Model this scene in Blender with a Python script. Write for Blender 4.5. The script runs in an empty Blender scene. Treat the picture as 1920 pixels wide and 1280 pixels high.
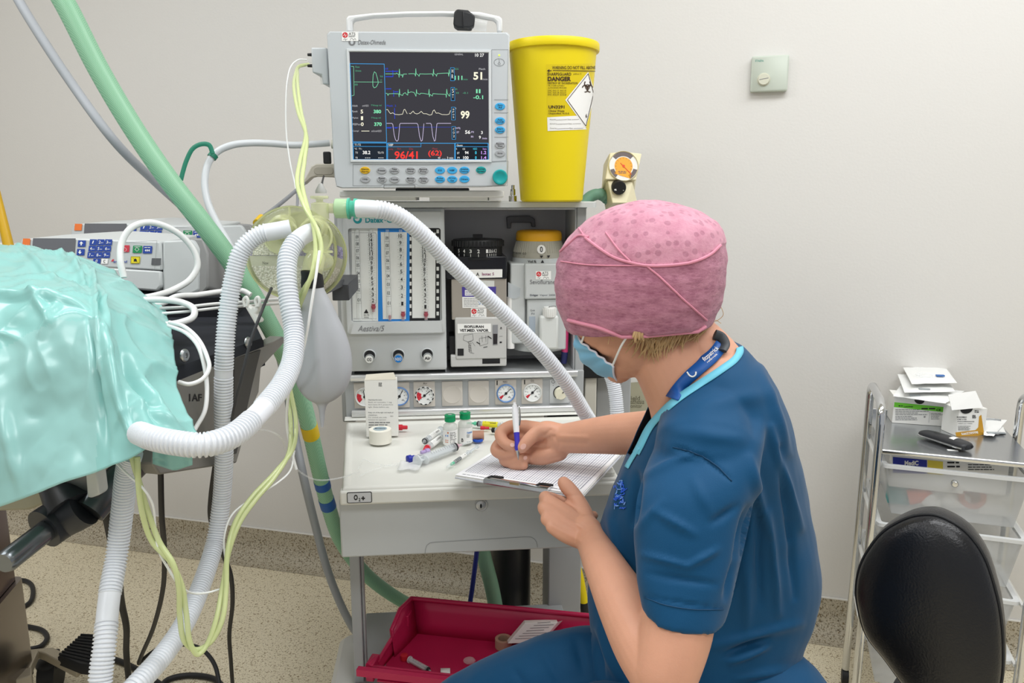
import bpy, bmesh, math, random
from math import sin, cos, pi, radians, sqrt, atan2, hypot
from mathutils import Vector as V, Matrix, noise
random.seed(7)
C = bpy.context.scene.collection
# ------------------------------------------------------------ camera model
FPX = 1442.0; PITCH = radians(10.8); CAM = V((0, 0, 1.42))
_s, _c = sin(PITCH), cos(PITCH)
RT = V((1, 0, 0)); UP = V((0, _s, _c)); FW = V((0, _c, -_s))
def ray(px, py): return RT*((px-960)/FPX) + UP*((640-py)/FPX) + FW
def PY(px, py, y): d = ray(px, py); return CAM + d*(y/d.y)
def PZ(px, py, z): d = ray(px, py); return CAM + d*((z-CAM.z)/d.z)
def PD(px, py, dep): return CAM + ray(px, py)*dep
def PP(px, py, p0, n): d = ray(px, py); return CAM + d*((p0-CAM).dot(n)/d.dot(n))
def proj(p):
    q = p-CAM; w = q.dot(FW); return (960+FPX*q.dot(RT)/w, 640-FPX*q.dot(UP)/w, w)
# ------------------------------------------------------------ materials
def lin(h):
    if isinstance(h, str):
        h = h.lstrip('#'); h = [int(h[i:i+2], 16)/255 for i in (0, 2, 4)]
    return tuple((c/12.92 if c <= .04045 else ((c+.055)/1.055)**2.4) for c in h) + (1,)
_M = {}
def mat(name, color='#cccccc', rough=.5, metal=0, alpha=1, trans=0, ior=1.45, emit=None, estr=1, coat=0, sss=0,
        noise_s=0, noise_a=.1, bump_s=0, bump=0, spec=.5, sheen=0):
    if name in _M: return _M[name]
    m = bpy.data.materials.new(name); m.use_nodes = True
    nt = m.node_tree; b = nt.nodes['Principled BSDF']
    b.inputs['Base Color'].default_value = lin(color)
    b.inputs['Roughness'].default_value = rough
    b.inputs['Metallic'].default_value = metal
    b.inputs['Alpha'].default_value = alpha
    b.inputs['Transmission Weight'].default_value = trans
    b.inputs['IOR'].default_value = ior
    b.inputs['Coat Weight'].default_value = coat
    b.inputs['Specular IOR Level'].default_value = spec
    if sheen: b.inputs['Sheen Weight'].default_value = sheen
    if sss:
        b.inputs['Subsurface Weight'].default_value = sss
        b.inputs['Subsurface Radius'].default_value = (.012, .005, .003)
        b.inputs['Subsurface Scale'].default_value = .5
    if emit:
        b.inputs['Emission Color'].default_value = lin(emit); b.inputs['Emission Strength'].default_value = estr
    if noise_s or bump_s:
        tc = nt.nodes.new('ShaderNodeTexCoord')
    if noise_s:
        n = nt.nodes.new('ShaderNodeTexNoise'); n.inputs['Scale'].default_value = noise_s; n.inputs['Detail'].default_value = 5
        nt.links.new(tc.outputs['Object'], n.inputs['Vector'])
        mx = nt.nodes.new('ShaderNodeMix'); mx.data_type = 'RGBA'
        c = lin(color)
        mx.inputs[6].default_value = tuple(max(0, x*(1-noise_a)) for x in c[:3])+(1,)
        mx.inputs[7].default_value = tuple(min(1, x*(1+noise_a)) for x in c[:3])+(1,)
        nt.links.new(n.outputs['Fac'], mx.inputs[0]); nt.links.new(mx.outputs[2], b.inputs['Base Color'])
    if bump_s:
        n = nt.nodes.new('ShaderNodeTexNoise'); n.inputs['Scale'].default_value = bump_s; n.inputs['Detail'].default_value = 6
        nt.links.new(tc.outputs['Object'], n.inputs['Vector'])
        bp = nt.nodes.new('ShaderNodeBump'); bp.inputs['Strength'].default_value = bump; bp.inputs['Distance'].default_value = .01
        nt.links.new(n.outputs['Fac'], bp.inputs['Height']); nt.links.new(bp.outputs['Normal'], b.inputs['Normal'])
    _M[name] = m
    return m
# ------------------------------------------------------------ frames
class Fr:
    """a flat frame: origin o, unit axes u (right), v (up), n (out)"""
    def __init__(s, o, u, v, n=None):
        s.o = V(o); s.u = V(u).normalized(); s.v = V(v).normalized()
        s.n = V(n).normalized() if n is not None else s.u.cross(s.v).normalized()
    def p(s, a, b, c=0): return s.o + s.u*a + s.v*b + s.n*c
    def px(s, x, y, lift=0):
        q = PP(x, y, s.o + s.n*lift, s.n) - s.o
        return (q.dot(s.u), q.dot(s.v))
    def w(s, x, y, lift=0): return PP(x, y, s.o + s.n*lift, s.n)
    def at(s, a, b, c=0): return Fr(s.p(a, b, c), s.u, s.v, s.n)
def yawfr(o, yaw, tilt=0):
    """vertical frame whose normal faces -Y turned by yaw (deg); tilt>0 leans the top back"""
    a = radians(yaw); t = radians(tilt)
    u = V((cos(a), sin(a), 0)); n0 = V((sin(a), -cos(a), 0)); z = V((0, 0, 1))
    return Fr(o, u, z*cos(t)-n0*sin(t), n0*cos(t)+z*sin(t))
def flat(o, yaw=0):
    a = radians(yaw)
    return Fr(o, (cos(a), sin(a), 0), (-sin(a), cos(a), 0), (0, 0, 1))
# ------------------------------------------------------------ curves
def spline(pts, n=8, closed=False):
    pts = [V(p) for p in pts]; out = []; m = len(pts)
    if m < 3 and not closed:
        return [pts[0].lerp(pts[-1], i/n) for i in range(n+1)]
    rng = range(m if closed else m-1)
    for i in rng:
        if closed: p0, p1, p2, p3 = pts[i-1], pts[i], pts[(i+1) % m], pts[(i+2) % m]
        else:
            p1, p2 = pts[i], pts[i+1]
            p0 = pts[i-1] if i > 0 else p1*2-p2
            p3 = pts[i+2] if i+2 < m else p2*2-p1
        d1 = max((p1-p0).length, 1e-6)**.5; d2 = max((p2-p1).length, 1e-6)**.5; d3 = max((p3-p2).length, 1e-6)**.5
        m1 = ((p1-p0)/d1 - (p2-p0)/(d1+d2) + (p2-p1)/d2)*d2
        m2 = ((p2-p1)/d2 - (p3-p1)/(d2+d3) + (p3-p2)/d3)*d2
        for k in range(n):
            t = k/n; t2 = t*t; t3 = t2*t
            out.append(p1*(2*t3-3*t2+1) + m1*(t3-2*t2+t) + p2*(-2*t3+3*t2) + m2*(t3-t2))
    if not closed: out.append(pts[-1].copy())
    return out
def resample(pts, step):
    L = [0]
    for a, b in zip(pts, pts[1:]): L.append(L[-1]+(b-a).length)
    n = max(2, int(round(L[-1]/step))); out = []; j = 0
    for i in range(n+1):
        s = L[-1]*i/n
        while j < len(L)-2 and L[j+1] < s: j += 1
        d = L[j+1]-L[j]
        out.append(pts[j].lerp(pts[j+1], (s-L[j])/d if d > 1e-9 else 0))
    return out
def rrect(w, h, r, seg=5, cx=0, cy=0):
    """rounded rectangle outline centred on cx,cy, counter-clockwise"""
    r = min(r, w/2-1e-6, h/2-1e-6); out = []
    for (sx, sy, a0) in ((1, 1, 0), (-1, 1, 90), (-1, -1, 180), (1, -1, 270)):
        for k in range(seg+1):
            a = radians(a0+90*k/seg)
            out.append((cx+sx*(w/2-r)+r*cos(a), cy+sy*(h/2-r)+r*sin(a)))
    return out
def circ(r, n=32, cx=0, cy=0, ry=None):
    return [(cx+r*cos(2*pi*k/n), cy+(ry or r)*sin(2*pi*k/n)) for k in range(n)]
# ------------------------------------------------------------ mesh builder
class MB:
    def __init__(s): s.v = []; s.f = []; s.m = []; s.mi = 0
    def add(s, vs, fs):
        b = len(s.v); s.v += [V(p) for p in vs]; s.f += [tuple(b+i for i in f) for f in fs]; s.m += [s.mi]*len(fs); return s
    def box(s, fr, a0, a1, b0, b1, c0, c1):
        vs = [fr.p(a, b, c) for c in (c0, c1) for b in (b0, b1) for a in (a0, a1)]
        return s.add(vs, [(0, 2, 3, 1), (4, 5, 7, 6), (0, 1, 5, 4), (2, 6, 7, 3), (0, 4, 6, 2), (1, 3, 7, 5)])
    def prism(s, fr, poly, c0, c1, inset=0, cap0=True, cap1=True):
        n = len(poly); vs = [fr.p(a, b, c0) for a, b in poly] + [fr.p(a, b, c1-inset) for a, b in poly]
        fs = [(i, (i+1) % n, n+(i+1) % n, n+i) for i in range(n)]
        top = n
        if inset:
            cx = sum(a for a, b in poly)/n; cy = sum(b for a, b in poly)/n
            mx = max(abs(a-cx) for a, b in poly) or 1; my = max(abs(b-cy) for a, b in poly) or 1
            vs += [fr.p(cx+(a-cx)*(1-inset/mx), cy+(b-cy)*(1-inset/my), c1) for a, b in poly]
            fs += [(n+i, n+(i+1) % n, 2*n+(i+1) % n, 2*n+i) for i in range(n)]; top = 2*n
        if cap0: fs.append(tuple(range(n-1, -1, -1)))
        if cap1: fs.append(tuple(top+i for i in range(n)))
        return s.add(vs, fs)
    def pipe(s, pts, rad, seg=12, caps=True, sq=None, twist=0):
        """tube through pts; rad number or list; sq=(u,v scales) for oval sections"""
        pts = [V(p) for p in pts]; n = len(pts)
        R = rad if isinstance(rad, (list, tuple)) else [rad]*n
        t = (pts[1]-pts[0]).normalized()
        ref = V((0, 0, 1)) if abs(t.z) < .9 else V((1, 0, 0))
        nn = (ref - t*ref.dot(t)).normalized(); vs = []
        for i in range(n):
            a = pts[max(i-1, 0)]; b = pts[min(i+1, n-1)]
            t = (b-a).normalized() if (b-a).length > 1e-9 else t
            nn = (nn - t*nn.dot(t)).normalized(); bb = t.cross(nn)
            for k in range(seg):
                an = 2*pi*k/seg+twist
                vs.append(pts[i] + nn*(R[i]*cos(an)*(sq[0] if sq else 1)) + bb*(R[i]*sin(an)*(sq[1] if sq else 1)))
        fs = [(i*seg+k, i*seg+(k+1) % seg, (i+1)*seg+(k+1) % seg, (i+1)*seg+k) for i in range(n-1) for k in range(seg)]
        if caps: fs += [tuple(range(seg-1, -1, -1)), tuple((n-1)*seg+k for k in range(seg))]
        return s.add(vs, fs)
    def cyl(s, p0, p1, r0, r1=None, seg=24): return s.pipe([p0, p1], [r0, r0 if r1 is None else r1], seg)
    def lathe(s, o, axis, prof, seg=32, ref=None, sq=1):
        """prof: list of (radius, height along axis); sq scales the second radial axis"""
        ax = V(axis).normalized(); r = V(ref) if ref is not None else (V((0, 0, 1)) if abs(ax.z) < .9 else V((1, 0, 0)))
        a = (r-ax*r.dot(ax)).normalized(); b = ax.cross(a); o = V(o); vs = []; n = len(prof)
        for (rr, h) in prof:
            rr = max(rr, 1e-5)
            for k in range(seg):
                t = 2*pi*k/seg; vs.append(o+ax*h+a*(rr*cos(t))+b*(rr*sin(t)*sq))
        fs = [(i*seg+k, i*seg+(k+1) % seg, (i+1)*seg+(k+1) % seg, (i+1)*seg+k) for i in range(n-1) for k in range(seg)]
        fs += [tuple(range(seg-1, -1, -1)), tuple((n-1)*seg+k for k in range(seg))]
        return s.add(vs, fs)
    def ball(s, o, r, seg=16, rings=10, sc=(1, 1, 1)):
        vs = []; fs = []
        for i in range(rings+1):
            th = pi*i/rings
            for k in range(seg):
                ph = 2*pi*k/seg; vs.append(V(o)+V((r*sc[0]*sin(th)*cos(ph), r*sc[1]*sin(th)*sin(ph), r*sc[2]*cos(th))))
        fs = [(i*seg+k, (i+1)*seg+k, (i+1)*seg+(k+1) % seg, i*seg+(k+1) % seg) for i in range(rings) for k in range(seg)]
        return s.add(vs, fs)
    def loft(s, rings, caps=True, closed=True):
        m = len(rings[0]); vs = [p for r in rings for p in r]
        fs = [(i*m+k, i*m+(k+1) % m, (i+1)*m+(k+1) % m, (i+1)*m+k) for i in range(len(rings)-1) for k in range(m if closed else m-1)]
        if caps and closed: fs += [tuple(range(m-1, -1, -1)), tuple((len(rings)-1)*m+k for k in range(m))]
        return s.add(vs, fs)
    def grid(s, P):
        """P[i][j] points -> open surface"""
        h, w = len(P), len(P[0])
        return s.add([p for r in P for p in r], [(i*w+j, i*w+j+1, (i+1)*w+j+1, (i+1)*w+j) for i in range(h-1) for j in range(w-1)])
    # marks on a frame, in photograph pixels (found where the sight line meets the frame's plane)
    def strip(s, fr, pts, wid, lift=.0004, pix=True, closed=False, th=.0002):
        q = [V(fr.px(x, y) if pix else (x, y)).to_2d() if False else V((*(fr.px(x, y) if pix else (x, y)), 0)) for x, y in pts]
        n = len(q)
        prs = [(q[i], q[(i+1) % n]) for i in range(n if closed else n-1)]
        for a, b in prs:
            d = b-a
            if d.length < 1e-9: continue
            d.normalize(); e = V((-d.y, d.x, 0))*wid/2; a2 = a-d*wid*.3; b2 = b+d*wid*.3
            vs = [a2-e, b2-e, b2+e, a2+e]
            s.add([fr.p(p.x, p.y, lift) for p in vs], [(0, 1, 2, 3)])
        return s
    def poly(s, fr, pts, lift=.0004, pix=True):
        q = [fr.px(x, y) if pix else (x, y) for x, y in pts]
        ar = sum(q[i][0]*q[(i+1) % len(q)][1]-q[(i+1) % len(q)][0]*q[i][1] for i in range(len(q)))
        if ar < 0: q.reverse()
        return s.add([fr.p(a, b, lift) for a, b in q], [tuple(range(len(q)))])
    def text(s, fr, txt, x0, y0, x1, y1, lift=.0005, bold=0, pix=True, shear=0, bend=None):
        """txt fills the box: (x0,y0) upper-left, (x1,y1) lower-right"""
        vs, fs = textmesh(txt, bold, shear)
        if not vs: return s
        ax = min(p.x for p in vs); bx = max(p.x for p in vs); ay = min(p.y for p in vs); by = max(p.y for p in vs)
        if pix:
            A = V((*fr.px(x0, y1), 0)); B = V((*fr.px(x1, y1), 0)); D = V((*fr.px(x0, y0), 0))
        else: A = V((x0, y1, 0)); B = V((x1, y1, 0)); D = V((x0, y0, 0))
        out = []
        for p in vs:
            q = A + (B-A)*((p.x-ax)/max(bx-ax, 1e-6)) + (D-A)*((p.y-ay)/max(by-ay, 1e-6))
            out.append(bend(q.x, q.y, lift) if bend else fr.p(q.x, q.y, lift))
        return s.add(out, fs)
    def greek(s, fr, x0, y0, x1, y1, rows, th=.35, lift=.0004, pix=True, seed=1, gap=.25, bend=None):
        """small unreadable print: rows of short word-like dashes"""
        rg = random.Random(seed)
        for i in range(rows):
            y = y0+(y1-y0)*(i+.5)/rows; h = (y1-y0)/rows*th; x = x0
            xe = x0+(x1-x0)*(rg.uniform(.65, 1) if rows > 1 else 1)
            while x < xe:
                w = (y1-y0)/rows*rg.uniform(.8, 2.6); w = min(abs(w), abs(xe-x))
                if w < abs(h)*.3: break
                c = [(x, y+h/2), (x+w, y+h/2), (x+w, y-h/2), (x, y-h/2)]
                if bend:
                    s.add([bend(a, b, lift) for a, b in c], [(0, 1, 2, 3)])
                else: s.poly(fr, c, lift, pix)
                x += w+abs(h)*gap*3
        return s
    def build(s, name, mats, parent=None, smooth=True, bevel=0, bseg=2, sub=0, angle=40, world_origin=False, solid=0):
        me = bpy.data.meshes.new(name)
        lo = V((1e9,)*3); hi = -lo
        for p in s.v:
            for i in range(3): lo[i] = min(lo[i], p[i]); hi[i] = max(hi[i], p[i])
        c = V(((lo.x+hi.x)/2, (lo.y+hi.y)/2, lo.z))
        me.from_pydata([tuple(p-c) for p in s.v], [], s.f)
        ml = mats if isinstance(mats, (list, tuple)) else [mats]
        for m in ml: me.materials.append(m)
        me.polygons.foreach_set('material_index', s.m)
        if smooth:
            me.polygons.foreach_set('use_smooth', [True]*len(me.polygons))
            me.set_sharp_from_angle(angle=radians(angle))
        me.update()
        o = bpy.data.objects.new(name, me); C.objects.link(o); o.location = c
        WL[o.name] = c
        if parent: attach(o, parent)
        if solid:
            md = o.modifiers.new('solid', 'SOLIDIFY'); md.thickness = solid; md.offset = -1
        if bevel:
            md = o.modifiers.new('bevel', 'BEVEL'); md.width = bevel; md.segments = bseg; md.limit_method = 'ANGLE'; md.angle_limit = radians(40)
            md.harden_normals = False
        if sub:
            md = o.modifiers.new('sub', 'SUBSURF'); md.levels = sub; md.render_levels = sub
        return o
WL = {}
def attach(o, parent):
    o.parent = parent; o.matrix_parent_inverse = Matrix.Translation(-WL[parent.name])
def thing(name, label, cat, loc, group=None):
    o = bpy.data.objects.new(name, None); C.objects.link(o); o.location = V(loc); WL[o.name] = V(loc)
    o.empty_display_size = .05
    return tag(o, label, cat, group)
def tag(o, label, cat, group=None):
    o['label'] = label; o['category'] = cat
    if group: o['group'] = group
    return o
def struct(o): o['kind'] = 'structure'; return o
_TX = {}
def textmesh(txt, bold=0, shear=0):
    k = (txt, bold, shear)
    if k in _TX: return _TX[k]
    cu = bpy.data.curves.new('t', 'FONT'); cu.body = txt; cu.size = 1; cu.resolution_u = 3; cu.offset = bold; cu.shear = shear
    o = bpy.data.objects.new('t', cu); C.objects.link(o)
    dg = bpy.context.evaluated_depsgraph_get(); me = bpy.data.meshes.new_from_object(o.evaluated_get(dg))
    vs = [v.co.copy() for v in me.vertices]; fs = [tuple(p.vertices) for p in me.polygons]
    bpy.data.objects.remove(o); bpy.data.curves.remove(cu); bpy.data.meshes.remove(me)
    _TX[k] = (vs, fs)
    return _TX[k]
def voxel(mb, size, smooth_it=6, smooth_f=.5, fn=None):
    """fuse a builder's closed pieces into one continuous skin; returns a new builder"""
    me = bpy.data.meshes.new('v'); me.from_pydata([tuple(p) for p in mb.v], [], mb.f); me.update()
    bm = bmesh.new(); bm.from_mesh(me); bmesh.ops.recalc_face_normals(bm, faces=bm.faces); bm.to_mesh(me); bm.free()
    o = bpy.data.objects.new('v', me); C.objects.link(o)
    md = o.modifiers.new('r', 'REMESH'); md.mode = 'VOXEL'; md.voxel_size = size
    if smooth_it:
        sm = o.modifiers.new('s', 'SMOOTH'); sm.iterations = smooth_it; sm.factor = smooth_f
    dg = bpy.context.evaluated_depsgraph_get(); m2 = bpy.data.meshes.new_from_object(o.evaluated_get(dg))
    out = MB()
    vs = [v.co.copy() for v in m2.vertices]
    if fn:
        vs = [fn(p, v.normal.copy()) for p, v in zip(vs, m2.vertices)]
    out.add(vs, [tuple(p.vertices) for p in m2.polygons])
    bpy.data.objects.remove(o); bpy.data.meshes.remove(me); bpy.data.meshes.remove(m2)
    return out
# ============================================================ the room
WYAW = -14.7
WF = yawfr((0, 2.585, 0), WYAW)           # plane of the back wall, seen from the camera
def speckle(name, base, dark, light, scale=210):
    m = bpy.data.materials.new(name); m.use_nodes = True; nt = m.node_tree; b = nt.nodes['Principled BSDF']
    tc = nt.nodes.new('ShaderNodeTexCoord')
    n1 = nt.nodes.new('ShaderNodeTexNoise'); n1.inputs['Scale'].default_value = scale; n1.inputs['Detail'].default_value = 3
    n2 = nt.nodes.new('ShaderNodeTexNoise'); n2.inputs['Scale'].default_value = scale*.62; n2.inputs['Detail'].default_value = 2
    n3 = nt.nodes.new('ShaderNodeTexNoise'); n3.inputs['Scale'].default_value = 5; n3.inputs['Detail'].default_value = 4
    mp = nt.nodes.new('ShaderNodeMapping'); mp.inputs['Location'].default_value = (3.1, 7.7, 1.3)
    nt.links.new(tc.outputs['Object'], n1.inputs['Vector']); nt.links.new(tc.outputs['Object'], mp.inputs['Vector'])
    nt.links.new(mp.outputs['Vector'], n2.inputs['Vector']); nt.links.new(tc.outputs['Object'], n3.inputs['Vector'])
    r1 = nt.nodes.new('ShaderNodeValToRGB'); e = r1.color_ramp.elements
    e[0].position = .34; e[0].color = lin(dark); e[1].position = .46; e[1].color = lin(base)
    x = e.new(.62); x.color = lin(base); x = e.new(.74); x.color = lin(light)
    nt.links.new(n1.outputs['Fac'], r1.inputs['Fac'])
    r2 = nt.nodes.new('ShaderNodeValToRGB'); r2.color_ramp.elements[0].position = .33; r2.color_ramp.elements[1].position = .43
    r2.color_ramp.elements[0].color = lin('#9c8a68')[:3]+(1,); r2.color_ramp.elements[1].color = (1, 1, 1, 1)
    nt.links.new(n2.outputs['Fac'], r2.inputs['Fac'])
    mu = nt.nodes.new('ShaderNodeMix'); mu.data_type = 'RGBA'; mu.blend_type = 'MULTIPLY'; mu.inputs[0].default_value = .85
    nt.links.new(r1.outputs['Color'], mu.inputs[6]); nt.links.new(r2.outputs['Color'], mu.inputs[7])
    nt.links.new(mu.outputs[2], b.inputs['Base Color'])
    rr = nt.nodes.new('ShaderNodeMapRange'); rr.inputs[3].default_value = .38; rr.inputs[4].default_value = .6
    nt.links.new(n3.outputs['Fac'], rr.inputs[0]); nt.links.new(rr.outputs[0], b.inputs['Roughness'])
    b.inputs['Specular IOR Level'].default_value = .35
    return m
m_floor = speckle('vinyl_floor', '#e8dec4', '#b3a27e', '#f2ecda', 260)
m_skirt = speckle('vinyl_skirting', '#b9b09c', '#6a6250', '#d6cfbd', 220)
m_wall = mat('wall_paint', '#dcdad6', .55, bump_s=140, bump=.05, spec=.3)
m_trim = mat('trim_white', '#ecebe8', .4)
mb = MB(); mb.box(WF, -8, 3.6, 0, 3.0, -.1, 0)
struct(mb.build('wall_back', m_wall, smooth=False))
mb = MB(); mb.add([(-9, -2.5, 0), (4.5, -2.5, 0), (4.5, 5, 0), (-9, 5, 0), (-9, -2.5, -.05), (4.5, -2.5, -.05), (4.5, 5, -.05), (-9, 5, -.05)],
                  [(0, 1, 2, 3), (7, 6, 5, 4), (0, 4, 5, 1), (1, 5, 6, 2), (2, 6, 7, 3), (3, 7, 4, 0)])
struct(mb.build('floor', m_floor, smooth=False))
# coved vinyl skirting with its white sealant line
mb = MB(); R = .075; prof = [(0.001, .125), (.004, .125), (.004, R)] + [(.004+R-R*cos(t), R-R*sin(t)) for t in [radians(15*k) for k in range(1, 6)]] + [(.004+R, .001), (.001, .001)]
mb.loft([[WF.p(a, z, c) for c, z in prof] for a in (-8, 3.6)]); struct(mb.build('baseboard_back', m_skirt, angle=35))
mb = MB(); mb.box(WF, -8, 3.6, .125, .130, .001, .005); struct(mb.build('trim_1', m_trim, smooth=False))
# ceiling with lamp panels, above the frame
m_ceil = mat('ceiling_white', '#eceae6', .8)
mb = MB(); mb.add([(-9, -2.5, 3.0), (4.5, -2.5, 3.0), (4.5, 5, 3.0), (-9, 5, 3.0)], [(3, 2, 1, 0)])
struct(mb.build('ceiling', m_ceil, smooth=False))
def area(name, loc, sx, sy, power, rot=(0, 0, 0), colr=(1, .985, .955)):
    l = bpy.data.lights.new(name, 'AREA'); l.shape = 'RECTANGLE'; l.size = sx; l.size_y = sy; l.energy = power; l.color = colr
    o = bpy.data.objects.new(name, l); C.objects.link(o); o.location = loc; o.rotation_euler = rot; return o
for i, (x, y, p) in enumerate([(-1.7, 1.35, 38), (.55, 1.1, 38), (1.9, 1.2, 26), (-1.6, -.4, 34), (.7, -.5, 34)]):
    area('ceiling_light_panel', (x, y, 2.97), 1.2, .6, p*.62, colr=(.955, .975, 1))
w = bpy.data.worlds.new('room_light'); bpy.context.scene.world = w; w.use_nodes = True
w.node_tree.nodes['Background'].inputs[0].default_value = (.97, .985, 1, 1); w.node_tree.nodes['Background'].inputs[1].default_value = .42
# ------------------------------------------------------------ camera
cam = bpy.data.cameras.new('camera'); cam.sensor_width = 36; cam.lens = FPX/1920*36; cam.clip_start = .02
co = bpy.data.objects.new('camera', cam); C.objects.link(co); co.location = CAM; co.rotation_euler = (pi/2-PITCH, 0, 0)
sc = bpy.context.scene; sc.camera = co
sc.view_settings.view_transform = 'Standard'; sc.view_settings.look = 'None'; sc.view_settings.gamma = 1; sc.view_settings.exposure = .18
sc.view_settings.use_curve_mapping = False
sc.cycles.use_denoising = True; sc.cycles.max_bounces = 10; sc.cycles.transparent_max_bounces = 16
# shared materials
m_grey = mat('plastic_light_grey', '#c3c6c6', .45)
m_grey2 = mat('plastic_mid_grey', '#a6a9aa', .5)
m_dgrey = mat('plastic_dark_grey', '#5a5c5f', .55)
m_white = mat('plastic_white', '#e4e4e0', .4)
m_off = mat('plastic_offwhite', '#dfdfd8', .42, noise_s=14, noise_a=.03)
m_black = mat('plastic_black', '#17181a', .45)
m_rub = mat('rubber_black', '#1d1e20', .6)
m_chrome = mat('chrome', '#d6d8da', .14, 1)
m_steel = mat('brushed_steel', '#b9bbbd', .32, 1)
m_ink = mat('ink_black', '#1b1b1d', .6)
m_inkg = mat('ink_grey', '#77787a', .6)
m_paper = mat('paper_white', '#f1f1ee', .7)
m_card = mat('card_white', '#ecebe6', .6)
m_red = mat('red_plastic', '#d02a3a', .4)
m_blue = mat('blue_plastic', '#1c7fd0', .4)
m_navy = mat('navy_plastic', '#23309a', .4)
m_teal = mat('teal_ink', '#178a8f', .5)
def clear(name, color='#ffffff', a=.2, rough=.08):
    return mat(name, color, rough, 0, a, spec=.6)
m_clear = clear('clear_plastic', '#eef2f2', .22)
m_glass = clear('clear_glass', '#e6efee', .16, .03)
# ============================================================ anaesthesia machine
MO = V((-.4144, 1.919, 0)); MYAW = 5.5
MB0 = yawfr(MO, MYAW)
def MF(c): return MB0.at(0, 0, c)
am = thing('anaesthesia_machine', 'tall light grey anaesthesia machine with flowmeters, gauges, white worktop and drawer, behind the seated person', 'anaesthesia machine', MB0.p(.28, 0, .1))
F0 = MF(0); a0, _ = F0.px(634, 600); a1, _ = F0.px(1096, 600)
zs, _z = F0.px(0, 0)[1], 0
zt = MF(.02).px(880, 389)[1]              # underside of the top shelf
zb = F0.px(700, 712)[1]                   # top of the gauge rail
zw = .85
# cabinet carcass: two side cheeks, back, floor of the bay
mb = MB(); ai0 = F0.px(660, 600)[0]
mb.prism(F0.at(0, 0, 0), rrect(a0*0+ (ai0-a0), zt-zw+.02, .004, 2, (a0+ai0)/2, (zt+zw)/2), -.34, 0, .006)
ar0 = F0.px(1079, 600)[0]
mb.build('side_cheek', m_grey2, am, bevel=.003); mb = MB(); mb.box(F0, ar0, a1, zw, zt, -.34, .0)
mb.build('side_cheek', m_grey2, am, bevel=.003)
ab0 = F0.px(833, 600)[0]
mb = MB(); mb.box(F0, ai0, a1-.002, zw, zt, -.36, -.34); mb.build('back_panel', m_grey2, am, smooth=False)
m_bay = mat('bay_grey', '#b4b6b9', .55)
mb = MB(); mb.box(F0, ab0, ar0, zb, zt, -.17, -.155); mb.box(F0, ar0-.004, ar0-.0005, zb, zt, -.155, -.004); mb.box(F0, ab0, ab0+.004, zb, zt, -.155, -.004)
mb.box(F0, ab0+.004, ar0-.004, zb-.004, zb+.008, -.155, -.006)
mb.box(F0, ab0+.004, ar0-.004, zt-.006, zt-.001, -.155, -.006); mb.build('vaporizer_bay', m_bay, am, bevel=.001)
mb = MB(); BK = MF(-.152); hk = [(949, 407), (956, 405), (992, 404), (1002, 410), (1003, 425), (996, 425), (995, 417), (958, 417), (957, 428), (951, 428)]
mb.prism(BK, [BK.px(*p) for p in hk][::-1], 0, .012); mb.build('bay_handle', mat('bay_handle_grey', '#606266', .5), am, bevel=.002)
# chrome mounting bar the vaporizers hang on
mb = MB(); q0 = MF(-.1).w(842, 655); q1 = MF(-.1).w(1074, 650); mb.box(MF(-.1), ab0+.004, ar0-.004, zb+.03, zb+.055, -.05, -.02); mb.build('vaporizer_rail', m_grey2, am, bevel=.002)
# top shelf
SF = MF(.035); sx0, sz1 = SF.px(634, 377.5); sx1, _ = SF.px(1120, 377.5); sz0 = SF.px(880, 389)[1]; ztop = SF.px(880, 378)[1]
mb = MB(); mb.prism(flat(F0.p((sx0+sx1)/2, ztop, -.16), MYAW), rrect(sx1-sx0, .39, .012, 4), -(ztop-sz0), 0, .002)
mb.build('top_shelf', mat('shelf_grey', '#c9cccb', .4), am)
# flowmeter block
FF = MF(.022)
fx0, fz0 = FF.px(644, 697); fx1, fz1 = FF.px(833, 390)
mb = MB(); mb.prism(F0, rrect(fx1-fx0, fz1-fz0, .006, 3, (fx0+fx1)/2, (fz0+fz1)/2), -.1, .022, .004)
blk = mb.build('flowmeter_block', m_grey, am)
bx0, bz0 = FF.px(652, 626); bx1, bz1 = FF.px(832, 396)
wx0, wz0 = FF.px(660, 603); wx1, wz1 = FF.px(826, 427)
mb = MB(); out = rrect(bx1-bx0, bz1-bz0, .008, 4, (bx0+bx1)/2, (bz0+bz1)/2); inn = rrect(wx1-wx0, wz1-wz0, .006, 4, (wx0+wx1)/2, (wz0+wz1)/2)
mb.loft([[FF.p(a, b, .0005) for a, b in out], [FF.p(a, b, .009) for a, b in out], [FF.p(a, b, .011) for a, b in [(x+(.002 if x < (bx0+bx1)/2 else -.002), y+(.002 if y < (bz0+bz1)/2 else -.002)) for x, y in out]],
         [FF.p(a, b, .011) for a, b in inn], [FF.p(a, b, .0015) for a, b in inn]], caps=False)
mb.build('window_bezel', m_grey, am)
mb = MB()
FI = MF(.0228)
mb.mi = 0; mb.poly(FI, [(659, 426), (708, 426), (709, 602), (661, 602)])
mb.mi = 1; mb.poly(FI, [(708, 426), (768, 426), (768, 602), (709, 602)])
mb.mi = 2; mb.poly(FI, [(768, 426), (826, 426), (825, 602), (768, 602)])
mb.mi = 0; mb.poly(FI, [(714, 435), (763, 435), (761, 598), (718, 598)], .0008); mb.poly(FI, [(772, 436), (817, 436), (816, 596), (773, 596)], .0008)
for i in range(12):
    y = 430+i*14
    mb.poly(FI, [(768, y), (771.5, y), (771.5, y+7), (768, y+7)], .0009); mb.poly(FI, [(818.5, y), (823, y), (823, y+7), (818.5, y+7)], .0009)
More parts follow.
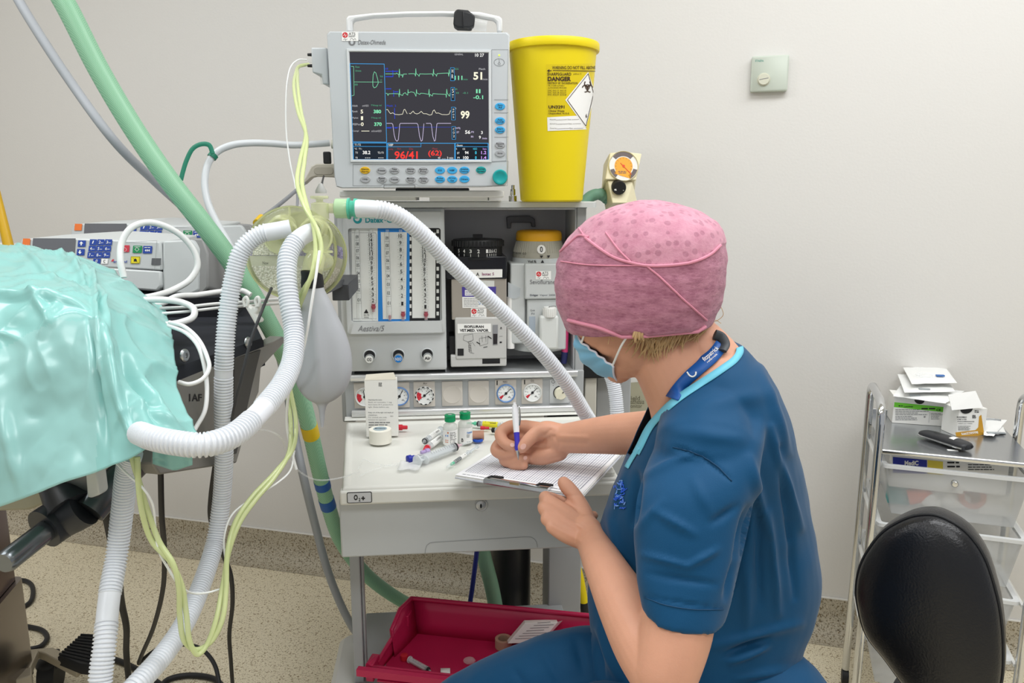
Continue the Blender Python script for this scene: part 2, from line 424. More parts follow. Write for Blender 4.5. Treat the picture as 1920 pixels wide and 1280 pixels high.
mb.mi = 3; mb.strip(FI, [(660, 436), (704, 436), (706, 440), (706, 566), (702, 574)], .0007, .0009); mb.strip(FI, [(663, 597), (706, 597)], .0006, .0009)
mb.build('scale_plate', [mat('scale_white', '#dcdeda', .5), m_blue, m_black, m_inkg], am)
# glass tubes and floats
floats = []
for (x0t, x1t, fy, big) in ((670, 676, 594, 0), (695, 701, 577, 1), (726, 731, 595, .6), (751, 756, 591, 1), (794, 799, 591, 1)):
    p0 = MF(.0265).w(x0t, 430); p1 = MF(.0265).w(x1t, 600)
    mb = MB(); mb.cyl(p0, p1, .0042, .0042, 16); t = mb.build('flow_tube', m_clear, am)
    mb = MB(); xc = x0t+(x1t-x0t)*(fy-430)/170
    if big:
        f0 = MF(.0268).w(xc, fy+7*big); f1 = MF(.0268).w(xc, fy-7*big); r = .0052*big+.0004
        ax = f1-f0; h = ax.length
        mb.lathe(f0, ax, [(0, 0), (r*.55, .0), (r*.55, h*.25), (r, h*.55), (r, h*.75), (r*.7, h*.8), (r*.9, h), (0, h)], 16)
        mb.build('float', mat('float_red', '#9c4653', .35), am)
mb = MB(); FT = MF(.0325)
def col(xb, xt, yb, yt, labs):
    for y, s_ in labs:
        t = (y-yb)/(yt-yb); x = xb+(xt-xb)*t; hw = 3.2 if len(s_) > 1 else 2
        mb.text(FT, s_, x-hw, y-3.6, x+hw, y+3.6, .0003, .02)
        mb.strip(FT, [(x-6, y), (x-4.3, y)], .0005); mb.strip(FT, [(x+4.3, y), (x+6, y)], .0005)
        mb.strip(FT, [(x-5.5, y+4.6), (x+5.5, y+4.6)], .0003)
col(700, 694, 577, 430, [(441, '15'), (450, '14'), (458.5, '13'), (467, '12'), (475, '11'), (484, '10'), (493, '9'), (502, '8'), (511, '7'), (521, '6'), (531, '5'), (541.5, '4'), (552, '3'), (563, '2')])
col(755, 750, 590, 430, [(442, '10'), (455, '9'), (468, '8'), (481, '7'), (495, '6'), (509, '5'), (523.5, '4'), (538.5, '3'), (554, '2'), (569, '1')])
col(798, 794, 590, 430, [(447, '15'), (455, '14'), (463.5, '13'), (472, '12'), (480, '11'), (488, '10'), (496.5, '9'), (505, '8'), (514, '7'), (523.5, '6'), (533, '5'), (543, '4'), (553, '3'), (563.5, '2'), (575, '1')])
for xb, xt, yy in ((674, 669, (444, 457, 470, 483, 497, 512, 527, 543, 562)), (730, 725, (446, 460, 474, 488, 502, 517, 533, 549, 568))):
    for i, y in enumerate(yy):
        x = xt+(xb-xt)*(y-430)/165; mb.text(FT, '0'+str(9-i), x-2.8, y-3, x+2.8, y+3, .0003, .01); mb.strip(FT, [(x-4, y+6.5), (x+4, y+6.5)], .0004)
    mb.strip(FT, [(xt-4.5, 432), (xb-4.5, 596)], .0004); mb.strip(FT, [(xt+4.5, 432), (xb+4.5, 596)], .0004)
mb.poly(FI, [(687, 579), (691, 587), (682, 587)], .001); mb.text(FI, '25-75', 682, 589, 692, 592, .001); mb.text(FI, 'MIN', 683, 593.5, 691, 596, .001)
mb.build('scale_numbers', m_ink, am)
# maker's lettering
FB = MF(.0335); mb = MB()
mb.mi = 0; mb.text(FF.at(0, 0, .0115), 'Datex', 685, 407.5, 719, 417.5, .0004, .03); mb.text(FF.at(0, 0, .0115), '-', 721, 412, 723, 414, .0004); mb.text(FF.at(0, 0, .0115), 'Ohmeda', 725, 407.5, 776, 417.5, .0004, .03)
cx, cy = FB.px(670.5, 411); mb.poly(FB, [(cx+.0105*cos(t*pi/12), cy+.0105*sin(t*pi/12)) for t in range(24)], .0002, False)
mb.mi = 1; mb.poly(FB, [(cx-.001+.006*cos(t*pi/10), cy+.002+.0065*sin(t*pi/10)) for t in range(20)], .0005, False)
mb.build('maker_lettering', [m_teal, m_grey], am); mb = MB(); mb.text(FB, 'Aestiva/5', 671, 610, 721, 621, .0004, 0.005, shear=.3); mb.build('model_lettering', m_inkg, am)
# three flow knobs in chrome recesses
for (kx, ky, txt, c1, c2) in ((693, 666.5, 'O2', m_white, m_ink), (747, 665.5, 'N2O', m_blue, m_white), (801, 664, 'Air', m_white, m_ink)):
    mb = MB(); o = FF.w(kx, ky); a, b = FF.px(kx, ky)
    K = FF.at(a, b, 0)
    mb.mi = 0; mb.lathe(K.o, K.n, [(.0165, -.001), (.0165, .003), (.0152, .0045), (.0140, .0025), (.0140, .0008), (0, .0008)], 32)
    mb.mi = 1; mb.lathe(K.p(0, 0, .001), K.n, [(.0132, 0), (.0132, .0006), (0, .0006)], 32)
    mb.build('knob_collar', [m_grey, m_ink], am)
    mb = MB(); KO = K.p(.001, -.002, .0016); d = (K.n+K.v*-.1).normalized()
    mb.lathe(KO, d, [(.0085, 0), (.0085, .010), (.0108, .012), (.0108, .022), (.0098, .024), (0, .024)], 24)
    kn = mb.build('flow_knob', m_chrome, am)
    mb = MB(); CF = Fr(KO+d*.0242, K.u, d.cross(K.u), d); mb.mi = 0; mb.prism(CF, circ(.0096, 24), 0, .0012, .0006)
    mb.mi = 1; w_ = .0055 if len(txt) == 2 else .0075; mb.text(CF, txt, -w_, .004, w_, -.004, .0015, .03, pix=False)
    mb.build('knob_cap', [c1, c2], kn)
# gauge rail: panel between two chrome rails
z_r1 = F0.px(760, 704)[1]; z_r2 = F0.px(760, 770)[1]; ra0 = F0.px(660, 740)[0]; ra1 = F0.px(1080, 740)[0]
mb = MB(); mb.box(F0, ra0-.018, a1, zw+.002, z_r1+.006, -.30, .006); mb.build('gauge_panel', m_grey2, am, bevel=.003)
for z in (z_r1, z_r2):
    mb = MB(); mb.prism(Fr(F0.p(ra0, z, .014), F0.n, F0.v, F0.u), rrect(.016, .017, .005, 4), 0, ra1-ra0); mb.build('chrome_rail', mat('satin_rail', '#e0e1e1', .25, .6), am)
mb = MB(); pr = [(-.30, zw+.002), (.02, zw+.002), (.03, zw+.004), (.014, zw+.010), (.008, z_r2-.012), (-.30, z_r2-.012)]
mb.loft([[F0.p(a, z, c) for c, z in pr] for a in (ra0-.018, a1)]); mb.build('worktop_upstand', m_off, am)
FG = MF(.0065); m_plate = mat('gauge_plate', '#c9c3ba', .5); m_dial = mat('gauge_dial', '#eef0ee', .4)
def gauge(cx, cy, w, h, ring, needle, red=None, checks=False):
    mb = MB(); a, b = FG.px(cx, cy); G = FG.at(a, b, 0); s_ = 1.38e-3
    c, d = FG.px(cx-.5, cy-2)
    mb.prism(FG, rrect(w*s_, h*s_, .002, 2, c, d), 0, .0015, .0005)
    pl = mb.build('gauge_plate', m_plate, am)
    mb = MB(); r = .0245
    mb.mi = 0; mb.lathe(G.p(0, 0, .001), G.n, [(r, 0), (r, .006), (r*.94, .0075), (r*.88, .006), (r*.88, .003), (0, .003)], 40)
    if checks:
        mb.mi = 2
        for k in range(12):
            t = 2*pi*k/12; pts = [(r*q*cos(t+e), r*q*sin(t+e)) for q, e in ((.89, 0), (1.0, 0), (1.0, .26), (.89, .26))]
            mb.poly(G, pts, .0085, False)
    mb.mi = 1; mb.lathe(G.p(0, 0, .0035), G.n, [(r*.87, 0), (r*.87, .0006), (0, .0006)], 32)
    mb.mi = 2
    for k in range(11):
        t = radians(225-27*k); mb.strip(G, [(r*.66*cos(t), r*.66*sin(t)), (r*.8*cos(t), r*.8*sin(t))], .0007, .0045, False)
        if k % 2 == 0: mb.text(G, str(k), r*.52*cos(t)-.0012, r*.52*sin(t)+.0015, r*.52*cos(t)+.0012, r*.52*sin(t)-.0015, .0045, 0, False)
    mb.text(G, 'kPa', .006, -.009, .0115, -.012, .0045, .02, False)
    if red:
        mb.mi = 3; t0, t1 = red; pts = [(r*.35*cos(radians(t)), r*.35*sin(radians(t))) for t in range(t0, t1+1, 6)] + [(r*.82*cos(radians(t)), r*.82*sin(radians(t))) for t in range(t1, t0-1, -6)]
        mb.poly(G, pts, .0043, False)
    g = mb.build('gauge', [ring, m_dial, m_ink, m_red], pl)
    mb = MB(); t = radians(needle); mb.strip(G, [(-r*.3*cos(t), -r*.3*sin(t)), (r*.7*cos(t), r*.7*sin(t))], .0017, .0052, False)
    mb.lathe(G.p(0, 0, .0042), G.n, [(.0035, 0), (.0035, .0018), (0, .0022)], 16)
    mb.build('needle', m_ink, pl)
    return pl
m_ring = mat('gauge_ring_white', '#d8d9d6', .35); m_ringb = mat('gauge_ring_blue', '#5b83b8', .4)
gauge(684, 743, 38, 49, m_ring, 100, (150, 230)); gauge(749, 742, 38, 49, m_ringb, 60)
gauge(796, 740.5, 40, 49, m_ring, 40, (150, 222), True)
for cx, cy in ((848, 739), (897.5, 738)):
    mb = MB(); c, d = FG.px(cx, cy-1.5); mb.prism(FG, rrect(.0535, .066, .002, 2, c, d), 0, .0015, .0005)
    G = FG.at(*FG.px(cx, cy), .0015); mb.lathe(G.o, G.n, [(.0245, -.001), (.0245, .0006), (.0235, .001), (.0225, .0006), (0, .0004)], 36); mb.build('blank_gauge_plate', m_plate, am)
gauge(948.5, 736.5, 40, 49, m_ringb, 45, (205, 232)); gauge(998, 735, 40, 49, m_ring, 45, (205, 232))
mb = MB(); mb.text(FG, 'N2O', 943, 713.5, 951, 717, .002); mb.text(FG, 'O2', 995, 711.5, 1001, 715, .002); mb.poly(FG, [(931, 713), (933, 713), (933, 721.5), (931, 721.5)], .002); mb.poly(FG, [(982.5, 711.5), (984.5, 711.5), (984.5, 720), (982.5, 720)], .002)
mb.text(FG, 'Air', 793, 716.5, 801, 720, .002); mb.build('gauge_markings', m_ink, am)
# on/off switch
mb = MB(); c, d = FG.px(1049, 733); mb.mi = 0; mb.prism(FG, rrect(.052, .066, .002, 2, c, d), 0, .0015, .0005)
G = FG.at(*FG.px(1050, 735.5), .0015); mb.mi = 1; mb.lathe(G.o, G.n, [(.0185, 0), (.018, .003), (0, .003)], 32)
mb.mi = 2; q = FG.px(1037, 715); mb.strip(FG, [(q[0]+.0042*cos(radians(t)), q[1]+.0042*sin(radians(t))) for t in range(130, 411, 20)], .0009, .0018, False); mb.strip(FG, [(q[0], q[1]+.006), (q[0], q[1]+.001)], .0009, .0018, False); q2 = FG.px(1037, 722); mb.poly(FG, [(q2[0]+.001*cos(t), q2[1]+.001*sin(t)) for t in range(6)], .0018, False)
sw = mb.build('switch_plate', [m_grey, m_ink, m_ink], am)
mb = MB(); mb.mi = 0; mb.lathe(G.p(0, 0, .003), G.n, [(.0165, 0), (.016, .010), (.0145, .012), (0, .012)], 32); mb.prism(G, [(-.013, -.010), (-.010, -.0135), (.0125, .009), (.0095, .0125)], .011, .0155)
mb.mi = 1; mb.strip(G, [(.004, .003), (.010, .0085)], .0025, .0165, False); mb.build('selector_knob', [mat('knob_ivory', '#dcd8c2', .4), m_ink], sw)
# worktop
LP = MF(.475); la0, lz1 = LP.px(637, 912); la1 = la0+.568; lz0 = LP.px(640, 946)[1]
mb = MB(); pl_ = [(la0+.004, .475), (la1, .475), (a1, 0.02), (ra0-.016, .02)]
def wt(z, ins): 
    cx = sum(p[0] for p in pl_)/4; cc = sum(p[1] for p in pl_)/4; out = []
    for a, c in pl_: out.append(F0.p(a+(ins if a < cx else -ins), z, c+(ins if c < cc else -ins)))
    return out
mb.loft([wt(lz0, .003), wt(lz0+.004, 0), wt(.842, 0), wt(.848, .004), wt(.848, .012), wt(.843, .016)]); mb.build('worktop', m_off, am, bevel=.003)
mb = MB(); mb.box(LP, la0-.001, la1+.002, lz0-.001, .841, -.05, .004); mb.build('worktop_lip', m_off, am, bevel=.005, bseg=3)
mb = MB(); mb.mi = 0; B0 = LP.at(0, 0, .0042); bx, by = B0.px(651, 943); ex, ey = B0.px(697, 921); mb.prism(B0, rrect(ex-bx, ey-by, .003, 3, (bx+ex)/2, (by+ey)/2), 0, .0012)
mb.mi = 1; mb.prism(B0, rrect(ex-bx-.003, ey-by-.003, .002, 3, (bx+ex)/2, (by+ey)/2), .001, .0016)
mb.mi = 0; mb.text(B0, 'O', 663.5, 926.5, 671, 937, .0018, .05); mb.text(B0, '2', 672.5, 932.5, 676, 939, .0018, .04); mb.text(B0, '+', 677.5, 929.5, 684.5, 937, .0018, .06)
mb.build('oxygen_flush_badge', [m_ink, mat('badge_grey', '#c4c6c8', .4)], am)
mb = MB(); q0 = F0.px(0, 0); mb.prism(flat(LP.p(la1-.03, .8485, -.022), MYAW), rrect(.045, .03, .010, 4), 0, .012, .004); mb.build('worktop_stop', m_off, am)
# drawer
DF = MF(.455); da0, dz0 = DF.px(640, 1046); da1 = la1-.01; dz1 = lz0+.002
mb = MB(); mb.box(DF, da0, da1, dz0, dz1, -.38, 0); dr = mb.build('drawer', m_grey, am, bevel=.004)
mb = MB(); pts = [(797, 1038), (797.5, 1030), (800, 1022), (806, 1017.5), (816, 1016), (985, 1006), (996, 1006.5), (1002, 1010), (1006, 1016), (1007.5, 1025)]
mb.strip(DF, pts, .0012, .0006); mb.build('finger_pull', mat('groove_grey', '#9b9e9f', .5), dr)
mb = MB(); K = DF.at(*DF.px(901.5, 946)); mb.lathe(K.o, K.n, [(.0135, -.001), (.0135, .002), (.0125, .003), (.0105, .002), (.0100, .004), (.0085, .005), (0, .005)], 32)
mb.mi = 1; mb.prism(K, [(-.0012, -.005), (.0012, -.005), (.0022, 0), (.0012, .0035), (0, .0045), (-.0012, .0035), (-.0022, 0)], .0045, .0054); mb.build('drawer_lock', [mat('lock_silver', '#c4c6c8', .35, .5), m_ink], dr)
# lower frame: front post with its glassy edge strip, back post, base and feet
PF = MF(.33); p0 = PF.px(655, 1050)[0]; p1 = PF.px(674, 1050)[0]; p2 = PF.px(679, 1050)[0]
mb = MB(); mb.box(PF, p0, p1, .12, dz0+.01, -.03, 0); mb.box(PF, p1+.0002, p2, .12, dz0+.01, -.035, -.012); mb.build('front_post', m_grey2, am, bevel=.002)
mb = MB(); PB = MF(.04); p0 = PB.px(1029, 1050)[0]; p1 = PB.px(1090, 1050)[0]; mb.box(PB, p0, p1, .10, zw-.01, -.12, 0); mb.build('back_post', m_grey2, am, bevel=.003)
mb = MB(); BF = MF(.30); b0 = BF.px(618, 1200)[0]
mb.prism(flat(F0.p(.28, .0, .20), MYAW), rrect(.62, .46, .06, 5), .06, .125, .012)
mb.prism(flat(F0.p(.005, 0, .30), MYAW), rrect(.09, .42, .03, 5), .055, .30, .012)
mb.build('base', m_white, am)
for a, c in ((.02, .43), (.54, .40), (.02, .01), (.54, .01)):
    mb = MB(); q = F0.p(a, 0, c); mb.mi = 1; mb.cyl(q+F0.u*-.016+V((0, 0, .03)), q+F0.u*.016+V((0, 0, .03)), .0299, None, 28); mb.mi = 0; mb.cyl(q+V((0, 0, .045)), q+V((0, 0, .075)), .02); mb.build('caster', [m_grey2, m_rub], am)
# the chromed stub post and black bracket behind the shelf edge
mb = MB(); q = SF.p(SF.px(963, 377)[0], ztop, -.02); mb.lathe(q, (0, 0, 1), [(.010, 0), (.010, .014), (.007, .016), (.0065, .030), (.0045, .032), (.0045, .04), (0, .042)], 20); mb.build('post_stub', m_chrome, am)
# right-hand ventilator column: black box, pillar
RB = MF(-.06); x0, z0 = RB.px(1094, 709); x1, z1 = RB.px(1150, 676)
mb = MB(); mb.box(RB, a1+.004, a1+.125, RB.px(1120, 709)[1], RB.px(1120, 660)[1], -.1, 0); mb.build('black_module', m_black, am, bevel=.003)
mb = MB(); y0 = .62; mb.box(RB, RB.px(1098, 740)[0], RB.px(1120, 740)[0], y0, RB.px(1120, 709)[1], -.06, -.01); mb.build('ivory_column', mat('column_ivory', '#c9c6ba', .5), am, bevel=.003)
mb = MB(); mb.box(RB, RB.px(1128, 740)[0], RB.px(1195, 740)[0], .50, RB.px(1120, 708)[1], -.14, -.07); mb.build('grey_column', m_grey2, am, bevel=.004)
# ============================================================ patient monitor on the shelf
MN = yawfr(PY(785, 200, 1.79), 2.0, -1.5)
pm = thing('patient_monitor', 'grey patient monitor with dark screen of green waveforms, on the anaesthesia machine', 'monitor', PY(785, 372, 1.86))
m_mon = mat('monitor_grey', '#c2c7ca', .42); m_mon2 = mat('monitor_bezel_grey', '#d3d7d8', .4)
def mp(*pts): return [MN.px(*p) for p in pts]
mb = MB()
out = mp((617, 58), (951, 60), (956, 65), (952, 340), (947, 349), (905, 351), (640, 353), (630, 350), (626, 330), (612, 64))[::-1]
cx = sum(p[0] for p in out)/len(out); cy = sum(p[1] for p in out)/len(out)
def sc_(k, dz): return [MN.p(cx+(a-cx)*k, cy+(b-cy)*k, dz) for a, b in out]
mb.loft([sc_(.8, -.15), sc_(.95, -.13), sc_(.99, -.05), sc_(1, -.045), sc_(1, -.006), sc_(.985, 0)])
body = mb.build('housing', m_mon, pm, angle=50)
# screen
scr = mp((655, 97), (916, 99), (917, 299.5), (662, 299))
ctr = V((sum(p[0] for p in scr)/4, sum(p[1] for p in scr)/4))
def grow(d): return [(a+(d if a > ctr.x else -d), b+(d if b > ctr.y else -d)) for a, b in scr]
mb = MB(); ring = lambda d, z: [MN.p(a, b, z) for a, b in grow(d)]
mb.loft([ring(.006, .0003), ring(.005, .0035), ring(.001, .0035), ring(-.0005, .0008)], caps=False); mb.build('screen_bezel', m_mon2, pm)
def em(name, c, s): return mat(name, '#050505', .3, emit=c, estr=s, spec=.3)
m_scr = em('screen_glass', '#3d3c43', .75); m_e = {k: em('screen_'+k, c, 1.0) for k, c in dict(green='#7fe0ae', white='#f2f2ee', cream='#f4efd6', red='#f23b35', blue='#3d9fe0', navy='#2443d8', viol='#c99bf0', cyan='#45d3f2', dkgreen='#4fa57e', grey='#b9b9bc', dkred='#a33a3c', tile='#10161f', lilac='#d9cdf0', panel='#17202c').items()}
mb = MB(); mb.poly(MN, [(655, 97), (916, 99), (917, 299.5), (662, 299)], .001); sc_o = mb.build('screen', m_scr, pm, smooth=False)
Zs = lambda x, y: (640+x/5.567, 80+y/5.567)
keys = list(m_e); wave = MB(); txt = MB()
def L(colr, pts, w=.0009, lift=.0016, closed=False): wave.mi = keys.index(colr); wave.strip(MN, [Zs(*p) for p in pts], w, lift, closed=closed)
def T(colr, s, x0, y0, x1, y1, b=.02):
    txt.mi = keys.index(colr); p, q = Zs(x0, y0), Zs(x1, y1); txt.text(MN, s, p[0], p[1], q[0], q[1], .0018, b)
def PL(colr, pts, lift=.0012): wave.mi = keys.index(colr); wave.poly(MN, [Zs(*p) for p in pts], lift)
PL('panel', [(128, 1046), (474, 1046), (474, 1220), (128, 1220)]); PL('tile', [(1192, 1048), (1532, 1050), (1534, 1222), (1192, 1220)])
L('blue', [(92, 220), (448, 224), (474, 1038), (122, 1034)], .0011, closed=True)
L('blue', [(124, 1046), (474, 1047), (474, 1220), (128, 1220)], .0013, closed=True); L('blue', [(126, 1082), (474, 1084)], .0009)
L('blue', [(484, 1048), (1184, 1050), (1184, 1220), (484, 1220)], .0013, closed=True); L('blue', [(484, 1086), (832, 1086), (832, 1050)], .0009)
L('blue', [(1190, 1048), (1532, 1050), (1534, 1222), (1190, 1220)], .0013, closed=True); L('blue', [(1190, 1084), (1532, 1086)], .0009)
for y0, y1, s in ((262, 398, 'HR'), (468, 604, 'ST'), (674, 806, 'SPO2'), (876, 1008, 'CO2')):
    x = 1140+(y0-262)/614*14; PL('tile', [(x, y0), (x+38, y0), (x+40, y1), (x+2, y1)]); L('blue', [(x, y0), (x+38, y0), (x+40, y1), (x+2, y1)], .0008, closed=True)
    for i, ch in enumerate(s):
        h = (y1-y0-24)/len(s); T('white', ch, x+12, y0+14+i*h, x+29, y0+10+(i+.8)*h, 0)
# flow-volume loop
L('green', [(104, 248), (130, 250), (134, 548), (110, 556)], .0007); L('green', [(134, 410), (426, 412)], .0007)
L('green', [(346, 304), (362, 318), (384, 395), (386, 424), (366, 462), (344, 472), (331, 455), (329, 410), (333, 340)], .0009, closed=True)
T('dkgreen', 'Flow', 148, 244, 192, 264, 0); T('dkgreen', 'l/min', 150, 284, 208, 304, 0); T('dkgreen', '300', 138, 428, 172, 448, 0); T('dkgreen', 'Vol', 404, 342, 434, 362, 0); T('dkgreen', 'ml', 406, 382, 424, 398, 0)
# waveforms
import itertools
L('green', [(462, 326), (570, 326), (578, 318), (590, 328), (600, 330), (604, 362), (606, 276), (612, 330), (624, 342), (636, 332), (640, 362), (650, 328), (684, 328)])
L('green', [(702, 326), (740, 324), (768, 326), (775, 350), (778, 272), (782, 324), (806, 340), (812, 352), (820, 326), (880, 328), (950, 326), (958, 350), (962, 278), (966, 322), (988, 336), (994, 352), (1000, 324), (1060, 320), (1116, 318), (1122, 352), (1126, 282), (1130, 326)])
L('green', [(466, 528), (480, 532), (488, 552), (494, 534), (544, 532), (600, 534), (604, 566), (608, 486), (612, 540), (640, 552), (648, 532), (668, 522), (680, 538), (694, 548), (697, 490), (700, 524), (730, 514), (760, 520), (780, 560), (784, 490), (790, 526), (820, 540), (828, 528), (860, 530), (912, 540), (916, 486), (920, 566), (926, 540), (950, 558), (956, 532), (1000, 536), (1092, 540), (1096, 572), (1100, 486), (1106, 530), (1130, 560), (1134, 530)])
L('cream', [(470, 700), (484, 698), (500, 724), (514, 740), (540, 732), (560, 748), (600, 752), (640, 746), (654, 700), (664, 696), (678, 722), (688, 742)])
L('cream', [(708, 736), (722, 742), (736, 728), (750, 714), (766, 736), (790, 744), (816, 734), (834, 716), (856, 740), (890, 742), (920, 756), (944, 752), (958, 712), (970, 702), (990, 736), (1014, 734), (1050, 750), (1100, 752), (1126, 746), (1140, 708)])
def cap(x0, x1, xa, xb): return [(x0, 842)] + [(xa-24, 842), (xa-14, 852), (xa, 960), (xa+14, 1012), (xa+30, 1030), (xa+44, 1012), (xa+52, 930), (xa+58, 852), (xa+66, 842)]
L('lilac', cap(474, 0, 552, 0) + [(790, 842), (800, 856), (818, 980), (834, 1028), (846, 1018), (854, 940), (862, 846)])
L('lilac', [(886, 842), (930, 842), (940, 852), (956, 980), (972, 1028), (982, 1018), (990, 930), (998, 848), (1006, 842), (1144, 842)])
L('navy', [(474, 882), (1144, 882)], .0005)
for x, y0, y1 in ((538, 290, 356), (546, 500, 562), (556, 684, 794)): L('navy', [(x, y0), (x+2, y1)], .0011)
for x0, y, x1 in ((464, 300, 590), (464, 355, 536), (468, 482, 520), (556, 514, 592), (476, 890, 522), (558, 890, 584)): L('navy', [(x0, y), (x1, y)], .0015)
T('navy', 'II', 464, 264, 486, 282, 0); T('navy', 'Pleth  2', 476, 650, 572, 668, 0)
def flush(nm):
    txt.build(nm, list(m_e.values()), sc_o, smooth=False); return MB()
def T(colr, s, x0, y0, x1, y1, b=.02):
    txt.mi = keys.index(colr); p, q = Zs(x0, y0), Zs(x1, y1); txt.text(MN, s, p[0], p[1], q[0], q[1], .0018, b)
txt = flush('trace_marks')
T('grey', 'GENERAL', 1182, 114, 1272, 132, 0); T('white', '10 27', 1396, 114, 1490, 148)
txt = flush('clock_reading'); T('dkgreen', 'ECG', 1186, 266, 1222, 284, 0); T('green', '111', 1184, 346, 1264, 390, .03); T('dkgreen', '/min', 1270, 374, 1318, 392, 0)
T('grey', 'Pleth', 1436, 266, 1502, 286, 0); T('cream', '51', 1378, 308, 1470, 388, .03); T('grey', '/min', 1474, 372, 1526, 392, 0)
txt = flush('heart_rate_reading'); T('dkgreen', 'HR', 1186, 478, 1212, 494, 0); T('dkgreen', 'II', 1202, 516, 1224, 534, 0); T('dkgreen', '-0.1', 1268, 516, 1320, 534, 0)
T('green', 'II', 1406, 486, 1452, 528); T('green', '-0.1', 1378, 550, 1480, 590)
txt = flush('segment_reading'); T('cream', '99', 1246, 712, 1338, 794, .03); T('grey', '%', 1190, 678, 1202, 694, 0)
txt = flush('saturation_reading'); T('lilac', 'mmHg', 1190, 880, 1242, 904, 0); T('lilac', 'ET', 1206, 926, 1230, 944, 0); T('white', '56', 1292, 914, 1346, 952); T('lilac', 'FI', 1358, 924, 1382, 942, 0); T('white', '3', 1458, 922, 1476, 954); T('lilac', 'RR', 1354, 972, 1380, 990, 0); T('white', '9', 1436, 972, 1456, 1004); T('lilac', '/min', 1470, 988, 1520, 1008, 0)
txt = flush('carbon_dioxide_reading'); T('grey', 'Adult', 114, 648, 172, 668, 0); T('grey', 'cmH2O', 220, 648, 286, 668, 0); T('dkgreen', 'TVinsp ml', 310, 646, 420, 668, 0)
T('grey', 'Ppeak', 114, 708, 172, 732, 0); T('cream', '5', 202, 700, 228, 740); T('green', '380', 338, 700, 416, 738, .03)
T('grey', 'Pplat', 118, 776, 178, 798, 0); T('cream', '1', 206, 768, 228, 808); T('dkgreen', 'TVexp ml', 312, 776, 412, 798, 0)
T('grey', 'PEEPtot', 120, 842, 204, 862, 0); T('cream', '0', 206, 832, 234, 870); T('green', '370', 344, 832, 422, 870, .03)
T('grey', 'Compl', 120, 912, 182, 934, 0); L('cream', [(212, 922), (292, 922)], .0012); T('grey', 'ml/cmH2O', 316, 912, 420, 932, 0)
txt = flush('airway_reading'); T('white', 'T1-T2', 140, 1056, 204, 1074, 0); T('white', '°C  T1:', 138, 1098, 216, 1116, 0); T('white', 'T1', 148, 1138, 172, 1158, 0); T('white', '38.2', 224, 1128, 304, 1164); T('white', 'T2-T1', 380, 1138, 442, 1158, 0); T('white', 'T2', 148, 1192, 172, 1210, 0)
for x in (250, 270, 290, 388, 408, 428): L('white', [(x, 1202), (x+12, 1202)], .0010)
txt = flush('temperature_reading'); T('white', 'NIBP', 494, 1056, 542, 1078, 0); T('dkred', 'mmHg', 490, 1104, 540, 1122, 0); T('dkred', 'Sys', 586, 1098, 624, 1118, 0); T('dkred', 'Dia', 710, 1098, 750, 1118, 0); T('dkred', 'Mean', 950, 1096, 1004, 1116, 0)
T('red', '96/41', 556, 1132, 798, 1214, .02); T('red', '(62)', 908, 1124, 1048, 1194, .02); T('white', '0 ....', 1010, 1192, 1090, 1212, 0); T('white', '3 min', 1104, 1190, 1168, 1214, 0)
txt = flush('blood_pressure_reading'); T('white', 'Gases', 1204, 1060, 1266, 1080, 0); T('white', '%', 1198, 1100, 1208, 1116, 0); T('white', 'O2', 1266, 1100, 1292, 1118, 0); T('cyan', 'N2O', 1376, 1098, 1416, 1118, 0); T('viol', 'Iso', 1478, 1098, 1516, 1118, 0)
T('white', 'ET', 1210, 1142, 1234, 1162, 0); T('white', '94', 1290, 1132, 1328, 1164); T('cyan', '0', 1396, 1132, 1412, 1164); T('viol', '1.2', 1460, 1130, 1514, 1164); T('white', 'FI', 1212, 1192, 1234, 1210, 0); T('white', '100', 1272, 1184, 1328, 1216); T('cyan', '0', 1396, 1184, 1412, 1216); T('viol', '1.4', 1460, 1184, 1514, 1216)
wave.build('waveforms', list(m_e.values()), sc_o, smooth=False); txt.build('gas_reading', list(m_e.values()), sc_o, smooth=False)
# right key column and lower key panel
m_lineg = mat('panel_line_grey', '#7c8082', .5)
mb = MB(); k0 = MN.px(922, 302); k1 = MN.px(952, 92)
mb.strip(MN, [(922, 93), (953, 93), (949, 301), (922, 303)], .0006, .0005, closed=True)
mb.strip(MN, [(662, 308), (800, 309), (953, 302), (951, 348), (785, 348), (780, 345), (718, 345), (714, 348), (662, 348)], .0007, .0006, closed=True)
for y in (187, 211.5, 257): mb.strip(MN, [(927, y), (953, y)], .0009, .0006)
mb.build('panel_outline', m_lineg, pm, smooth=False)
mb = MB(); mb.strip(MN, [(720, 347), (778, 347), (778, 353.5), (720, 353.5)], .0008, .0006, closed=True); mb.build('card_slot', m_ink, pm, smooth=False)
m_bgrey = mat('key_grey', '#a5a8ab', .45); m_bblue = mat('key_blue', '#3aa5dc', .4); m_byel = mat('key_yellow', '#e0b21f', .4); m_bteal = mat('key_teal', '#159a9a', .35)
def key(x, y, m, w=9.6, h=6.7, lab=('', '')):
    mb = MB(); a, b = MN.px(x, y); q = MN.px(x+w, y); r = MN.px(x, y+h); rx = abs(q[0]-a); ry = abs(r[1]-b)
    mb.prism(MN, circ(rx, 28, a, b, ry), -.001, .0022, .0009)
    mb.mi = 1
    lab = [s for s in lab if s]
    for i, s in enumerate(lab):
        yy = y+(i-(len(lab)-1)/2)*4.4; hw = min(7, 1.15*len(s)); mb.text(MN, s, x-hw, yy-1.7, x+hw, yy+1.7, .0026, .01)
    return mb.build('key', [m, m_ink], pm)
Z5 = lambda x, y: (560+x/4.8, 240+y/4.8)
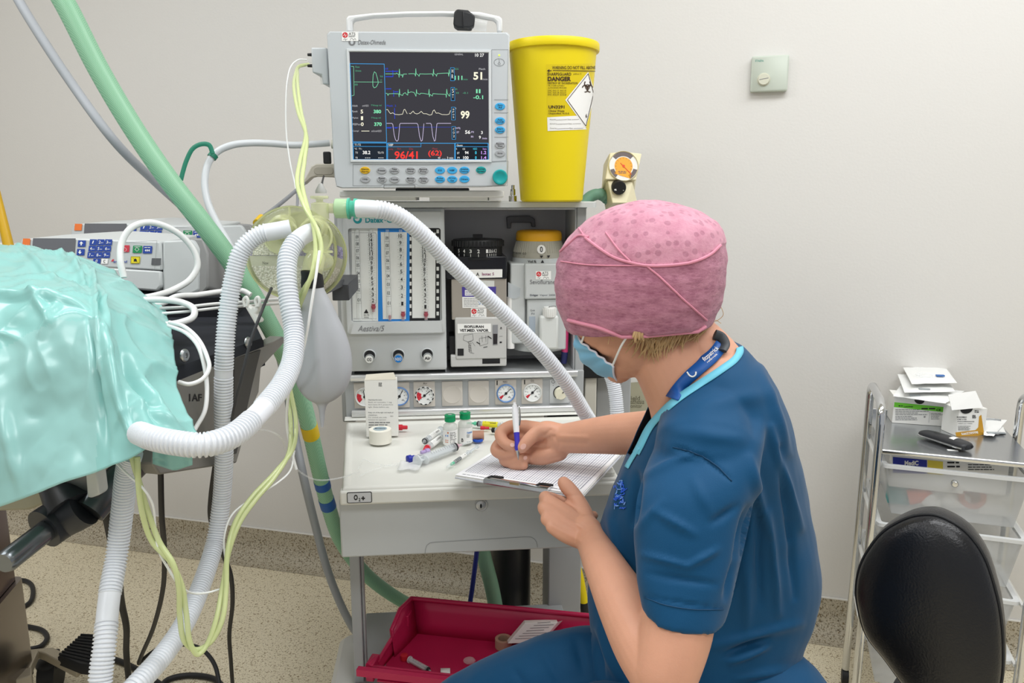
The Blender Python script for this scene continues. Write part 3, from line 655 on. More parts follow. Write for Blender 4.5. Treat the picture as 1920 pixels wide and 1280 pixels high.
for zx, zy, m, lb in ((598, 380, m_byel, ('Silence', 'Alarms')), (748, 381, m_bgrey, ('Freeze',)), (862, 380, m_bgrey, ('Take', 'Snapshot')), (1008, 380, m_bgrey, ('Alarms', 'Setup')), (1122, 381, m_bgrey, ('Record', 'Print')),
                      (1272, 380, m_bblue, ('ECG',)), (1382, 380, m_bblue, ('NIBP',)), (1492, 379, m_bblue, ('Invasive', 'Pressures')), (1641, 378, m_bteal, ('Normal', 'Screen')),
                      (600, 461, m_bgrey, ('Help',)), (750, 462, m_bgrey, ('Reset', 'Case')), (862, 462, m_bgrey, ('Trends',)), (1010, 463, m_bgrey, ('Monitor', 'Setup')), (1124, 464, m_bgrey, ('Patient', 'Data')),
                      (1272, 462, m_bblue, ('Pulse', 'Oximetry')), (1382, 461, m_bblue, ('Airway', 'Gas')), (1492, 460, m_bblue, ('Others',))):
    key(*Z5(zx, zy), m, lab=lb)
for y, m, lb in ((199.5, m_bblue, ('Zero', 'All')), (226.5, m_bblue, ('Auto', 'On/Off')), (243.5, m_bblue, ('Start', 'Cancel')), (271.5, m_bgrey, ('Record', 'Wave')), (287.5, m_bgrey, ('Stop',))): key(937.5, y, m, lab=lb)
mb = MB(); a, b = MN.px(937.5, 332); K = MN.at(a, b); mb.lathe(K.o, K.n, [(.0172, -.001), (.0172, .014), (.0155, .017), (.012, .0172), (.0105, .0162), (0, .0162)], 40); mb.build('control_dial', m_bteal, pm)
mb = MB(); a, b = MN.px(936, 117); mb.strip(MN, [(936+9.6*cos(t*pi/12), 117+7*sin(t*pi/12)) for t in range(24)], .0006, .0006, closed=True); mb.strip(MN, [(936, 111), (936, 117)], .0006, .0006); mb.strip(MN, [(936+2*cos(t*pi/5), 119.5+2*sin(t*pi/5)) for t in range(10)], .0005, .0006, closed=True)
mb.build('power_mark', m_ink, pm, smooth=False)
mb = MB(); mb.poly(MN, [(936+1.6*cos(t), 103.5+1.8*sin(t)) for t in range(6)], .0012); mb.build('power_light', em('led_green', '#cdf23a', 1.6), pm, smooth=False)
# badge and asset sticker
mb = MB(); mb.mi = 0; mb.text(MN, 'Datex-Ohmeda', 671, 75, 723, 83.5, .0006, .01, shear=.25); mb.poly(MN, [(660+6.5*cos(t*pi/10), 79+6.5*sin(t*pi/10)) for t in range(20)], .0005); mb.mi = 1; mb.poly(MN, [(660+2.8*cos(t*pi/10), 79.5+3.5*sin(t*pi/10)) for t in range(20)], .0007); mb.build('maker_badge', [m_inkg, m_mon], pm, smooth=False)
m_stred = mat('sticker_red', '#cf3038', .5)
def asset_sticker(fr, x0, y0, x1, y1, parent, lift=.0006):
    mb = MB(); w = x1-x0; h = y1-y0
    mb.mi = 0; mb.poly(fr, [(x0, y0), (x1, y0), (x1, y1), (x0, y1)], lift)
    mb.mi = 1; mb.poly(fr, [(x0+w*.2+w*.17*cos(t*pi/10), y0+h*.36+h*.30*sin(t*pi/10)) for t in range(20)], lift+.0002)
    mb.mi = 0; mb.strip(fr, [(x0+w*.06, y0+h*.4), (x0+w*.14, y0+h*.4), (x0+w*.18, y0+h*.2), (x0+w*.22, y0+h*.55), (x0+w*.26, y0+h*.36), (x0+w*.34, y0+h*.36)], .0006, lift+.0004)
    mb.mi = 2; mb.text(fr, 'ATS', x0+w*.42, y0+h*.08, x0+w*.82, y0+h*.38, lift+.0003); mb.greek(fr, x0+w*.42, y0+h*.4, x0+w*.96, y0+h*.6, 2, .4, lift+.0003, seed=3)
    mb.strip(fr, [(x0+w*a, y0+h*b) for a, b in ((.08, .86), (.2, .72), (.22, .92), (.34, .76))], .0006, lift+.0003)
    mb.strip(fr, [(x0+w*a, y0+h*b) for a, b in ((.5, .92), (.56, .7), (.66, .74), (.7, .9), (.8, .72), (.86, .9))], .0006, lift+.0003)
    return mb.build('asset_sticker', [m_paper, m_stred, m_ink], parent, smooth=False)
asset_sticker(MN, 641, 59.5, 672, 77, pm, .0009)
# carry handle, mounting plate, side module
mb = MB(); pts = [(651, 62), (650, 36), (655, 31), (700, 26), (760, 23), (830, 22), (900, 24), (936, 32), (942, 37), (942, 62)]; pin = [(932, 62), (931, 44), (925, 39), (890, 33), (830, 30), (760, 31), (700, 34), (668, 39), (662, 42), (662, 62)]
HF = MN.at(0, 0, -.05); mb.prism(HF, [HF.px(*p) for p in pts+pin][::-1], -.012, .012); mb.build('carry_handle', mat('handle_white', '#dcdddc', .45), pm, bevel=.004)
mb = MB(); BB = yawfr(PY(785, 362, 1.845), 3.5)
def bpx(x0, y0, x1, y1, c0, c1): a0_, b1_ = BB.px(x0, y0); a1_, b0_ = BB.px(x1, y1); mb.box(BB, a0_, a1_, b0_, b1_, c0, c1)
bpx(636, 357, 945, 370, -.20, 0); mb.build('mounting_plate', m_white, pm, bevel=.003)
mb = MB(); bpx(655, 367, 778, 376, -.18, -.006); mb.build('plate_rail', m_off, pm, bevel=.001)
mb = MB(); bpx(805, 367, 915, 377, -.18, -.006); mb.build('plate_rail', m_off, pm, bevel=.001)
mb = MB(); bpx(917, 366, 941, 377, -.18, -.002); mb.build('plate_foot', m_white, pm, bevel=.003)
mb = MB(); bpx(740, 352, 880, 360, -.12, -.02); mb.build('neck', m_dgrey, pm, bevel=.003)
mb = MB(); SM = MN.at(0, 0, -.03); a, b = SM.px(583, 89); a2, b2 = SM.px(616, 158); mb.prism(SM, [(a, b), (a, SM.px(0, 133)[1]), (SM.px(596, 0)[0], SM.px(0, 137)[1]), (SM.px(597, 0)[0], b2), (a2, b2), (a2, b)][::1][::-1], -.11, 0); sm = mb.build('side_module', m_mon, pm, bevel=.003)
mb = MB()
for y in (100, 121): mb.cyl(SM.w(584, y)+SM.n*-.02, SM.w(573, y)+SM.n*-.02, .0038, .0030, 14)
mb.mi = 1; mb.cyl(SM.w(584, 111)+SM.n*-.02, SM.w(575, 112)+SM.n*-.02, .0045, .0045, 14); mb.build('module_port', [m_rub, m_clear], sm)
mb = MB(); q = SM.w(604, 137)+SM.n*-.02; mb.lathe(q, (0, 0, -1), [(.009, -.002), (.009, .012), (.008, .022), (0, .023)], 20); mb.build('water_trap', m_clear, sm)
mb = MB(); mb.mi = 0; mb.cyl(MN.w(609, 268)+MN.n*-.08, MN.w(622, 268)+MN.n*-.08, .010, .011, 20); mb.build('hose_socket', mat('socket_ivory', '#d4d2c4', .5), pm)
# ============================================================ clip-on sensor adapter lying on the handle
CFm = yawfr(PY(875, 42, 1.83), 2); cl = thing('cable_connector', 'black plug with a clear plastic sleeve lying over the handle of the monitor', 'connector', CFm.o)
mb = MB(); mb.prism(CFm, [CFm.px(*p) for p in ((852, 26), (857, 20), (878, 22), (887, 30), (885, 56), (858, 55), (850, 50))][::-1], -.018, .018); mb.build('plug', m_rub, cl, bevel=.004)
mb = MB(); mb.prism(CFm, [CFm.px(*p) for p in ((868, 24), (884, 28), (891, 34), (889, 53), (880, 56), (868, 55))][::-1], .0, .0225); mb.build('grip', mat('grip_black', '#222326', .5), cl, bevel=.003)
mb = MB(); mb.pipe([CFm.w(884, 43), CFm.w(900, 47), CFm.w(913, 49)], [.0125, .0125, .0115], 20); mb.build('clear_sleeve', m_clear, cl)
# ============================================================ sharps bin
BIN_Y = 1.93
bb = PY(1034, 372, BIN_Y); zb0 = ztop+.0005
bc = V((bb.x, bb.y, zb0)); k = (bc.y-0)/FPX
bn = thing('sharps_bin', 'tall yellow sharps bin with a danger label, on the machine shelf beside the monitor', 'sharps bin', bc)
m_yel = mat('bin_yellow', '#e6cf10', .42, spec=.4)
rb = .0765; dep = proj(bc)[2]
hb = (PY(1040, 96, BIN_Y).z-zb0); rt = 79*dep/FPX
mb = MB(); mb.lathe(bc, (0, 0, 1), [(rb-.004, 0), (rb, .004), (rb+(rt-rb)*.5, hb*.5), (rt, hb), (rt-.003, hb), (0, hb)], 64); bo = mb.build('container', m_yel, bn)
mb = MB(); rl = 84*dep/FPX; mb.lathe(bc+V((0, 0, hb-.004)), (0, 0, 1), [(rt, 0), (rl-.001, 0), (rl, .002), (rl, .016), (rl-.002, .019), (rl-.006, .020), (rl-.010, .017), (.05, .022), (.045, .026), (0, .026)], 64); mb.build('lid', m_yel, bn)
# label wrapped on the bin: x = angle, y = height
def rb_at(z): return rb+(rt-rb)*max(0, min(1, (z-bc.z)/hb))
def binray(x, y):
    d = ray(x, y); o = CAM-bc; best = (9, None)
    for i in range(140):
        t = 1.62+i*.0035; p = CAM+d*t; r = hypot(p.x-bc.x, p.y-bc.y)-rb_at(p.z)
        if abs(r) < best[0] or (r < 0 and best[0] < .002): best = (min(abs(r), best[0]), t)
        if r < 0: break
    lo, hi = best[1]-.0036, best[1]
    for i in range(14):
        m = (lo+hi)/2; p = CAM+d*m
        if hypot(p.x-bc.x, p.y-bc.y) < rb_at(p.z): hi = m
        else: lo = m
    p = CAM+d*hi; n = V((p.x-bc.x, p.y-bc.y, 0)).normalized()*rb_at(p.z)
    return V((bc.x+n.x, bc.y+n.y, p.z))
def bmk(x, y, lift):
    p = binray(x, y); n = V((p.x-bc.x, p.y-bc.y, 0)).normalized(); return p+n*lift
mb = MB()
def bgrid(mb, pts_quad, n, lift):
    (A, B, Cc, D) = pts_quad; P = []
    for i in range(n+1):
        row = []
        for j in range(n+1):
            u = j/n; v = i/n; x = (A[0]*(1-u)+B[0]*u)*(1-v)+(D[0]*(1-u)+Cc[0]*u)*v; y = (A[1]*(1-u)+B[1]*u)*(1-v)+(D[1]*(1-u)+Cc[1]*u)*v; row.append(bmk(x, y, lift))
        P.append(row)
    mb.grid(P)
Zb = lambda x, y: (1000+x/8, 100+y/8)
mb.mi = 0; bgrid(mb, [Zb(192, 165), Zb(930, 150), Zb(895, 1130), Zb(215, 1165)], 14, .0003)
mb.mi = 1; bgrid(mb, [Zb(208, 960), Zb(650, 935), Zb(800, 1140), Zb(215, 1165)], 12, .0006)
bgrid(mb, [Zb(818, 278), Zb(925, 600), Zb(782, 1120), Zb(478, 700)], 14, .0008)
mb.mi = 2
def bst(pts, w, lift=.0014):
    for a, b in zip(pts, pts[1:]):
        d = V((b[0]-a[0], b[1]-a[1])); n = V((-d.y, d.x)).normalized()*w; m = max(1, int(d.length/30))
        for i in range(m):
            p = V(a)+d*(i/m); q = V(a)+d*((i+1)/m)
            mb.add([bmk(*Zb(*(c)), lift) for c in (p-n, q-n, q+n, p+n)], [(0, 1, 2, 3)])
bst([(818, 305), (898, 600), (782, 1090), (508, 700), (818, 305)], 4)
bst([(292, 256), (925, 268)], 5); bst([(210, 262), (275, 260)], 6); mb.add([bmk(*Zb(*c), .0014) for c in ((205, 262), (243, 238), (240, 284))], [(0, 1, 2)])
def bt(s, x0, y0, x1, y1, b=.02):
    p, q = Zb(x0, y0), Zb(x1, y1)
    vs, fs = textmesh(s, b); ax = min(p_.x for p_ in vs); bx = max(p_.x for p_ in vs); ay = min(p_.y for p_ in vs); by = max(p_.y for p_ in vs)
    mb.add([bmk(p[0]+(q[0]-p[0])*(v.x-ax)/(bx-ax), q[1]+(p[1]-q[1])*(v.y-ay)/(by-ay), .0012) for v in vs], fs)
bt('WARNING DO NOT FILL ABOVE', 282, 190, 925, 238, .01); bt('SHARPSGUARD', 210, 290, 565, 334, .015); bt('yellow 5', 596, 296, 714, 326, 0); bt('DANGER', 216, 350, 562, 418, .04); bt('DESTROY BY INCINERATION', 218, 432, 660, 462, .01)
bt('OR OTHER SUITABLY', 220, 474, 466, 494, 0); bt('AUTHORISED PROCESS', 220, 508, 496, 528, 0); bt('EWC 18-01-01 18-01-03', 220, 548, 492, 570, 0); bt('EWC 18-01-08 18-02-01', 220, 580, 488, 602, 0); bt('EWC 18-02-07 18-02-08', 220, 610, 492, 632, 0)
bt('UN3291', 228, 780, 466, 828, .03); bt('Clinical Waste', 228, 848, 464, 878, .015); bt('Unspecified, N.O.S.', 228, 890, 540, 920, .015); bt('6', 776, 908, 802, 966, .02)
for y, a, b in ((1000, 'Hospital', 'Area'), (1064, 'Started by', 'Date'), (1132, 'Closed by', 'Date')):
    o_ = (y-1000)/132*30; bt(a, 248, y-16, 248+11*len(a), y+4, 0); bst([(250+11*len(a), y), (505+o_, y-8)], 2); bt(b, 512+o_, y-18, 560+o_, y, 0); bst([(568+o_, y-6), (680+o_*2, y-10)], 2)
# biohazard trefoil
ctr_ = (806, 505)
for k3 in range(3):
    t = radians(-90+120*k3); cxx, cyy = ctr_[0]+40*cos(t), ctr_[1]+48*sin(t); t += pi
    arc = [(cxx+44*cos(t+radians(q)), cyy+52*sin(t+radians(q))) for q in range(-132, 133, 22)]
    bst([(x, y) for x, y in arc], 8)
bst([(ctr_[0]+32*cos(radians(q)), ctr_[1]+38*sin(radians(q))) for q in range(0, 361, 30)], 4.5)
mb.build('hazard_label', [mat('label_yellow', '#dcc40c', .4), m_paper, mat('label_ink', '#3b2510', .6)], bn)
# ============================================================ suction regulator clipped behind the shelf
SG = yawfr(PY(1170, 330, 2.0), 6, 14)
sr = thing('suction_regulator', 'cream suction regulator with an amber dial and black knob, right of the yellow bin', 'regulator', SG.o)
m_cream = mat('regulator_cream', '#e4dcba', .4); Zg = lambda x, y: (1060+x/9.844, 270+y/9.844)
def gp(*pts): return [SG.px(*Zg(*p)) for p in pts]
mb = MB(); face = gp((825, 160), (1110, 142), (1412, 175), (1310, 665), (735, 650))[::-1]; back = gp((845, 190), (1110, 170), (1470, 240), (1440, 780), (800, 780))[::-1]
mb.loft([[SG.p(a, b, -.09) for a, b in back], [SG.p(a, b, -.02) for a, b in face], [SG.p(a, b, 0) for a, b in face]])
low = gp((790, 640), (1300, 655), (1390, 1040), (880, 1080))[::-1]; lowf = gp((790, 660), (1255, 680), (1150, 1080), (880, 1080))[::-1]
mb.loft([[SG.p(a, b, -.085) for a, b in low], [SG.p(a, b, -.03) for a, b in low], [SG.p(a, b, -.006) for a, b in lowf]])
reg = mb.build('housing', m_cream, sr, bevel=.002)
a, b = SG.px(*Zg(1072, 410)); r = abs(SG.px(*Zg(1350, 410))[0]-a); G = SG.at(a, b); mb = MB()
mb.mi = 0; mb.lathe(G.o, G.n, [(r, -.001), (r, .003), (r*.97, .0045), (r*.93, .001), (0, .001)], 40); mb.mi = 1; mb.lathe(G.p(0, 0, .0006), G.n, [(r*.93, 0), (r*.93, .0008), (0, .0008)], 40)
mb.mi = 2; mb.poly(G, [(r*.6*cos(t*pi/16), r*.6*sin(t*pi/16)) for t in range(32)], .0018, False); mb.poly(G, [(-r*.62, -r*.5), (r*.42, -r*.82), (r*.5, -r*.3), (-r*.5, -r*.2)], .0019, False)
mb.mi = 3
for t0, t1 in ((45, 138), (-64, -15), (195, 234)):
    ts = list(range(t0, t1, 4))+[t1]
    mb.poly(G, [(r*.66*cos(radians(t)), r*.66*sin(radians(t))) for t in ts]+[(r*.92*cos(radians(t)), r*.92*sin(radians(t))) for t in reversed(ts)], .0019, False)
for k in range(13):
    t = radians(-40+270*k/12-5); mb.strip(G, [(r*.48*cos(t), r*.48*sin(t)), (r*.56*cos(t), r*.56*sin(t))], .0007, .0022, False)
mb.greek(G, -r*.35, -r*.3, r*.35, -r*.5, 2, .5, .0023, False, 4)
mb.mi = 4; mb.strip(G, [(-r*.2, r*.2), (r*.5, -r*.55)], .0014, .0028, False); mb.poly(G, [(r*.09*cos(t), r*.09*sin(t)) for t in range(6)], .003, False)
mb.build('dial', [m_cream, m_white, mat('dial_amber', '#f0a52c', .45), mat('dial_grey', '#665c5c', .5), mat('needle_red', '#e04a2a', .5)], reg)
KP = Fr(SG.w(*Zg(985, 800))+SG.n*.0, SG.u, (SG.v*1+SG.n*.55), (SG.n*1-SG.v*.45)); rk = .0175
mb = MB(); mb.mi = 0; mb.lathe(KP.p(0, 0, -.012), KP.n, [(rk*1.02, 0), (rk, .020), (rk*.92, .022), (0, .022)], 32); mb.mi = 1
ts = range(190, 335, 8); mb.poly(KP, [(rk*.8*cos(radians(t)), rk*.8*sin(radians(t))) for t in ts]+[(rk*(.62-.12*(335-t)/145)*cos(radians(t)), rk*(.62-.12*(335-t)/145)*sin(radians(t))) for t in reversed(list(ts))], .0105, False)
mb.build('knob', [m_black, m_white], sr)
mb = MB(); mb.cyl(SG.p(.005, -.07, -.05), SG.p(.005, -.20, -.045), .012); mb.box(SG, -.02, .03, -.26, -.18, -.09, -.02); mb.build('bracket', m_grey2, sr, bevel=.002)
# ============================================================ wall control
wc = thing('wall_control', 'pale grey-green square wall control with a slotted dial, high on the bare wall at right', 'wall control', WF.w(1441, 174))
a0_, b0_ = WF.px(1406, 174); a1_, b1_ = WF.px(1479, 105); m_wc = mat('control_greygreen', '#c3cbbf', .45)
mb = MB(); mb.prism(WF.at((a0_+a1_)/2, (b0_+b1_)/2), rrect(a1_-a0_, b1_-b0_, .004, 3), .0005, .024, .003); mb.build('cover', m_wc, wc)
Wt = WF.at(0, 0, .024); a, b = Wt.px(1432, 149); K = Wt.at(a, b); r = .0165; mb = MB(); mb.mi = 0; mb.lathe(K.o, K.n, [(r*1.15, 0), (r*1.1, .0015), (r, .0015), (r*.97, .006), (r*.9, .007), (0, .007)], 32); mb.mi = 1; mb.strip(K, [(-r*.75, -.001), (r*.75, .003)], .0018, .0072, False); mb.build('dial', [mat('dial_ivory', '#cfcfbd', .45), m_inkg], wc)
mb = MB(); mb.text(Wt, 'STAEFA', 1416, 112, 1432, 116, .0004, .02); mb.build('printed_mark', mat('mark_teal', '#5f9a8d', .5), wc)
# ============================================================ vaporizers in the bay
Zv = lambda x, y: (600+x/3.556, 360+y/3.556)
def quadbox(mb, fr, x0, y0, x1, y1, c0, c1):
    a0, b1 = fr.px(x0, y0, c1); a1, b0 = fr.px(x1, y1, c1); mb.box(fr, a0, a1, b0, b1, c0, c1)
VF = MF(.02)
iv = thing('vaporizer', 'black-topped metal vaporizer with a white filling label, left one in the bay', 'vaporizer', MF(-.04).w(898, 686), 'vaporizers in the bay')
m_champ = mat('vaporizer_metal', '#b4aea4', .38, .55)
mb = MB(); quadbox(mb, MF(0), 846, 522, 950, 598, -.112, .012); mb.build('metal_body', m_champ, iv, bevel=.002)
mb = MB(); quadbox(mb, MF(0), 834, 481, 950, 523, -.114, .016); tp = mb.build('top_block', mat('vaporizer_black', '#14161c', .25), iv, bevel=.003)
o = MF(-.045).w(896, 483); r = .066
mb = MB(); mb.lathe(o, (0, 0, 1), [(r*1.02, 0), (r*1.02, .004), (r*.95, .006), (r*.95, .030), (r, .032), (r, .044), (r*.96, .048), (r*.3, .051), (0, .051)], 56)
for k in range(44):
    t = 2*pi*k/44; d = V((cos(t), sin(t), 0)); mb.cyl(o+d*r*.985+V((0, 0, .031)), o+d*r*.985+V((0, 0, .045)), .0028, None, 6)
mb.box(flat(o+V((0, 0, .049)), MYAW), -.012, .012, -.012, .012, 0, .011)
dl = mb.build('dial', m_black, iv)
mb = MB(); rr_ = r*.957
def ringtxt(mb, o, rad, z, txt, ang, w, h, cone=0):
    t = radians(ang)
    def bend(x, y, l): 
        a = t+x/rad; q = rad+l-cone*(y-z); return o+V((q*sin(a), -q*cos(a), y))
    mb.text(None, txt, -w/2, z+h/2, w/2, z-h/2, .0008, .02, False, bend=bend)
for i, (s_, an) in enumerate((('5', -46), ('4', -30), ('3', -14), ('2', 4), ('1', 24), ('.8', 30.5), ('.6', 36), ('.4', 42), ('.2', 48))):
    ringtxt(mb, o, rr_, .021, s_, an, .006 if len(s_) == 1 else .005, .009)
    a = radians(an); mb.box(Fr(o+V((rr_*sin(a), -rr_*cos(a), 0)), (cos(a), sin(a), 0), (0, 0, 1), (sin(a), -cos(a), 0)), -.0006, .0006, .007, .014, 0, .0008)
mb.build('dial_numbers', m_white, dl, smooth=False)
mb = MB(); L1 = MF(.0165); mb.mi = 0; mb.poly(L1, [Zv(*p) for p in ((908, 517), (1216, 514), (1215, 568), (910, 576))], .0003); mb.mi = 1; mb.text(L1, 'Isotec 5', *Zv(1080, 536), *Zv(1160, 556), .0006, .02); mb.mi = 2; mb.text(L1, 'A', *Zv(1040, 536), *Zv(1062, 560), .0006, .02); mb.build('name_label', [m_paper, mat('ink_purple', '#8a3a6a', .6), m_ink], iv, smooth=False)
mb = MB(); L2 = MF(.0125); m_purp = mat('sticker_purple', '#4a3f96', .5)
mb.mi = 0; mb.poly(L2, [Zv(*p) for p in ((962, 585), (1162, 590), (1162, 632), (964, 630))], .0003); mb.mi = 1; mb.poly(L2, [Zv(*p) for p in ((946, 632), (1174, 630), (1172, 698), (948, 698))], .0004)
mb.mi = 2; mb.poly(L2, [Zv(*p) for p in ((948, 698), (1172, 698), (1172, 770), (950, 772))], .0004); mb.poly(L2, [Zv(*p) for p in ((966, 652), (1130, 652), (1130, 688), (966, 690))], .0006)
mb.mi = 3; mb.greek(L2, *Zv(958, 704), *Zv(1100, 764), 6, .3, .0007, seed=8); mb.greek(L2, *Zv(970, 636), *Zv(1100, 648), 1, .4, .0007, seed=5); mb.mi = 1; mb.greek(L2, *Zv(970, 656), *Zv(1120, 686), 3, .3, .0008, seed=2)
mb.mi = 4; mb.text(L2, 'VET', *Zv(1055, 728), *Zv(1118, 752), .0007)
mb.build('service_sticker', [mat('label_grey', '#d8dad6', .5), m_purp, m_paper, m_inkg, mat('ink_lightblue', '#86a9cf', .6)], iv, smooth=False)
asset_sticker(L2, *Zv(1006, 774), *Zv(1110, 832), iv)
mb = MB(); quadbox(mb, MF(0), 853, 596, 950, 672, -.1, .022); quadbox(mb, MF(0), 845, 666, 950, 686, -.1, .020); mb.build('filler_box', mat('filler_grey', '#c2c2bf', .4), iv, bevel=.003)
L3 = MF(.0224); mb = MB(); mb.mi = 0; mb.poly(L3, [Zv(*p) for p in ((916, 878), (1140, 876), (1140, 932), (918, 942))], .0003); mb.mi = 1
mb.text(L3, 'ISOFLURAN', *Zv(962, 888), *Zv(1092, 905), .0006, .04); mb.text(L3, 'VET.MED. VAPOR', *Zv(932, 912), *Zv(1124, 931), .0006, .04)
mb.poly(L3, [Zv(*p) for p in ((917, 1043), (958, 1043), (958, 1090), (917, 1090))], .0004)
def dr(*pts, w=.0006, closed=False): mb.strip(L3, [Zv(*p) for p in pts], w, .0005, closed=closed)
dr((960, 955), (1018, 945), (1022, 985), (985, 998), (955, 985), closed=True); dr((985, 998), (1000, 1020), (1012, 1070)); dr((1015, 1000), (1034, 1025)); dr((990, 1020), (1000, 1070), (1028, 1075)); dr((1062, 975), (1120, 965), (1118, 1010), (1066, 1025), closed=True); dr((1080, 958), (1082, 1000)); dr((1105, 955), (1106, 998)); dr((1045, 1000), (1066, 1012), w=.0022); dr((1120, 960), (1142, 975), w=.0022); dr((1090, 1035), (1115, 1030), w=.0015)
for y in (1000, 1012, 1024, 1036, 1048, 1060): dr((990, y), (1010, y-4), w=.0008)
dr((1200, 912), (1214, 912)); mb.poly(L3, [Zv(*p) for p in ((1207, 898), (1214, 908), (1200, 908))], .0005); dr((1196, 962), (1216, 960)); mb.poly(L3, [Zv(*p) for p in ((1198, 996), (1212, 996), (1212, 1006), (1198, 1006))], .0005)
mb.build('filling_diagram', [m_paper, m_ink], iv, smooth=False)
mb = MB(); mb.mi = 0; mb.poly(L3, [Zv(*p) for p in ((1150, 886), (1186, 884), (1184, 1018), (1152, 1020))], .0004); mb.mi = 1; mb.poly(L3, [Zv(*p) for p in ((1154, 944), (1183, 944), (1181, 1012), (1155, 1014))], .0006); mb.build('sight_glass', [mat('sight_grey', '#8b8d90', .2), mat('sight_dark', '#2b2c30', .15)], iv, smooth=False)
mb = MB(); quadbox(mb, MF(0), *Zv(1082, 1098), *Zv(1200, 1142), .015, .0205); mb.build('filler_slot', m_black, iv); mb = MB(); quadbox(mb, MF(0), *Zv(862, 962), *Zv(900, 1078), -.06, .006); mb.build('clamp_lever', m_black, iv, bevel=.001)
# right vaporizer with a yellow top
sv = thing('vaporizer', 'grey vaporizer with a yellow-capped dial, right one in the bay beside her cap', 'vaporizer', MF(-.04).w(1010, 655), 'vaporizers in the bay')
m_sev = mat('vaporizer_grey', '#c4c8c7', .42); o = MF(-.076).w(1010, 487)
dpx = proj(o)[2]/FPX; hz = lambda y: (PP(1010, y, o, F0.n)-o).z
mb = MB(); mb.lathe(o, (0, 0, 1), [(52*dpx, hz(650)), (52*dpx, hz(490)), (50*dpx, hz(483)), (50*dpx, hz(481)), (0, hz(481))], 48); mb.build('round_body', m_sev, sv)
mb = MB(); prof = [(49*dpx, hz(481)), (48*dpx, hz(473)), (42*dpx, hz(450)), (0, hz(450))]; mb.lathe(o, (0, 0, 1), prof, 72)
for k in range(60):
    t = 2*pi*k/60; d = V((cos(t), sin(t), 0)); mb.pipe([o+d*47.2*dpx+V((0, 0, hz(471))), o+d*42*dpx+V((0, 0, hz(452)))], [.0016, .0012], 5)
dl = mb.build('dial', mat('dial_taupe', '#a9a698', .45), sv)
mb = MB(); mb.lathe(o, (0, 0, 1), [(42.5*dpx, hz(450)), (43*dpx, hz(446)), (42.5*dpx, hz(437)), (40*dpx, hz(433)), (34*dpx, hz(431)), (0, hz(431))], 48); mb.build('dial_cap', mat('cap_yellow', '#e5a91c', .4), dl)
mb = MB(); rd = 46*dpx; zt_ = hz(463); an0 = math.degrees(math.asin(max(-1, min(1, 3/46))))
def bendc(x, y, l):
    f = (y-hz(481))/(hz(450)-hz(481)); q = (49-7*f)*dpx+.0035+l; a = x/rd; return o+V((q*sin(a), -q*cos(a), y))
mb.mi = 0; mb.add([bendc(3*dpx+7.5*dpx*cos(t*pi/12), hz(464)+8*dpx*sin(t*pi/12), 0) for t in range(24)], [tuple(range(24))])
mb.mi = 1; mb.text(None, '0', 0.5*dpx, hz(459), 5.5*dpx, hz(469), .0006, .01, False, bend=bendc)
for x, s_ in ((-27, '0.2'), (-38, '0.4'), (-46, '0.6')): mb.text(None, s_, (x-3)*dpx, hz(470), (x+3)*dpx, hz(474), .0002, 0, False, bend=bendc); mb.add([bendc(x*dpx-.0003, hz(476), .0002), bendc(x*dpx+.0003, hz(476), .0002), bendc(x*dpx+.0003, hz(479), .0002), bendc(x*dpx-.0003, hz(479), .0002)], [(0, 1, 2, 3)])
for x in (3, 15): mb.add([bendc((x-3)*dpx, hz(475), .0002), bendc((x+3)*dpx, hz(475), .0002), bendc(x*dpx, hz(480), .0002)], [(2, 1, 0)])
mb.build('dial_numbers', [m_paper, m_ink], dl, smooth=False)
mb = MB(); FS = MF(.012); mb.mi = 0; quadbox(mb, MF(0), *Zv(1366, 478), *Zv(1640, 712), -.1, .012); quadbox(mb, MF(0), *Zv(1270, 476), *Zv(1368, 1010), -.1, -.002); quadbox(mb, MF(0), *Zv(1382, 714), *Zv(1640, 1050), -.1, .006); mb.build('front_housing', m_sev, sv, bevel=.004)
mb = MB(); SB = MF(.0122); mb.mi = 0; mb.text(SB, 'Sevoflurane', *Zv(1400, 584), *Zv(1568, 613), .0004, .01); mb.mi = 1; mb.text(SB, 'Dräger', *Zv(1400, 680), *Zv(1456, 697), .0004, .03); mb.text(SB, 'Vapor 2000', *Zv(1464, 680), *Zv(1568, 696), .0004, 0); S2 = MF(.0062); mb.text(S2, 'Quik', *Zv(1402, 782), *Zv(1434, 796), .0004); mb.text(S2, 'Fil', *Zv(1410, 804), *Zv(1430, 817), .0004)
mb.mi = 2; 
def bend2(x, y, l): q = 52.2*dpx+l; a = x/(52*dpx); return o+V((q*sin(a), -q*cos(a), y))
mb.text(None, 'Vol.%', -22*dpx, hz(483.4), -6*dpx, hz(488), .0006, .02, False, bend=bend2); mb.add([bend2(2*dpx, hz(488), .0006), bend2(8*dpx, hz(488), .0006), bend2(5*dpx, hz(482.5), .0006)], [(0, 1, 2)])
mb.build('housing_lettering', [m_inkg, mat('ink_midgrey', '#5b5f66', .6), m_ink], sv, smooth=False)
asset_sticker(SB, *Zv(1438, 526), *Zv(1540, 582), sv)
mb = MB(); quadbox(mb, MF(0), *Zv(1466, 826), *Zv(1590, 1050), .007, .035); fb = mb.build('filler_block', mat('filler_white', '#d4d7d4', .4), sv, bevel=.006)
q = MF(.024).w(*Zv(1530, 826)); mb = MB(); prof = []
mb.lathe(q, (0, 0, 1), [(.0160, -.002), (.0165, 0), (.0165, .020), (.0150, .0235), (0, .0235)], 28)
for k in range(22):
    t = 2*pi*k/22; d = V((cos(t), sin(t), 0)); mb.cyl(q+d*.0165, q+d*.0165+V((0, 0, .020)), .0014, None, 5)
mb.build('filler_cap', m_white, fb)
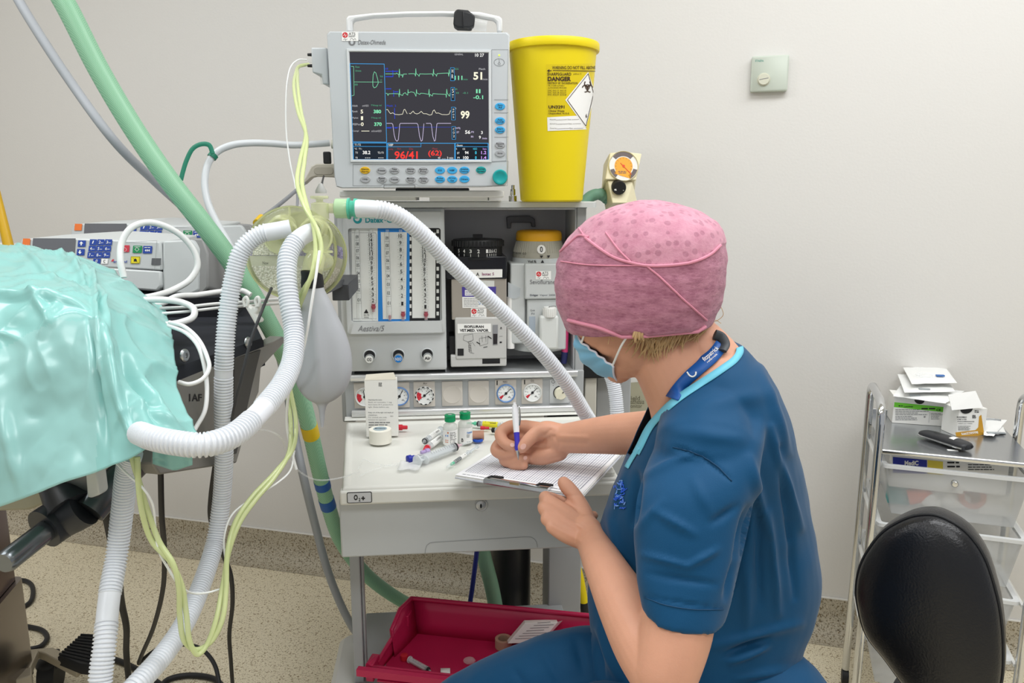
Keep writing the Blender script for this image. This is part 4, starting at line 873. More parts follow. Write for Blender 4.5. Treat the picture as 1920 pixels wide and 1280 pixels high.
mb = MB(); mb.pipe(spline([q+V((0, -.003, .024)), q+V((-.002, -.014, .026)), q+V((.008, -.012, .027)), q+V((.016, -.006, .026))], 6), .0007, 6); mb.build('cap_tether', m_ink, fb)
mb = MB(); mb.box(MF(.0062), *[MF(.0062).px(*Zv(1398, 0))[0], MF(.0062).px(*Zv(1440, 0))[0]], MF(.0062).px(*Zv(0, 1010))[1], MF(.0062).px(*Zv(0, 850))[1], 0, .001); mb.build('level_window', mat('window_bluegrey', '#a8b4bf', .2), sv)
# rolled paper between the vaporizers, pink marker at right
mb = MB(); R1 = MF(-.012); mb.pipe([R1.w(*Zv(1272, 1040)), R1.w(*Zv(1270, 700))], .010, 16); tag(mb.build('paper_roll', m_paper), 'white rolled leaflet standing between the two vaporizers', 'leaflet')
mb = MB(); P_ = [R1.at(0, 0, .012).w(*Zv(*p)) for p in ((1254, 600), (1335, 640), (1332, 700), (1295, 712), (1254, 700))]; mb.add(P_+[p-R1.n*.002 for p in P_], [(0, 1, 2, 3, 4), (9, 8, 7, 6, 5)]+[(i, (i+1) % 5, 5+(i+1) % 5, 5+i) for i in range(5)]); tag(mb.build('plastic_wrapper', clear('wrapper_clear', '#dfe6ea', .45)), 'clear crumpled wrapper above the white rolled leaflet', 'wrapper')
PKF = MF(-.03); pk = thing('marker_pen', 'pink marker pen with a dark blue cap, upright right of the vaporizers', 'marker pen', PKF.w(*Zv(1627, 1140)))
mb = MB(); mb.pipe([PKF.w(*Zv(1632, 1065)), PKF.w(*Zv(1642, 800))], [.0085, .0085], 16); mb.build('barrel', mat('marker_pink', '#d6447c', .4), pk)
mb = MB(); mb.pipe([PKF.w(*Zv(1624, 1140)), PKF.w(*Zv(1632, 1064))], [.0082, .009], 16); mb.build('cap', mat('marker_navy', '#2b2f63', .4), pk)
# ============================================================ things on the worktop
zT = .8485
def W(x, y, h=0): return PZ(x, y, zT+h)
FL = flat((0, 0, zT), MYAW)
# carton
q0 = W(687, 819); q1 = W(747, 817); CB = Fr(q0, (q1-q0), (0, 0, 1)); wc_ = (q1-q0).length; hc = CB.px(712, 712)[1]
cbx = thing('medicine_carton', 'tall white medicine carton with printed text standing open at the back left of the worktop', 'carton', q0.lerp(q1, .5))
mb = MB(); mb.box(CB, 0, wc_, .0002, hc, -.028, 0); mb.build('box', m_card, cbx, bevel=.0006)
mb = MB(); tl = CB.px(686, 703); tr = CB.px(738, 699); mb.add([CB.p(.001, hc, .0003), CB.p(wc_-.001, hc, .0003), CB.p(tr[0], tr[1], -.006), CB.p(tl[0], tl[1], -.006), CB.p(.001, hc, -.0006), CB.p(wc_-.001, hc, -.0006), CB.p(tr[0], tr[1], -.0068), CB.p(tl[0], tl[1], -.0068)], [(0, 1, 2, 3), (7, 6, 5, 4), (0, 3, 7, 4), (1, 5, 6, 2), (2, 6, 7, 3)]); mb.build('flap', mat('carton_flap', '#dcd6c6', .6), cbx, smooth=False)
mb = MB(); T3 = lambda x, y: (600+x/3.2, 680+y/3.2); mb.greek(CB, *T3(352, 118), *T3(376, 142), 5, .55, .0006, seed=11); mb.mi = 1
for i, (s_, x1_) in enumerate((('Dispensing information', 372), ('Each ml contains 1 mg', 430), ('Store below 25 C, protect from', 438), ('light. Shake before use.', 415), ('Keep out of the sight and reach of', 440), ('children.', 345), ('For animal use only', 400), ('Solution for injection', 395))):
    y = 218+i*14.5+(18 if i > 3 else 0)
    mb.text(CB, s_, *T3(290, y), *T3(x1_, y+9), .0005, .015 if i in (0, 4) else 0)
mb.greek(CB, *T3(292, 350), *T3(430, 394), 3, .35, .0005, seed=6); mb.text(CB, 'POM-V', *T3(422, 316), *T3(440, 324), .0005); mb.build('carton_print', [m_ink, m_inkg], cbx, smooth=False)
# white tape roll
q = W(713.5, 828); mk = q.y/cos(PITCH); rr_ = .0262
tr_ = thing('tape_roll', 'white paper tape roll lying flat in front of the tall carton', 'tape roll', q)
mb = MB(); mb.lathe(q, (0, 0, 1), [(rr_, 0), (rr_, .031), (rr_-.001, .032), (.0135, .032), (.013, .0315), (.0125, .001), (0, .001)], 40); mb.build('tape', mat('tape_cream', '#e9e6da', .6), tr_)
mb = MB(); mb.mi = 0; mb.lathe(q, (0, 0, 1), [(.016, .030), (.016, .0326), (.0125, .0326), (.0125, .02)], 32); mb.mi = 1; Q = flat(q+V((0, 0, .0328))); mb.text(Q, 'Micropore', -.0125, .0045, .0125, -.0045, .0002, .03, False); mb.mi = 0; mb.lathe(q, (0, 0, 1), [(.0126, .020), (.0126, .0322), (0, .0322)], 24); mb.build('core_label', [mat('core_bluegrey', '#9fb0b8', .5), mat('ink_darkteal', '#2d4a55', .6)], tr_, smooth=False)
# vials
m_green = mat('cap_green', '#0f9a62', .25, .3); m_liq = mat('vial_body', '#dfe3dd', .1, 0, .42)
def vial(label, x0, x1, y0, y1, seed, front):
    q = W((x0+x1)/2, y1-5); d = proj(q)[2]/FPX; r = (x1-x0)/2*d; h = (y1-5-y0)*d*1.02; k = h/60/d*1.0
    t = thing('vial', label, 'vial', q, 'glass vials on the worktop')
    mb = MB(); mb.lathe(q, (0, 0, 1), [(r*.93, 0), (r, .001), (r, h*.58), (r*.93, h*.66), (r*.6, h*.74), (r*.5, h*.77), (r*.5, h*.80), (0, h*.80)], 36); b = mb.build('bottle', m_liq, t)
    mb = MB(); mb.lathe(q, (0, 0, 1), [(r*.74, h*.785), (r*.76, h*.79), (r*.76, h*.90), (r*.72, h*.92), (r*.76, h*.935), (r*.78, h*.985), (r*.7, h), (0, h)], 36); c = mb.build('cap', m_green, t)
    mb = MB(); mb.lathe(q, (0, 0, 1), [(r*.28, h*.99), (r*.28, h*1.004), (0, h*1.004)], 20); mb.build('cap_centre', mat('cap_centre', '#b9c9c2', .3, .5), c)
    mb = MB(); P = []; rl = r*1.004
    for i in range(2):
        P.append([q+V((rl*sin(a), -rl*cos(a), h*(.04 if i == 0 else .53))) for a in [radians(front-100+200*j/30) for j in range(31)]])
    mb.grid(P); mb.mi = 1
    def bd(x, y, l): a = radians(front)+x/r; return q+V(((rl+l)*sin(a), -(rl+l)*cos(a), y))
    if seed == 1:
        mb.greek(None, -r*.1, h*.48, r*.95, h*.08, 9, .35, .0003, False, 21, bend=bd); mb.mi = 2; mb.greek(None, -r*.8, h*.40, -r*.25, h*.32, 1, .7, .0003, False, 3, bend=bd); mb.mi = 3; mb.add([bd(-r*.4+r*.12*cos(t_), h*.46+r*.12*sin(t_), .0003) for t_ in range(6)], [tuple(range(6))]); mb.greek(None, -r*.85, h*.24, -r*.2, h*.12, 2, .4, .0003, False, 4, bend=bd)
    else:
        mb.mi = 2; mb.text(None, 'Ketamine', r*.05, h*.42, r*.95, h*.35, .0003, .02, False, bend=bd); mb.mi = 1; mb.greek(None, r*.0, h*.33, r*.6, h*.22, 3, .4, .0003, False, 12, bend=bd); mb.greek(None, 0, h*.1, r*.6, h*.06, 1, .6, .0003, False, 13, bend=bd); mb.greek(None, -r*.75, h*.2, -r*.4, h*.08, 5, .8, .0003, False, 14, bend=bd)
    mb.build('label', [m_paper, m_ink, m_blue, mat('ink_orange', '#d9763c', .5)], b, smooth=False)
vial('green-capped glass vial in front, left of the two vials', 831, 858, 776, 838, 1, 10); vial('green-capped glass vial behind, right of the two vials', 859, 886, 771, 834, 2, 15)
# syringes
m_syr = clear('syringe_clear', '#eef3f5', .34); m_plg = mat('plunger_frost', '#e9eef0', .35, 0, .6)
def syringe(label, tail, tip, r, z, plung=.35, hub=None, stop=m_rub, lab=None, grp='syringes on the worktop', tailz=None, hubl=.025, sheath=0, pull=.03, flange=True, bands=False, where=None):
    A = where(*tail) if where else PZ(*tail, z); B = where(*tip) if where else PZ(*tip, z)
    d = (B-A).normalized(); Ln = (B-A).length; t = thing('syringe', label, 'syringe', (A+B)/2-V((0, 0, r)), grp)
    mb = MB(); mb.lathe(A, d, [(r*.9, 0), (r, 0), (r, Ln-.004), (r*.35, Ln-.001), (r*.28, Ln+.006), (0, Ln+.006)], 24)
    if flange: mb.prism(Fr(A, d.cross(V((0, 0, 1))), d.cross(V((0, 0, 1))).cross(d), d), [(x*1, y) for x, y in rrect(r*3.6, r*1.7, r*.8, 4)], -.001, .0012)
    b = mb.build('barrel', m_syr, t)
    mb = MB(); s0 = Ln*(1-plung); sd = d.cross(V((0, 0, 1))).normalized(); su = sd.cross(d)
    mb.box(Fr(A, sd, su, d), -r*.7, r*.7, -r*.1, r*.1, -pull, s0); mb.box(Fr(A, sd, su, d), -r*.1, r*.1, -r*.7, r*.7, -pull, s0); mb.lathe(A-d*(pull+.002), d, [(r*1.25, 0), (r*1.25, .0022), (0, .0022)], 20); mb.build('plunger', m_plg, t)
    mb = MB(); mb.lathe(A+d*s0, d, [(r*.93, 0), (r*.93, .003), (r*.85, .0035), (r*.93, .004), (r*.93, .008), (0, .011)], 20); mb.build('stopper', stop, t)
    mb = MB(); up = V((0, 0, 1)); sd = d.cross(up).normalized(); nn = (sd.cross(d)*.75+sd*(.66 if sd.y < 0 else -.66)).normalized(); vv = nn.cross(d); G = Fr(A+nn*(r+.0002), d, vv if vv.z > 0 else -vv, nn)
    for i in range(11): x = Ln*(.2+.07*i); mb.poly(G, [(x, -r*.15), (x+.0006, -r*.15), (x+.0006, r*(.35 if i % 2 else .55)), (x, r*(.35 if i % 2 else .55))], 0, False)
    if bands:
        for i in range(4): mb.lathe(A+d*(Ln*(.62+.085*i)), d, [(r*1.01, 0), (r*1.01, .0022), (r*.9, .0022)], 16)
    mb.build('graduation', m_ink, b, smooth=False)
    if lab:
        mb = MB(); mb.lathe(A+d*Ln*lab[1], d, [(r*1.02, 0), (r*1.02, Ln*(lab[2]-lab[1])), (r*.9, Ln*(lab[2]-lab[1]))], 24); mb.mi = 1; mb.greek(G, Ln*(lab[1]+.06), r*.3, Ln*(lab[2]-.2), -r*.3, 2, .4, r*.05, False, 3); mb.build('label', [lab[0], m_ink], b)
    if hub:
        mb = MB(); mb.lathe(B+d*.002, d, [(r*.5+.0012, 0), (r*.5+.0012, .006), (.0028, .008), (.0022, hubl), (0, hubl)], 16); mb.build('needle_hub', hub, t)
        if sheath:
            mb = MB(); mb.lathe(B+d*.008, d, [(.0034, 0), (.0028, sheath), (0, sheath+.001)], 14); mb.build('needle_sheath', clear('sheath_clear', '#e8efef', .3), t)
    return t
m_hubpink = mat('hub_pink', '#e9b9c8', .35, 0, .8); m_hubgreen = mat('hub_green', '#5fcfa5', .35, 0, .85); m_labw = m_paper
syringe('large clear syringe with a pink needle hub lying at the front of the syringes', (793, 860), (853, 838), .0105, zT+.0106, .06, m_hubpink, sheath=.05, hubl=.02, pull=.016)
syringe('slim syringe with a green needle hub lying beside the clipboard', (880, 847), (851, 867), .0042, zT+.0044, .30, m_hubgreen, lab=(m_labw, .28, .6), sheath=.022, hubl=.012, pull=.04, bands=True)
syringe('syringe with a black stopper and white label behind the red-ended one', (826, 806), (795, 828), .0075, zT+.016, .12, None, lab=(m_labw, .15, .7), pull=.002, flange=False)
syringe('syringe with a red collar and a white label in front of the black-stoppered one', (829, 818), (800, 840), .0075, zT+.009, .1, m_red, stop=m_red, lab=(m_labw, .15, .75), pull=.002, flange=False)
syringe('syringe with a yellow label lying at the back behind the vials', (938, 797), (895, 794), .0075, zT+.0078, .15, m_hubgreen, lab=(mat('label_bright_yellow', '#e8df2e', .5), .1, .75), pull=.004, flange=False)
syringe('empty clear syringe lying beyond the fist with the pen', (962, 808), (925, 806), .0068, zT+.0070, .1, None, pull=.01)
# caps and rolls
def cap(label, x, y, m, r, L_, dx=1, dz=0, name='plastic_bung', group='caps on the worktop'):
    q = W(x, y, r); d = V((dx, dz, 0)).normalized(); mb = MB(); mb.lathe(q-d*L_/2, d, [(r*.8, 0), (r, .001), (r, L_*.45), (r*.7, L_*.5), (r*.66, L_-.001), (r*.5, L_), (0, L_)], 10); return tag(mb.build(name, m), label, 'cap', group)
cap('red cap beside the tall carton', 755, 801, m_red, .0075, .024); cap('red cap lying in front of the yellow-labelled syringe', 909, 802, m_red, .005, .022)
cap('dark blue cap under the end of the large syringe', 771, 859, m_navy, .0085, .020, .6, .5, name='blue_bung'); cap('lilac translucent cap next to the red-collared syringe', 797, 847, mat('cap_lilac', '#b9a6d8', .35, 0, .8), .0075, .022, -.8, -.5, name='lilac_bung')
q = W(896, 826); mb = MB(); mb.lathe(q, (0, 0, 1), [(.0125, 0), (.0125, .005), (.011, .006), (.0108, .0035), (0, .0035)], 28); tag(mb.build('bottle_lid', mat('lid_blue', '#2458c6', .4)), 'small blue lid lying flat right of the vials', 'lid')
q = W(896, 816, .0115); mb = MB(); d = V((1, .1, 0)).normalized(); mb.lathe(q-d*.014, d, [(.004, 0), (.0115, 0), (.0115, .028), (.004, .028), (.004, 0)], 28); tag(mb.build('tape_roll', mat('tape_brown', '#b98a74', .6)), 'small brown tape roll on its side right of the vials', 'tape roll')
# needle wrapper and thin clear line on the worktop
mb = MB(); rg = random.Random(5); P = []
for i in range(5):
    P.append([W(745+j*7+i*1.5, 880-i*4.5+1.5*sin(j*1.7), .0015+.005*abs(noise.noise((j*.7, i*.9, 3)))) for j in range(7)])
mb.grid(P); tag(mb.build('needle_wrapper', clear('wrapper_paper', '#fbfcfc', .42), solid=.0006), 'crumpled clear needle wrapper at the front of the worktop below the large syringe', 'wrapper')
mb = MB(); mb.pipe(spline([W(674, 893, .0014), W(690, 884, .0014), W(715, 876, .0014), W(745, 868, .0016), W(742, 873, .0016), W(700, 868, .0014), W(682, 861, .0014), W(677, 868, .0014), W(672, 878, .0012)], 8), .0008, 8); tag(mb.build('fine_tubing', m_clear), 'fine clear tubing curled on the front left of the worktop', 'tubing')
# ============================================================ clipboard with charts
A = PZ(850, 897, .872); B = PZ(1090, 936, .905); D = PZ(1166, 856, .885); E = A+(D-B)
cu_ = (B-A).normalized(); cn = cu_.cross(D-B).normalized(); CBf = Fr(A, cu_, cn.cross(cu_), cn); Dl = V((CBf.u.dot(D-A), CBf.v.dot(D-A))); wB = (B-A).length; hB = Dl.y; sk = (Dl.x-wB)/hB
cbd = thing('clipboard', 'clipboard with printed charts lying on the worktop edge under the writing hand', 'clipboard', A.lerp(D, .5))
mb = MB(); mb.prism(CBf, [(0.004, 0), (wB-.004, 0), (wB, .006), (wB+sk*hB, hB), (sk*hB, hB), (0, .006)], 0, .003); mb.build('board', clear('board_clear', '#d9dce6', .75), cbd, bevel=.001)
def sheet(z, du, dv, rot):
    cr, sr_ = cos(rot), sin(rot); q = [(.002, .004), (wB-.002, .004), (wB-.004+sk*hB, hB-.004), (.004+sk*hB, hB-.004)]
    q = [(a*cr-b*sr_+du, a*sr_+b*cr+dv) for a, b in q]; mb = MB(); mb.prism(CBf, q, z, z+.0006); return q, mb
for i, (du, dv, ro) in enumerate(((.003, -.002, .02), (-.001, .001, -.012), (.002, .0, .006))):
    q, mb = sheet(.0032+i*.0009, du, dv, ro); mb.build('sheet', m_paper, cbd, smooth=False)
q, mb = sheet(.0062, 0, 0, 0); top_sheet = mb.build('sheet', mat('paper_chart', '#f0f0f3', .7), cbd, smooth=False)
mb = MB(); zL = .0070
def S(u, v): return (.002+u*(wB-.004)+sk*(.004+v*(hB-.008)), .004+v*(hB-.008))
for i in range(46):
    u = .04+i*.0205; mb.mi = 0 if i % 5 else 1; mb.strip(CBf, [S(u, .10), S(u, .97)], .0010 if i % 5 else .0014, zL, False)
mb.mi = 0
for j in range(30):
    v = .14+j*.028; mb.strip(CBf, [S(.04, v), S(.3+.66*(j % 3 > 0), v)], .0004, zL, False)
mb.mi = 1
for v in (.10, .3, .34, .6, .97): mb.strip(CBf, [S(.04, v), S(.962, v)], .0007, zL, False)
mb.mi = 2
for i in range(22): mb.greek(CBf, *S(.05+i*.041, .05), *S(.085+i*.041, .03), 1, .5, zL, False, 40+i)
mb.build('printed_grid', [mat('grid_grey', '#7d809c', .6), mat('grid_dark', '#4d5072', .6), m_inkg], top_sheet, smooth=False)
# metal clip along the near edge
mb = MB(); c0, c1 = CBf.px(907, 908)[0], CBf.px(1030, 926)[0]
pr = [(-.004, .001), (-.006, .004), (-.005, .010), (.001, .0125), (.008, .012), (.010, .0095), (.004, .009), (.002, .004)]
mb.loft([[CBf.p(x, y, z) for y, z in pr] for x in (c0, c1)]); cp = mb.build('clip_bar', m_chrome, cbd, angle=30)
for x in (c0+.004, c1-.030):
    mb = MB(); mb.prism(CBf, rrect(.026, .006, .002, 3, x+.013, .012), .009, .0135); mb.prism(CBf, rrect(.007, .014, .002, 3, x+.003, .008), .009, .0135); mb.prism(CBf, rrect(.024, .003, .001, 2, x+.014, .019), .009, .0125); mb.build('clip_spring', m_rub, cp)
mb = MB(); xm = (c0+c1)/2; mb.prism(CBf, rrect(.022, .005, .002, 3, xm, -.004), .009, .0125); mb.build('clip_rivet', mat('brass_rivet', '#9c8f6f', .4, .8), cp)
# ============================================================ breathing system left of the machine
def pts3(L): return [PD(x, y, d) for x, y, d in L]
m_yclear = mat('absorber_clear', '#eef0d0', .08, 0, .15, spec=.6); m_yclear2 = mat('connector_yellow', '#e0e4b4', .12, 0, .5, spec=.6)
AD = 1.30; ac = PD(556, 476, AD+.03); px_ = AD/FPX
axd = (CAM-ac).normalized(); axd = (axd+V((-.32, 0, .10))).normalized()
ab = thing('absorber_canister', 'round yellowish clear absorber canister half full of white and purple granules, left of the machine', 'absorber canister', ac-V((0, 0, .08)))
mb = MB(); R_ = 84*px_
prof = [(R_*.93, -.045), (R_, -.04), (R_*1.03, -.038), (R_*1.03, -.032), (R_, -.03), (R_, .022), (R_*1.03, .024), (R_*1.03, .031), (R_*.99, .034), (R_*.9, .040), (R_*.4, .044)]
mb.lathe(ac, axd, prof+[(0, .044)], 64); mb.build('shell', m_yclear, ab)
m_rimy = mat('absorber_rim', '#c3c98c', .15, 0, .6, spec=.6)
for h_ in (-.035, .0275):
    mb = MB(); mb.lathe(ac+axd*h_, axd, [(R_*1.035, -.004), (R_*1.045, 0), (R_*1.035, .004), (R_*1.0, .003), (R_*1.0, -.003), (R_*1.035, -.004)], 64); mb.build('rim', m_rimy, ab)
mb = MB(); side = axd.cross(V((0, 0, 1))).normalized(); upv = side.cross(axd); GFr = Fr(ac, -side, upv, axd)
def seg(r, h0, h1, n=40):
    """outline of the slice of a disc between two heights"""
    L = []
    for i in range(n+1):
        t = -pi+pi*i/n*1; 
    a1_ = math.asin(max(-1, min(1, h1/r))); a0_ = math.asin(max(-1, min(1, h0/r)))
    right = [(r*cos(a0_+(a1_-a0_)*i/n), r*sin(a0_+(a1_-a0_)*i/n)) for i in range(n+1)]; left = [(-x, y) for x, y in reversed(right)]
    return right+left
def granmat(name, c1, c2):
    m = bpy.data.materials.new(name); m.use_nodes = True; nt = m.node_tree; b = nt.nodes['Principled BSDF']; b.inputs['Roughness'].default_value = .8
    tc = nt.nodes.new('ShaderNodeTexCoord'); vo = nt.nodes.new('ShaderNodeTexVoronoi'); vo.inputs['Scale'].default_value = 290
    nt.links.new(tc.outputs['Object'], vo.inputs['Vector']); rp = nt.nodes.new('ShaderNodeValToRGB'); e = rp.color_ramp.elements; e[0].position = .25; e[0].color = lin(c1); e[1].position = .75; e[1].color = lin(c2)
    nt.links.new(vo.outputs['Distance'], rp.inputs[0]); nt.links.new(rp.outputs[0], b.inputs['Base Color'])
    bp = nt.nodes.new('ShaderNodeBump'); bp.invert = True; bp.inputs['Strength'].default_value = .8; bp.inputs['Distance'].default_value = .003; nt.links.new(vo.outputs['Distance'], bp.inputs['Height']); nt.links.new(bp.outputs[0], b.inputs['Normal']); return m
rg_ = R_*.955; lv = [-.98, -.25, .05, .24]
for nm, h0, h1, m in (('white_granules', -.985, -.32, granmat('granules_white', '#f0efe4', '#c2c1b0')), ('label_band', -.319, -.08, mat('band_grey', '#b9bba6', .6, noise_s=300, noise_a=.08)), ('purple_granules', -.079, .21, granmat('granules_purple', '#a7a1cc', '#6a6494'))):
    mb = MB(); mb.prism(GFr, seg(rg_, rg_*h0, rg_*h1), -.034, .026)
    o = mb.build(nm, m, ab, angle=50)
    if 'granules' in nm: o['kind'] = 'stuff'
mb = MB(); mb.prism(GFr, [(-rg_*.93, rg_*-.07), (-rg_*.22, rg_*-.07), (-rg_*.22, rg_*.205), (-rg_*.9, rg_*.205)], .0262, .0275); mb.prism(GFr, [(rg_*.36, rg_*-.07), (rg_*.93, rg_*-.07), (rg_*.9, rg_*.205), (rg_*.36, rg_*.205)], .0262, .0275); o = mb.build('white_granules', _M.get('gw') or granmat('granules_white2', '#e8e8da', '#b5b5a2'), ab); o['kind'] = 'stuff'
mb = MB(); T7 = lambda x, y: (440+x/5.818, 340+y/5.818); q = GFr.at(0, 0, .0415); mb.text(q, 'New', *T7(306, 872), *T7(370, 908), .0006, .01); mb.build('handwriting', m_ink, ab, smooth=False)
# two hose ports, collars on the face
FC = GFr.at(0, 0, .038)
for x, y, dx in ((524, 430, -1), (586, 432, -1)):
    mb = MB(); b0 = FC.w(x+6, y-4); d = (PD(x-20, y+10, AD-.10)-b0).normalized(); mb.lathe(b0, d, [(.0215, -.012), (.0215, .004), (.0175, .006), (.0165, .022), (.0135, .022), (.0135, -.012)], 28); mb.build('hose_port', m_yclear2, ab)
for x, y in ((527, 452), (590, 454)):
    mb = MB(); mb.lathe(FC.w(x, y-10)-axd*.001, axd, [(.031, 0), (.031, .003), (.028, .004), (.028, 0), (.031, 0)], 40); mb.build('port_ring', m_yclear2, ab)
mb = MB(); mb.box(FC, -.001, .001, .035, R_*.98, -.004, .002); mb.box(GFr, R_*.35, R_*.98, -.002, .002, .036, .042); mb.build('moulded_rib', m_yclear2, ab)
# elbow that carries the bag
mb = MB(); e0 = FC.w(607, 490); e1 = PD(590, 489, AD-.085); e2 = PD(585, 512, AD-.09); mb.pipe(spline([e0, e1.lerp(e0, .35), e1, e2], 8), .0165, 24); mb.build('bag_elbow', m_yclear2, ab)
# upright valve housing with a cap and the side outlet
mb = MB(); v0 = PD(602, 440, AD+.01); v1 = PD(602, 366, AD+.01); ax = V((0, 0, 1)); L_ = (v1-v0).length; p1_ = .00092
mb.lathe(v0, ax, [(.009, -.01), (.009, L_*.38), (.0148, L_*.40), (.0148, L_*.78), (.012, L_*.80), (.006, L_*.82), (.006, L_*.88), (.0148, L_*.90), (.0155, L_*.93), (.0145, L_*.97), (0, L_*.97)], 32); mb.build('valve_housing', m_yclear2, ab)
mb = MB(); s0 = PD(614, 390, AD+.01); s1 = PD(632, 391, AD+.01); mb.pipe([s0, s1], .0085, 20); mb.build('side_outlet', m_yclear2, ab)
mb = MB(); mb.lathe(PD(602, 362, AD+.01), (0, 0, 1), [(.0095, 0), (.0095, .004), (.003, .016), (0, .017)], 20); mb.build('sensor_tip', mat('sensor_grey', '#a9aaa8', .45), ab)
# dark arm to the machine
ar = thing('support_arm', 'dark metal arm holding the round absorber beside the machine', 'support arm', PD(618, 560, AD+.15))
mb = MB(); mb.pipe([PD(560, 520, AD+.06), PD(605, 545, AD+.08), PD(640, 530, 1.72)], .011, 4, True, (1, 1)); mb.box(yawfr(PD(628, 548, 1.66), MYAW), -.006, .03, -.018, .018, -.2, 0); mb.build('bar', mat('arm_dark', '#3a3b3e', .5), ar, bevel=.002)
mb = MB(); mb.cyl(PD(560, 520, AD+.065), PD(560, 492, AD+.07), .014); mb.build('clamp', m_dgrey, ar)
# ------------------------------------------------------------ breathing hoses
def hosemat(name, c): return mat(name, c, .32, 0, 1, spec=.5, sss=0, trans=.12)
m_hose = mat('hose_white', '#dfe3e8', .34, spec=.45); m_hosef = mat('hose_frosted', '#dbe2ea', .3, 0, .9, spec=.5)
def corr(L, r, plain=(), pitch=.0048, amp=.085, seg=18, n=14):
    """corrugated tube; plain = list of (from, to) fractions left smooth"""
    c = resample(spline(pts3(L), n), pitch/6); N = len(c); R = []; 
    for i in range(N):
        f = i/(N-1); sm = any(a <= f <= b for a, b in plain)
        R.append(r*(1.0 if sm else 1+amp*max(-1, min(.75, 1.5*cos(2*pi*i/6)))))
    mb = MB(); mb.pipe(c, R, seg); return mb
RH = .0138
h = corr([(545, 428, 1.215), (517, 433, 1.21), (487, 440, 1.205), (455, 468, 1.20), (438, 520, 1.20), (428, 580, 1.20), (421, 660, 1.20), (419, 760, 1.22), (420, 860, 1.25), (414, 950, 1.27), (402, 1020, 1.26), (380, 1090, 1.2), (345, 1170, 1.12), (300, 1235, 1.05), (250, 1290, 1.0), (215, 1330, .98), (196, 1330, .98), (188, 1290, .985), (197, 1200, 1.0), (205, 1120, 1.03), (219, 1040, 1.06), (229, 960, 1.06), (238, 880, 1.04), (246, 850, 1.02)], RH, ((0, .03), (.215, .225), (.80, .83)), amp=.085)
tag(h.build('breathing_hose', m_hose), 'white corrugated hose from the left port, looping near the floor up to the drape', 'hose', 'white corrugated breathing hoses')
h = corr([(592, 432, 1.20), (575, 438, 1.19), (556, 452, 1.18), (541, 478, 1.165), (538, 520, 1.15), (543, 570, 1.14), (551, 620, 1.13), (549, 670, 1.10), (532, 715, 1.05), (505, 752, 1.0), (470, 790, .95), (430, 820, .91), (380, 834, .885), (330, 830, .885), (290, 822, .9), (262, 812, .95)], RH, ((0, .06), (.60, .655)), amp=.105, pitch=.0052)
tag(h.build('breathing_hose', m_hose), 'white corrugated hose from the right port, swinging left under the green drape', 'hose', 'white corrugated breathing hoses')
h = corr([(668, 391, 1.29), (690, 391, 1.29), (720, 394, 1.30), (745, 403, 1.31), (790, 437, 1.34), (840, 488, 1.38), (900, 545, 1.42), (960, 602, 1.46), (1020, 665, 1.50), (1065, 722, 1.54), (1093, 768, 1.58), (1108, 792, 1.62), (1119, 810, 1.65)], .0142, ((0, .045),), pitch=.0058, amp=.10)
tag(h.build('breathing_hose', m_hose), 'white corrugated hose running diagonally across the front of the machine', 'hose', 'white corrugated breathing hoses')
h = corr([(1138, 690, 1.72), (1148, 712, 1.72), (1154, 740, 1.72), (1157, 775, 1.72), (1157, 815, 1.73), (1158, 850, 1.80)], .0150, (), pitch=.0046, amp=.06)
tag(h.build('breathing_hose', m_hose), 'short white corrugated hose hanging behind the face mask, right of the machine', 'hose', 'white corrugated breathing hoses')
cn_ = thing('hose_connector', 'teal and clear plastic connector joining the diagonal hose to the absorber', 'connector', PD(650, 405, AD))
mb = MB(); p = [PD(x, 390.5, AD+.003) for x in (630, 633, 650, 652)]; mb.pipe([PD(628, 390.5, AD), PD(630, 390.5, AD), PD(652, 391, AD), PD(655, 391, AD)], [.014, .0165, .0165, .015], 28); mb.build('green_socket', mat('socket_green', '#bfe0b4', .15, 0, .75), cn_)
mb = MB(); mb.pipe([PD(653, 391, AD), PD(656, 391, AD), PD(657, 391, AD), PD(664, 391, AD), PD(665, 391, AD), PD(671, 391, AD)], [.0178, .0178, .0135, .0135, .0172, .0165], 28); mb.build('teal_collar', mat('collar_teal', '#5fc9ae', .2, 0, .85), cn_)
mb = MB(); mb.pipe([PD(670, 391, AD), PD(702, 392, AD-.003)], [.0160, .0150], 28); mb.build('frosted_sleeve', mat('sleeve_mint', '#c3e6dc', .3, 0, .85), cn_)
# ------------------------------------------------------------ reservoir bag
bg = thing('reservoir_bag', 'limp grey rubber reservoir bag with a black neck hanging under the absorber', 'reservoir bag', PD(604, 800, 1.22))
mb = MB(); rows = [(586, 533, 19, 19), (588, 545, 21, 19), (591, 565, 29, 22), (595, 590, 37, 26), (600, 620, 46, 30), (604, 655, 53, 33), (606, 690, 54, 33), (605, 715, 50, 30), (605, 735, 40, 24), (604, 748, 26, 17), (604, 757, 11, 9), (604, 770, 6, 6), (604, 785, 4.5, 4.5), (604, 800, 2.5, 3)]
rings = []; dB = 1.215; k_ = dB/FPX
for (x, y, w, d) in rows:
    o = PD(x, y, dB); ring = []
    for j in range(48):
        t = 2*pi*j/48; f = 1+.10*max(0, w-25)/30*(math.exp(-((t-3*pi/2)/.18)**2)*1.6-math.exp(-((t-3*pi/2+.55)/.3)**2)*.9-math.exp(-((t-3*pi/2-.5)/.3)**2)*.8)
        ring.append(o+V((w*k_*cos(t), d*k_*f*sin(t), 0)))
    rings.append(ring)
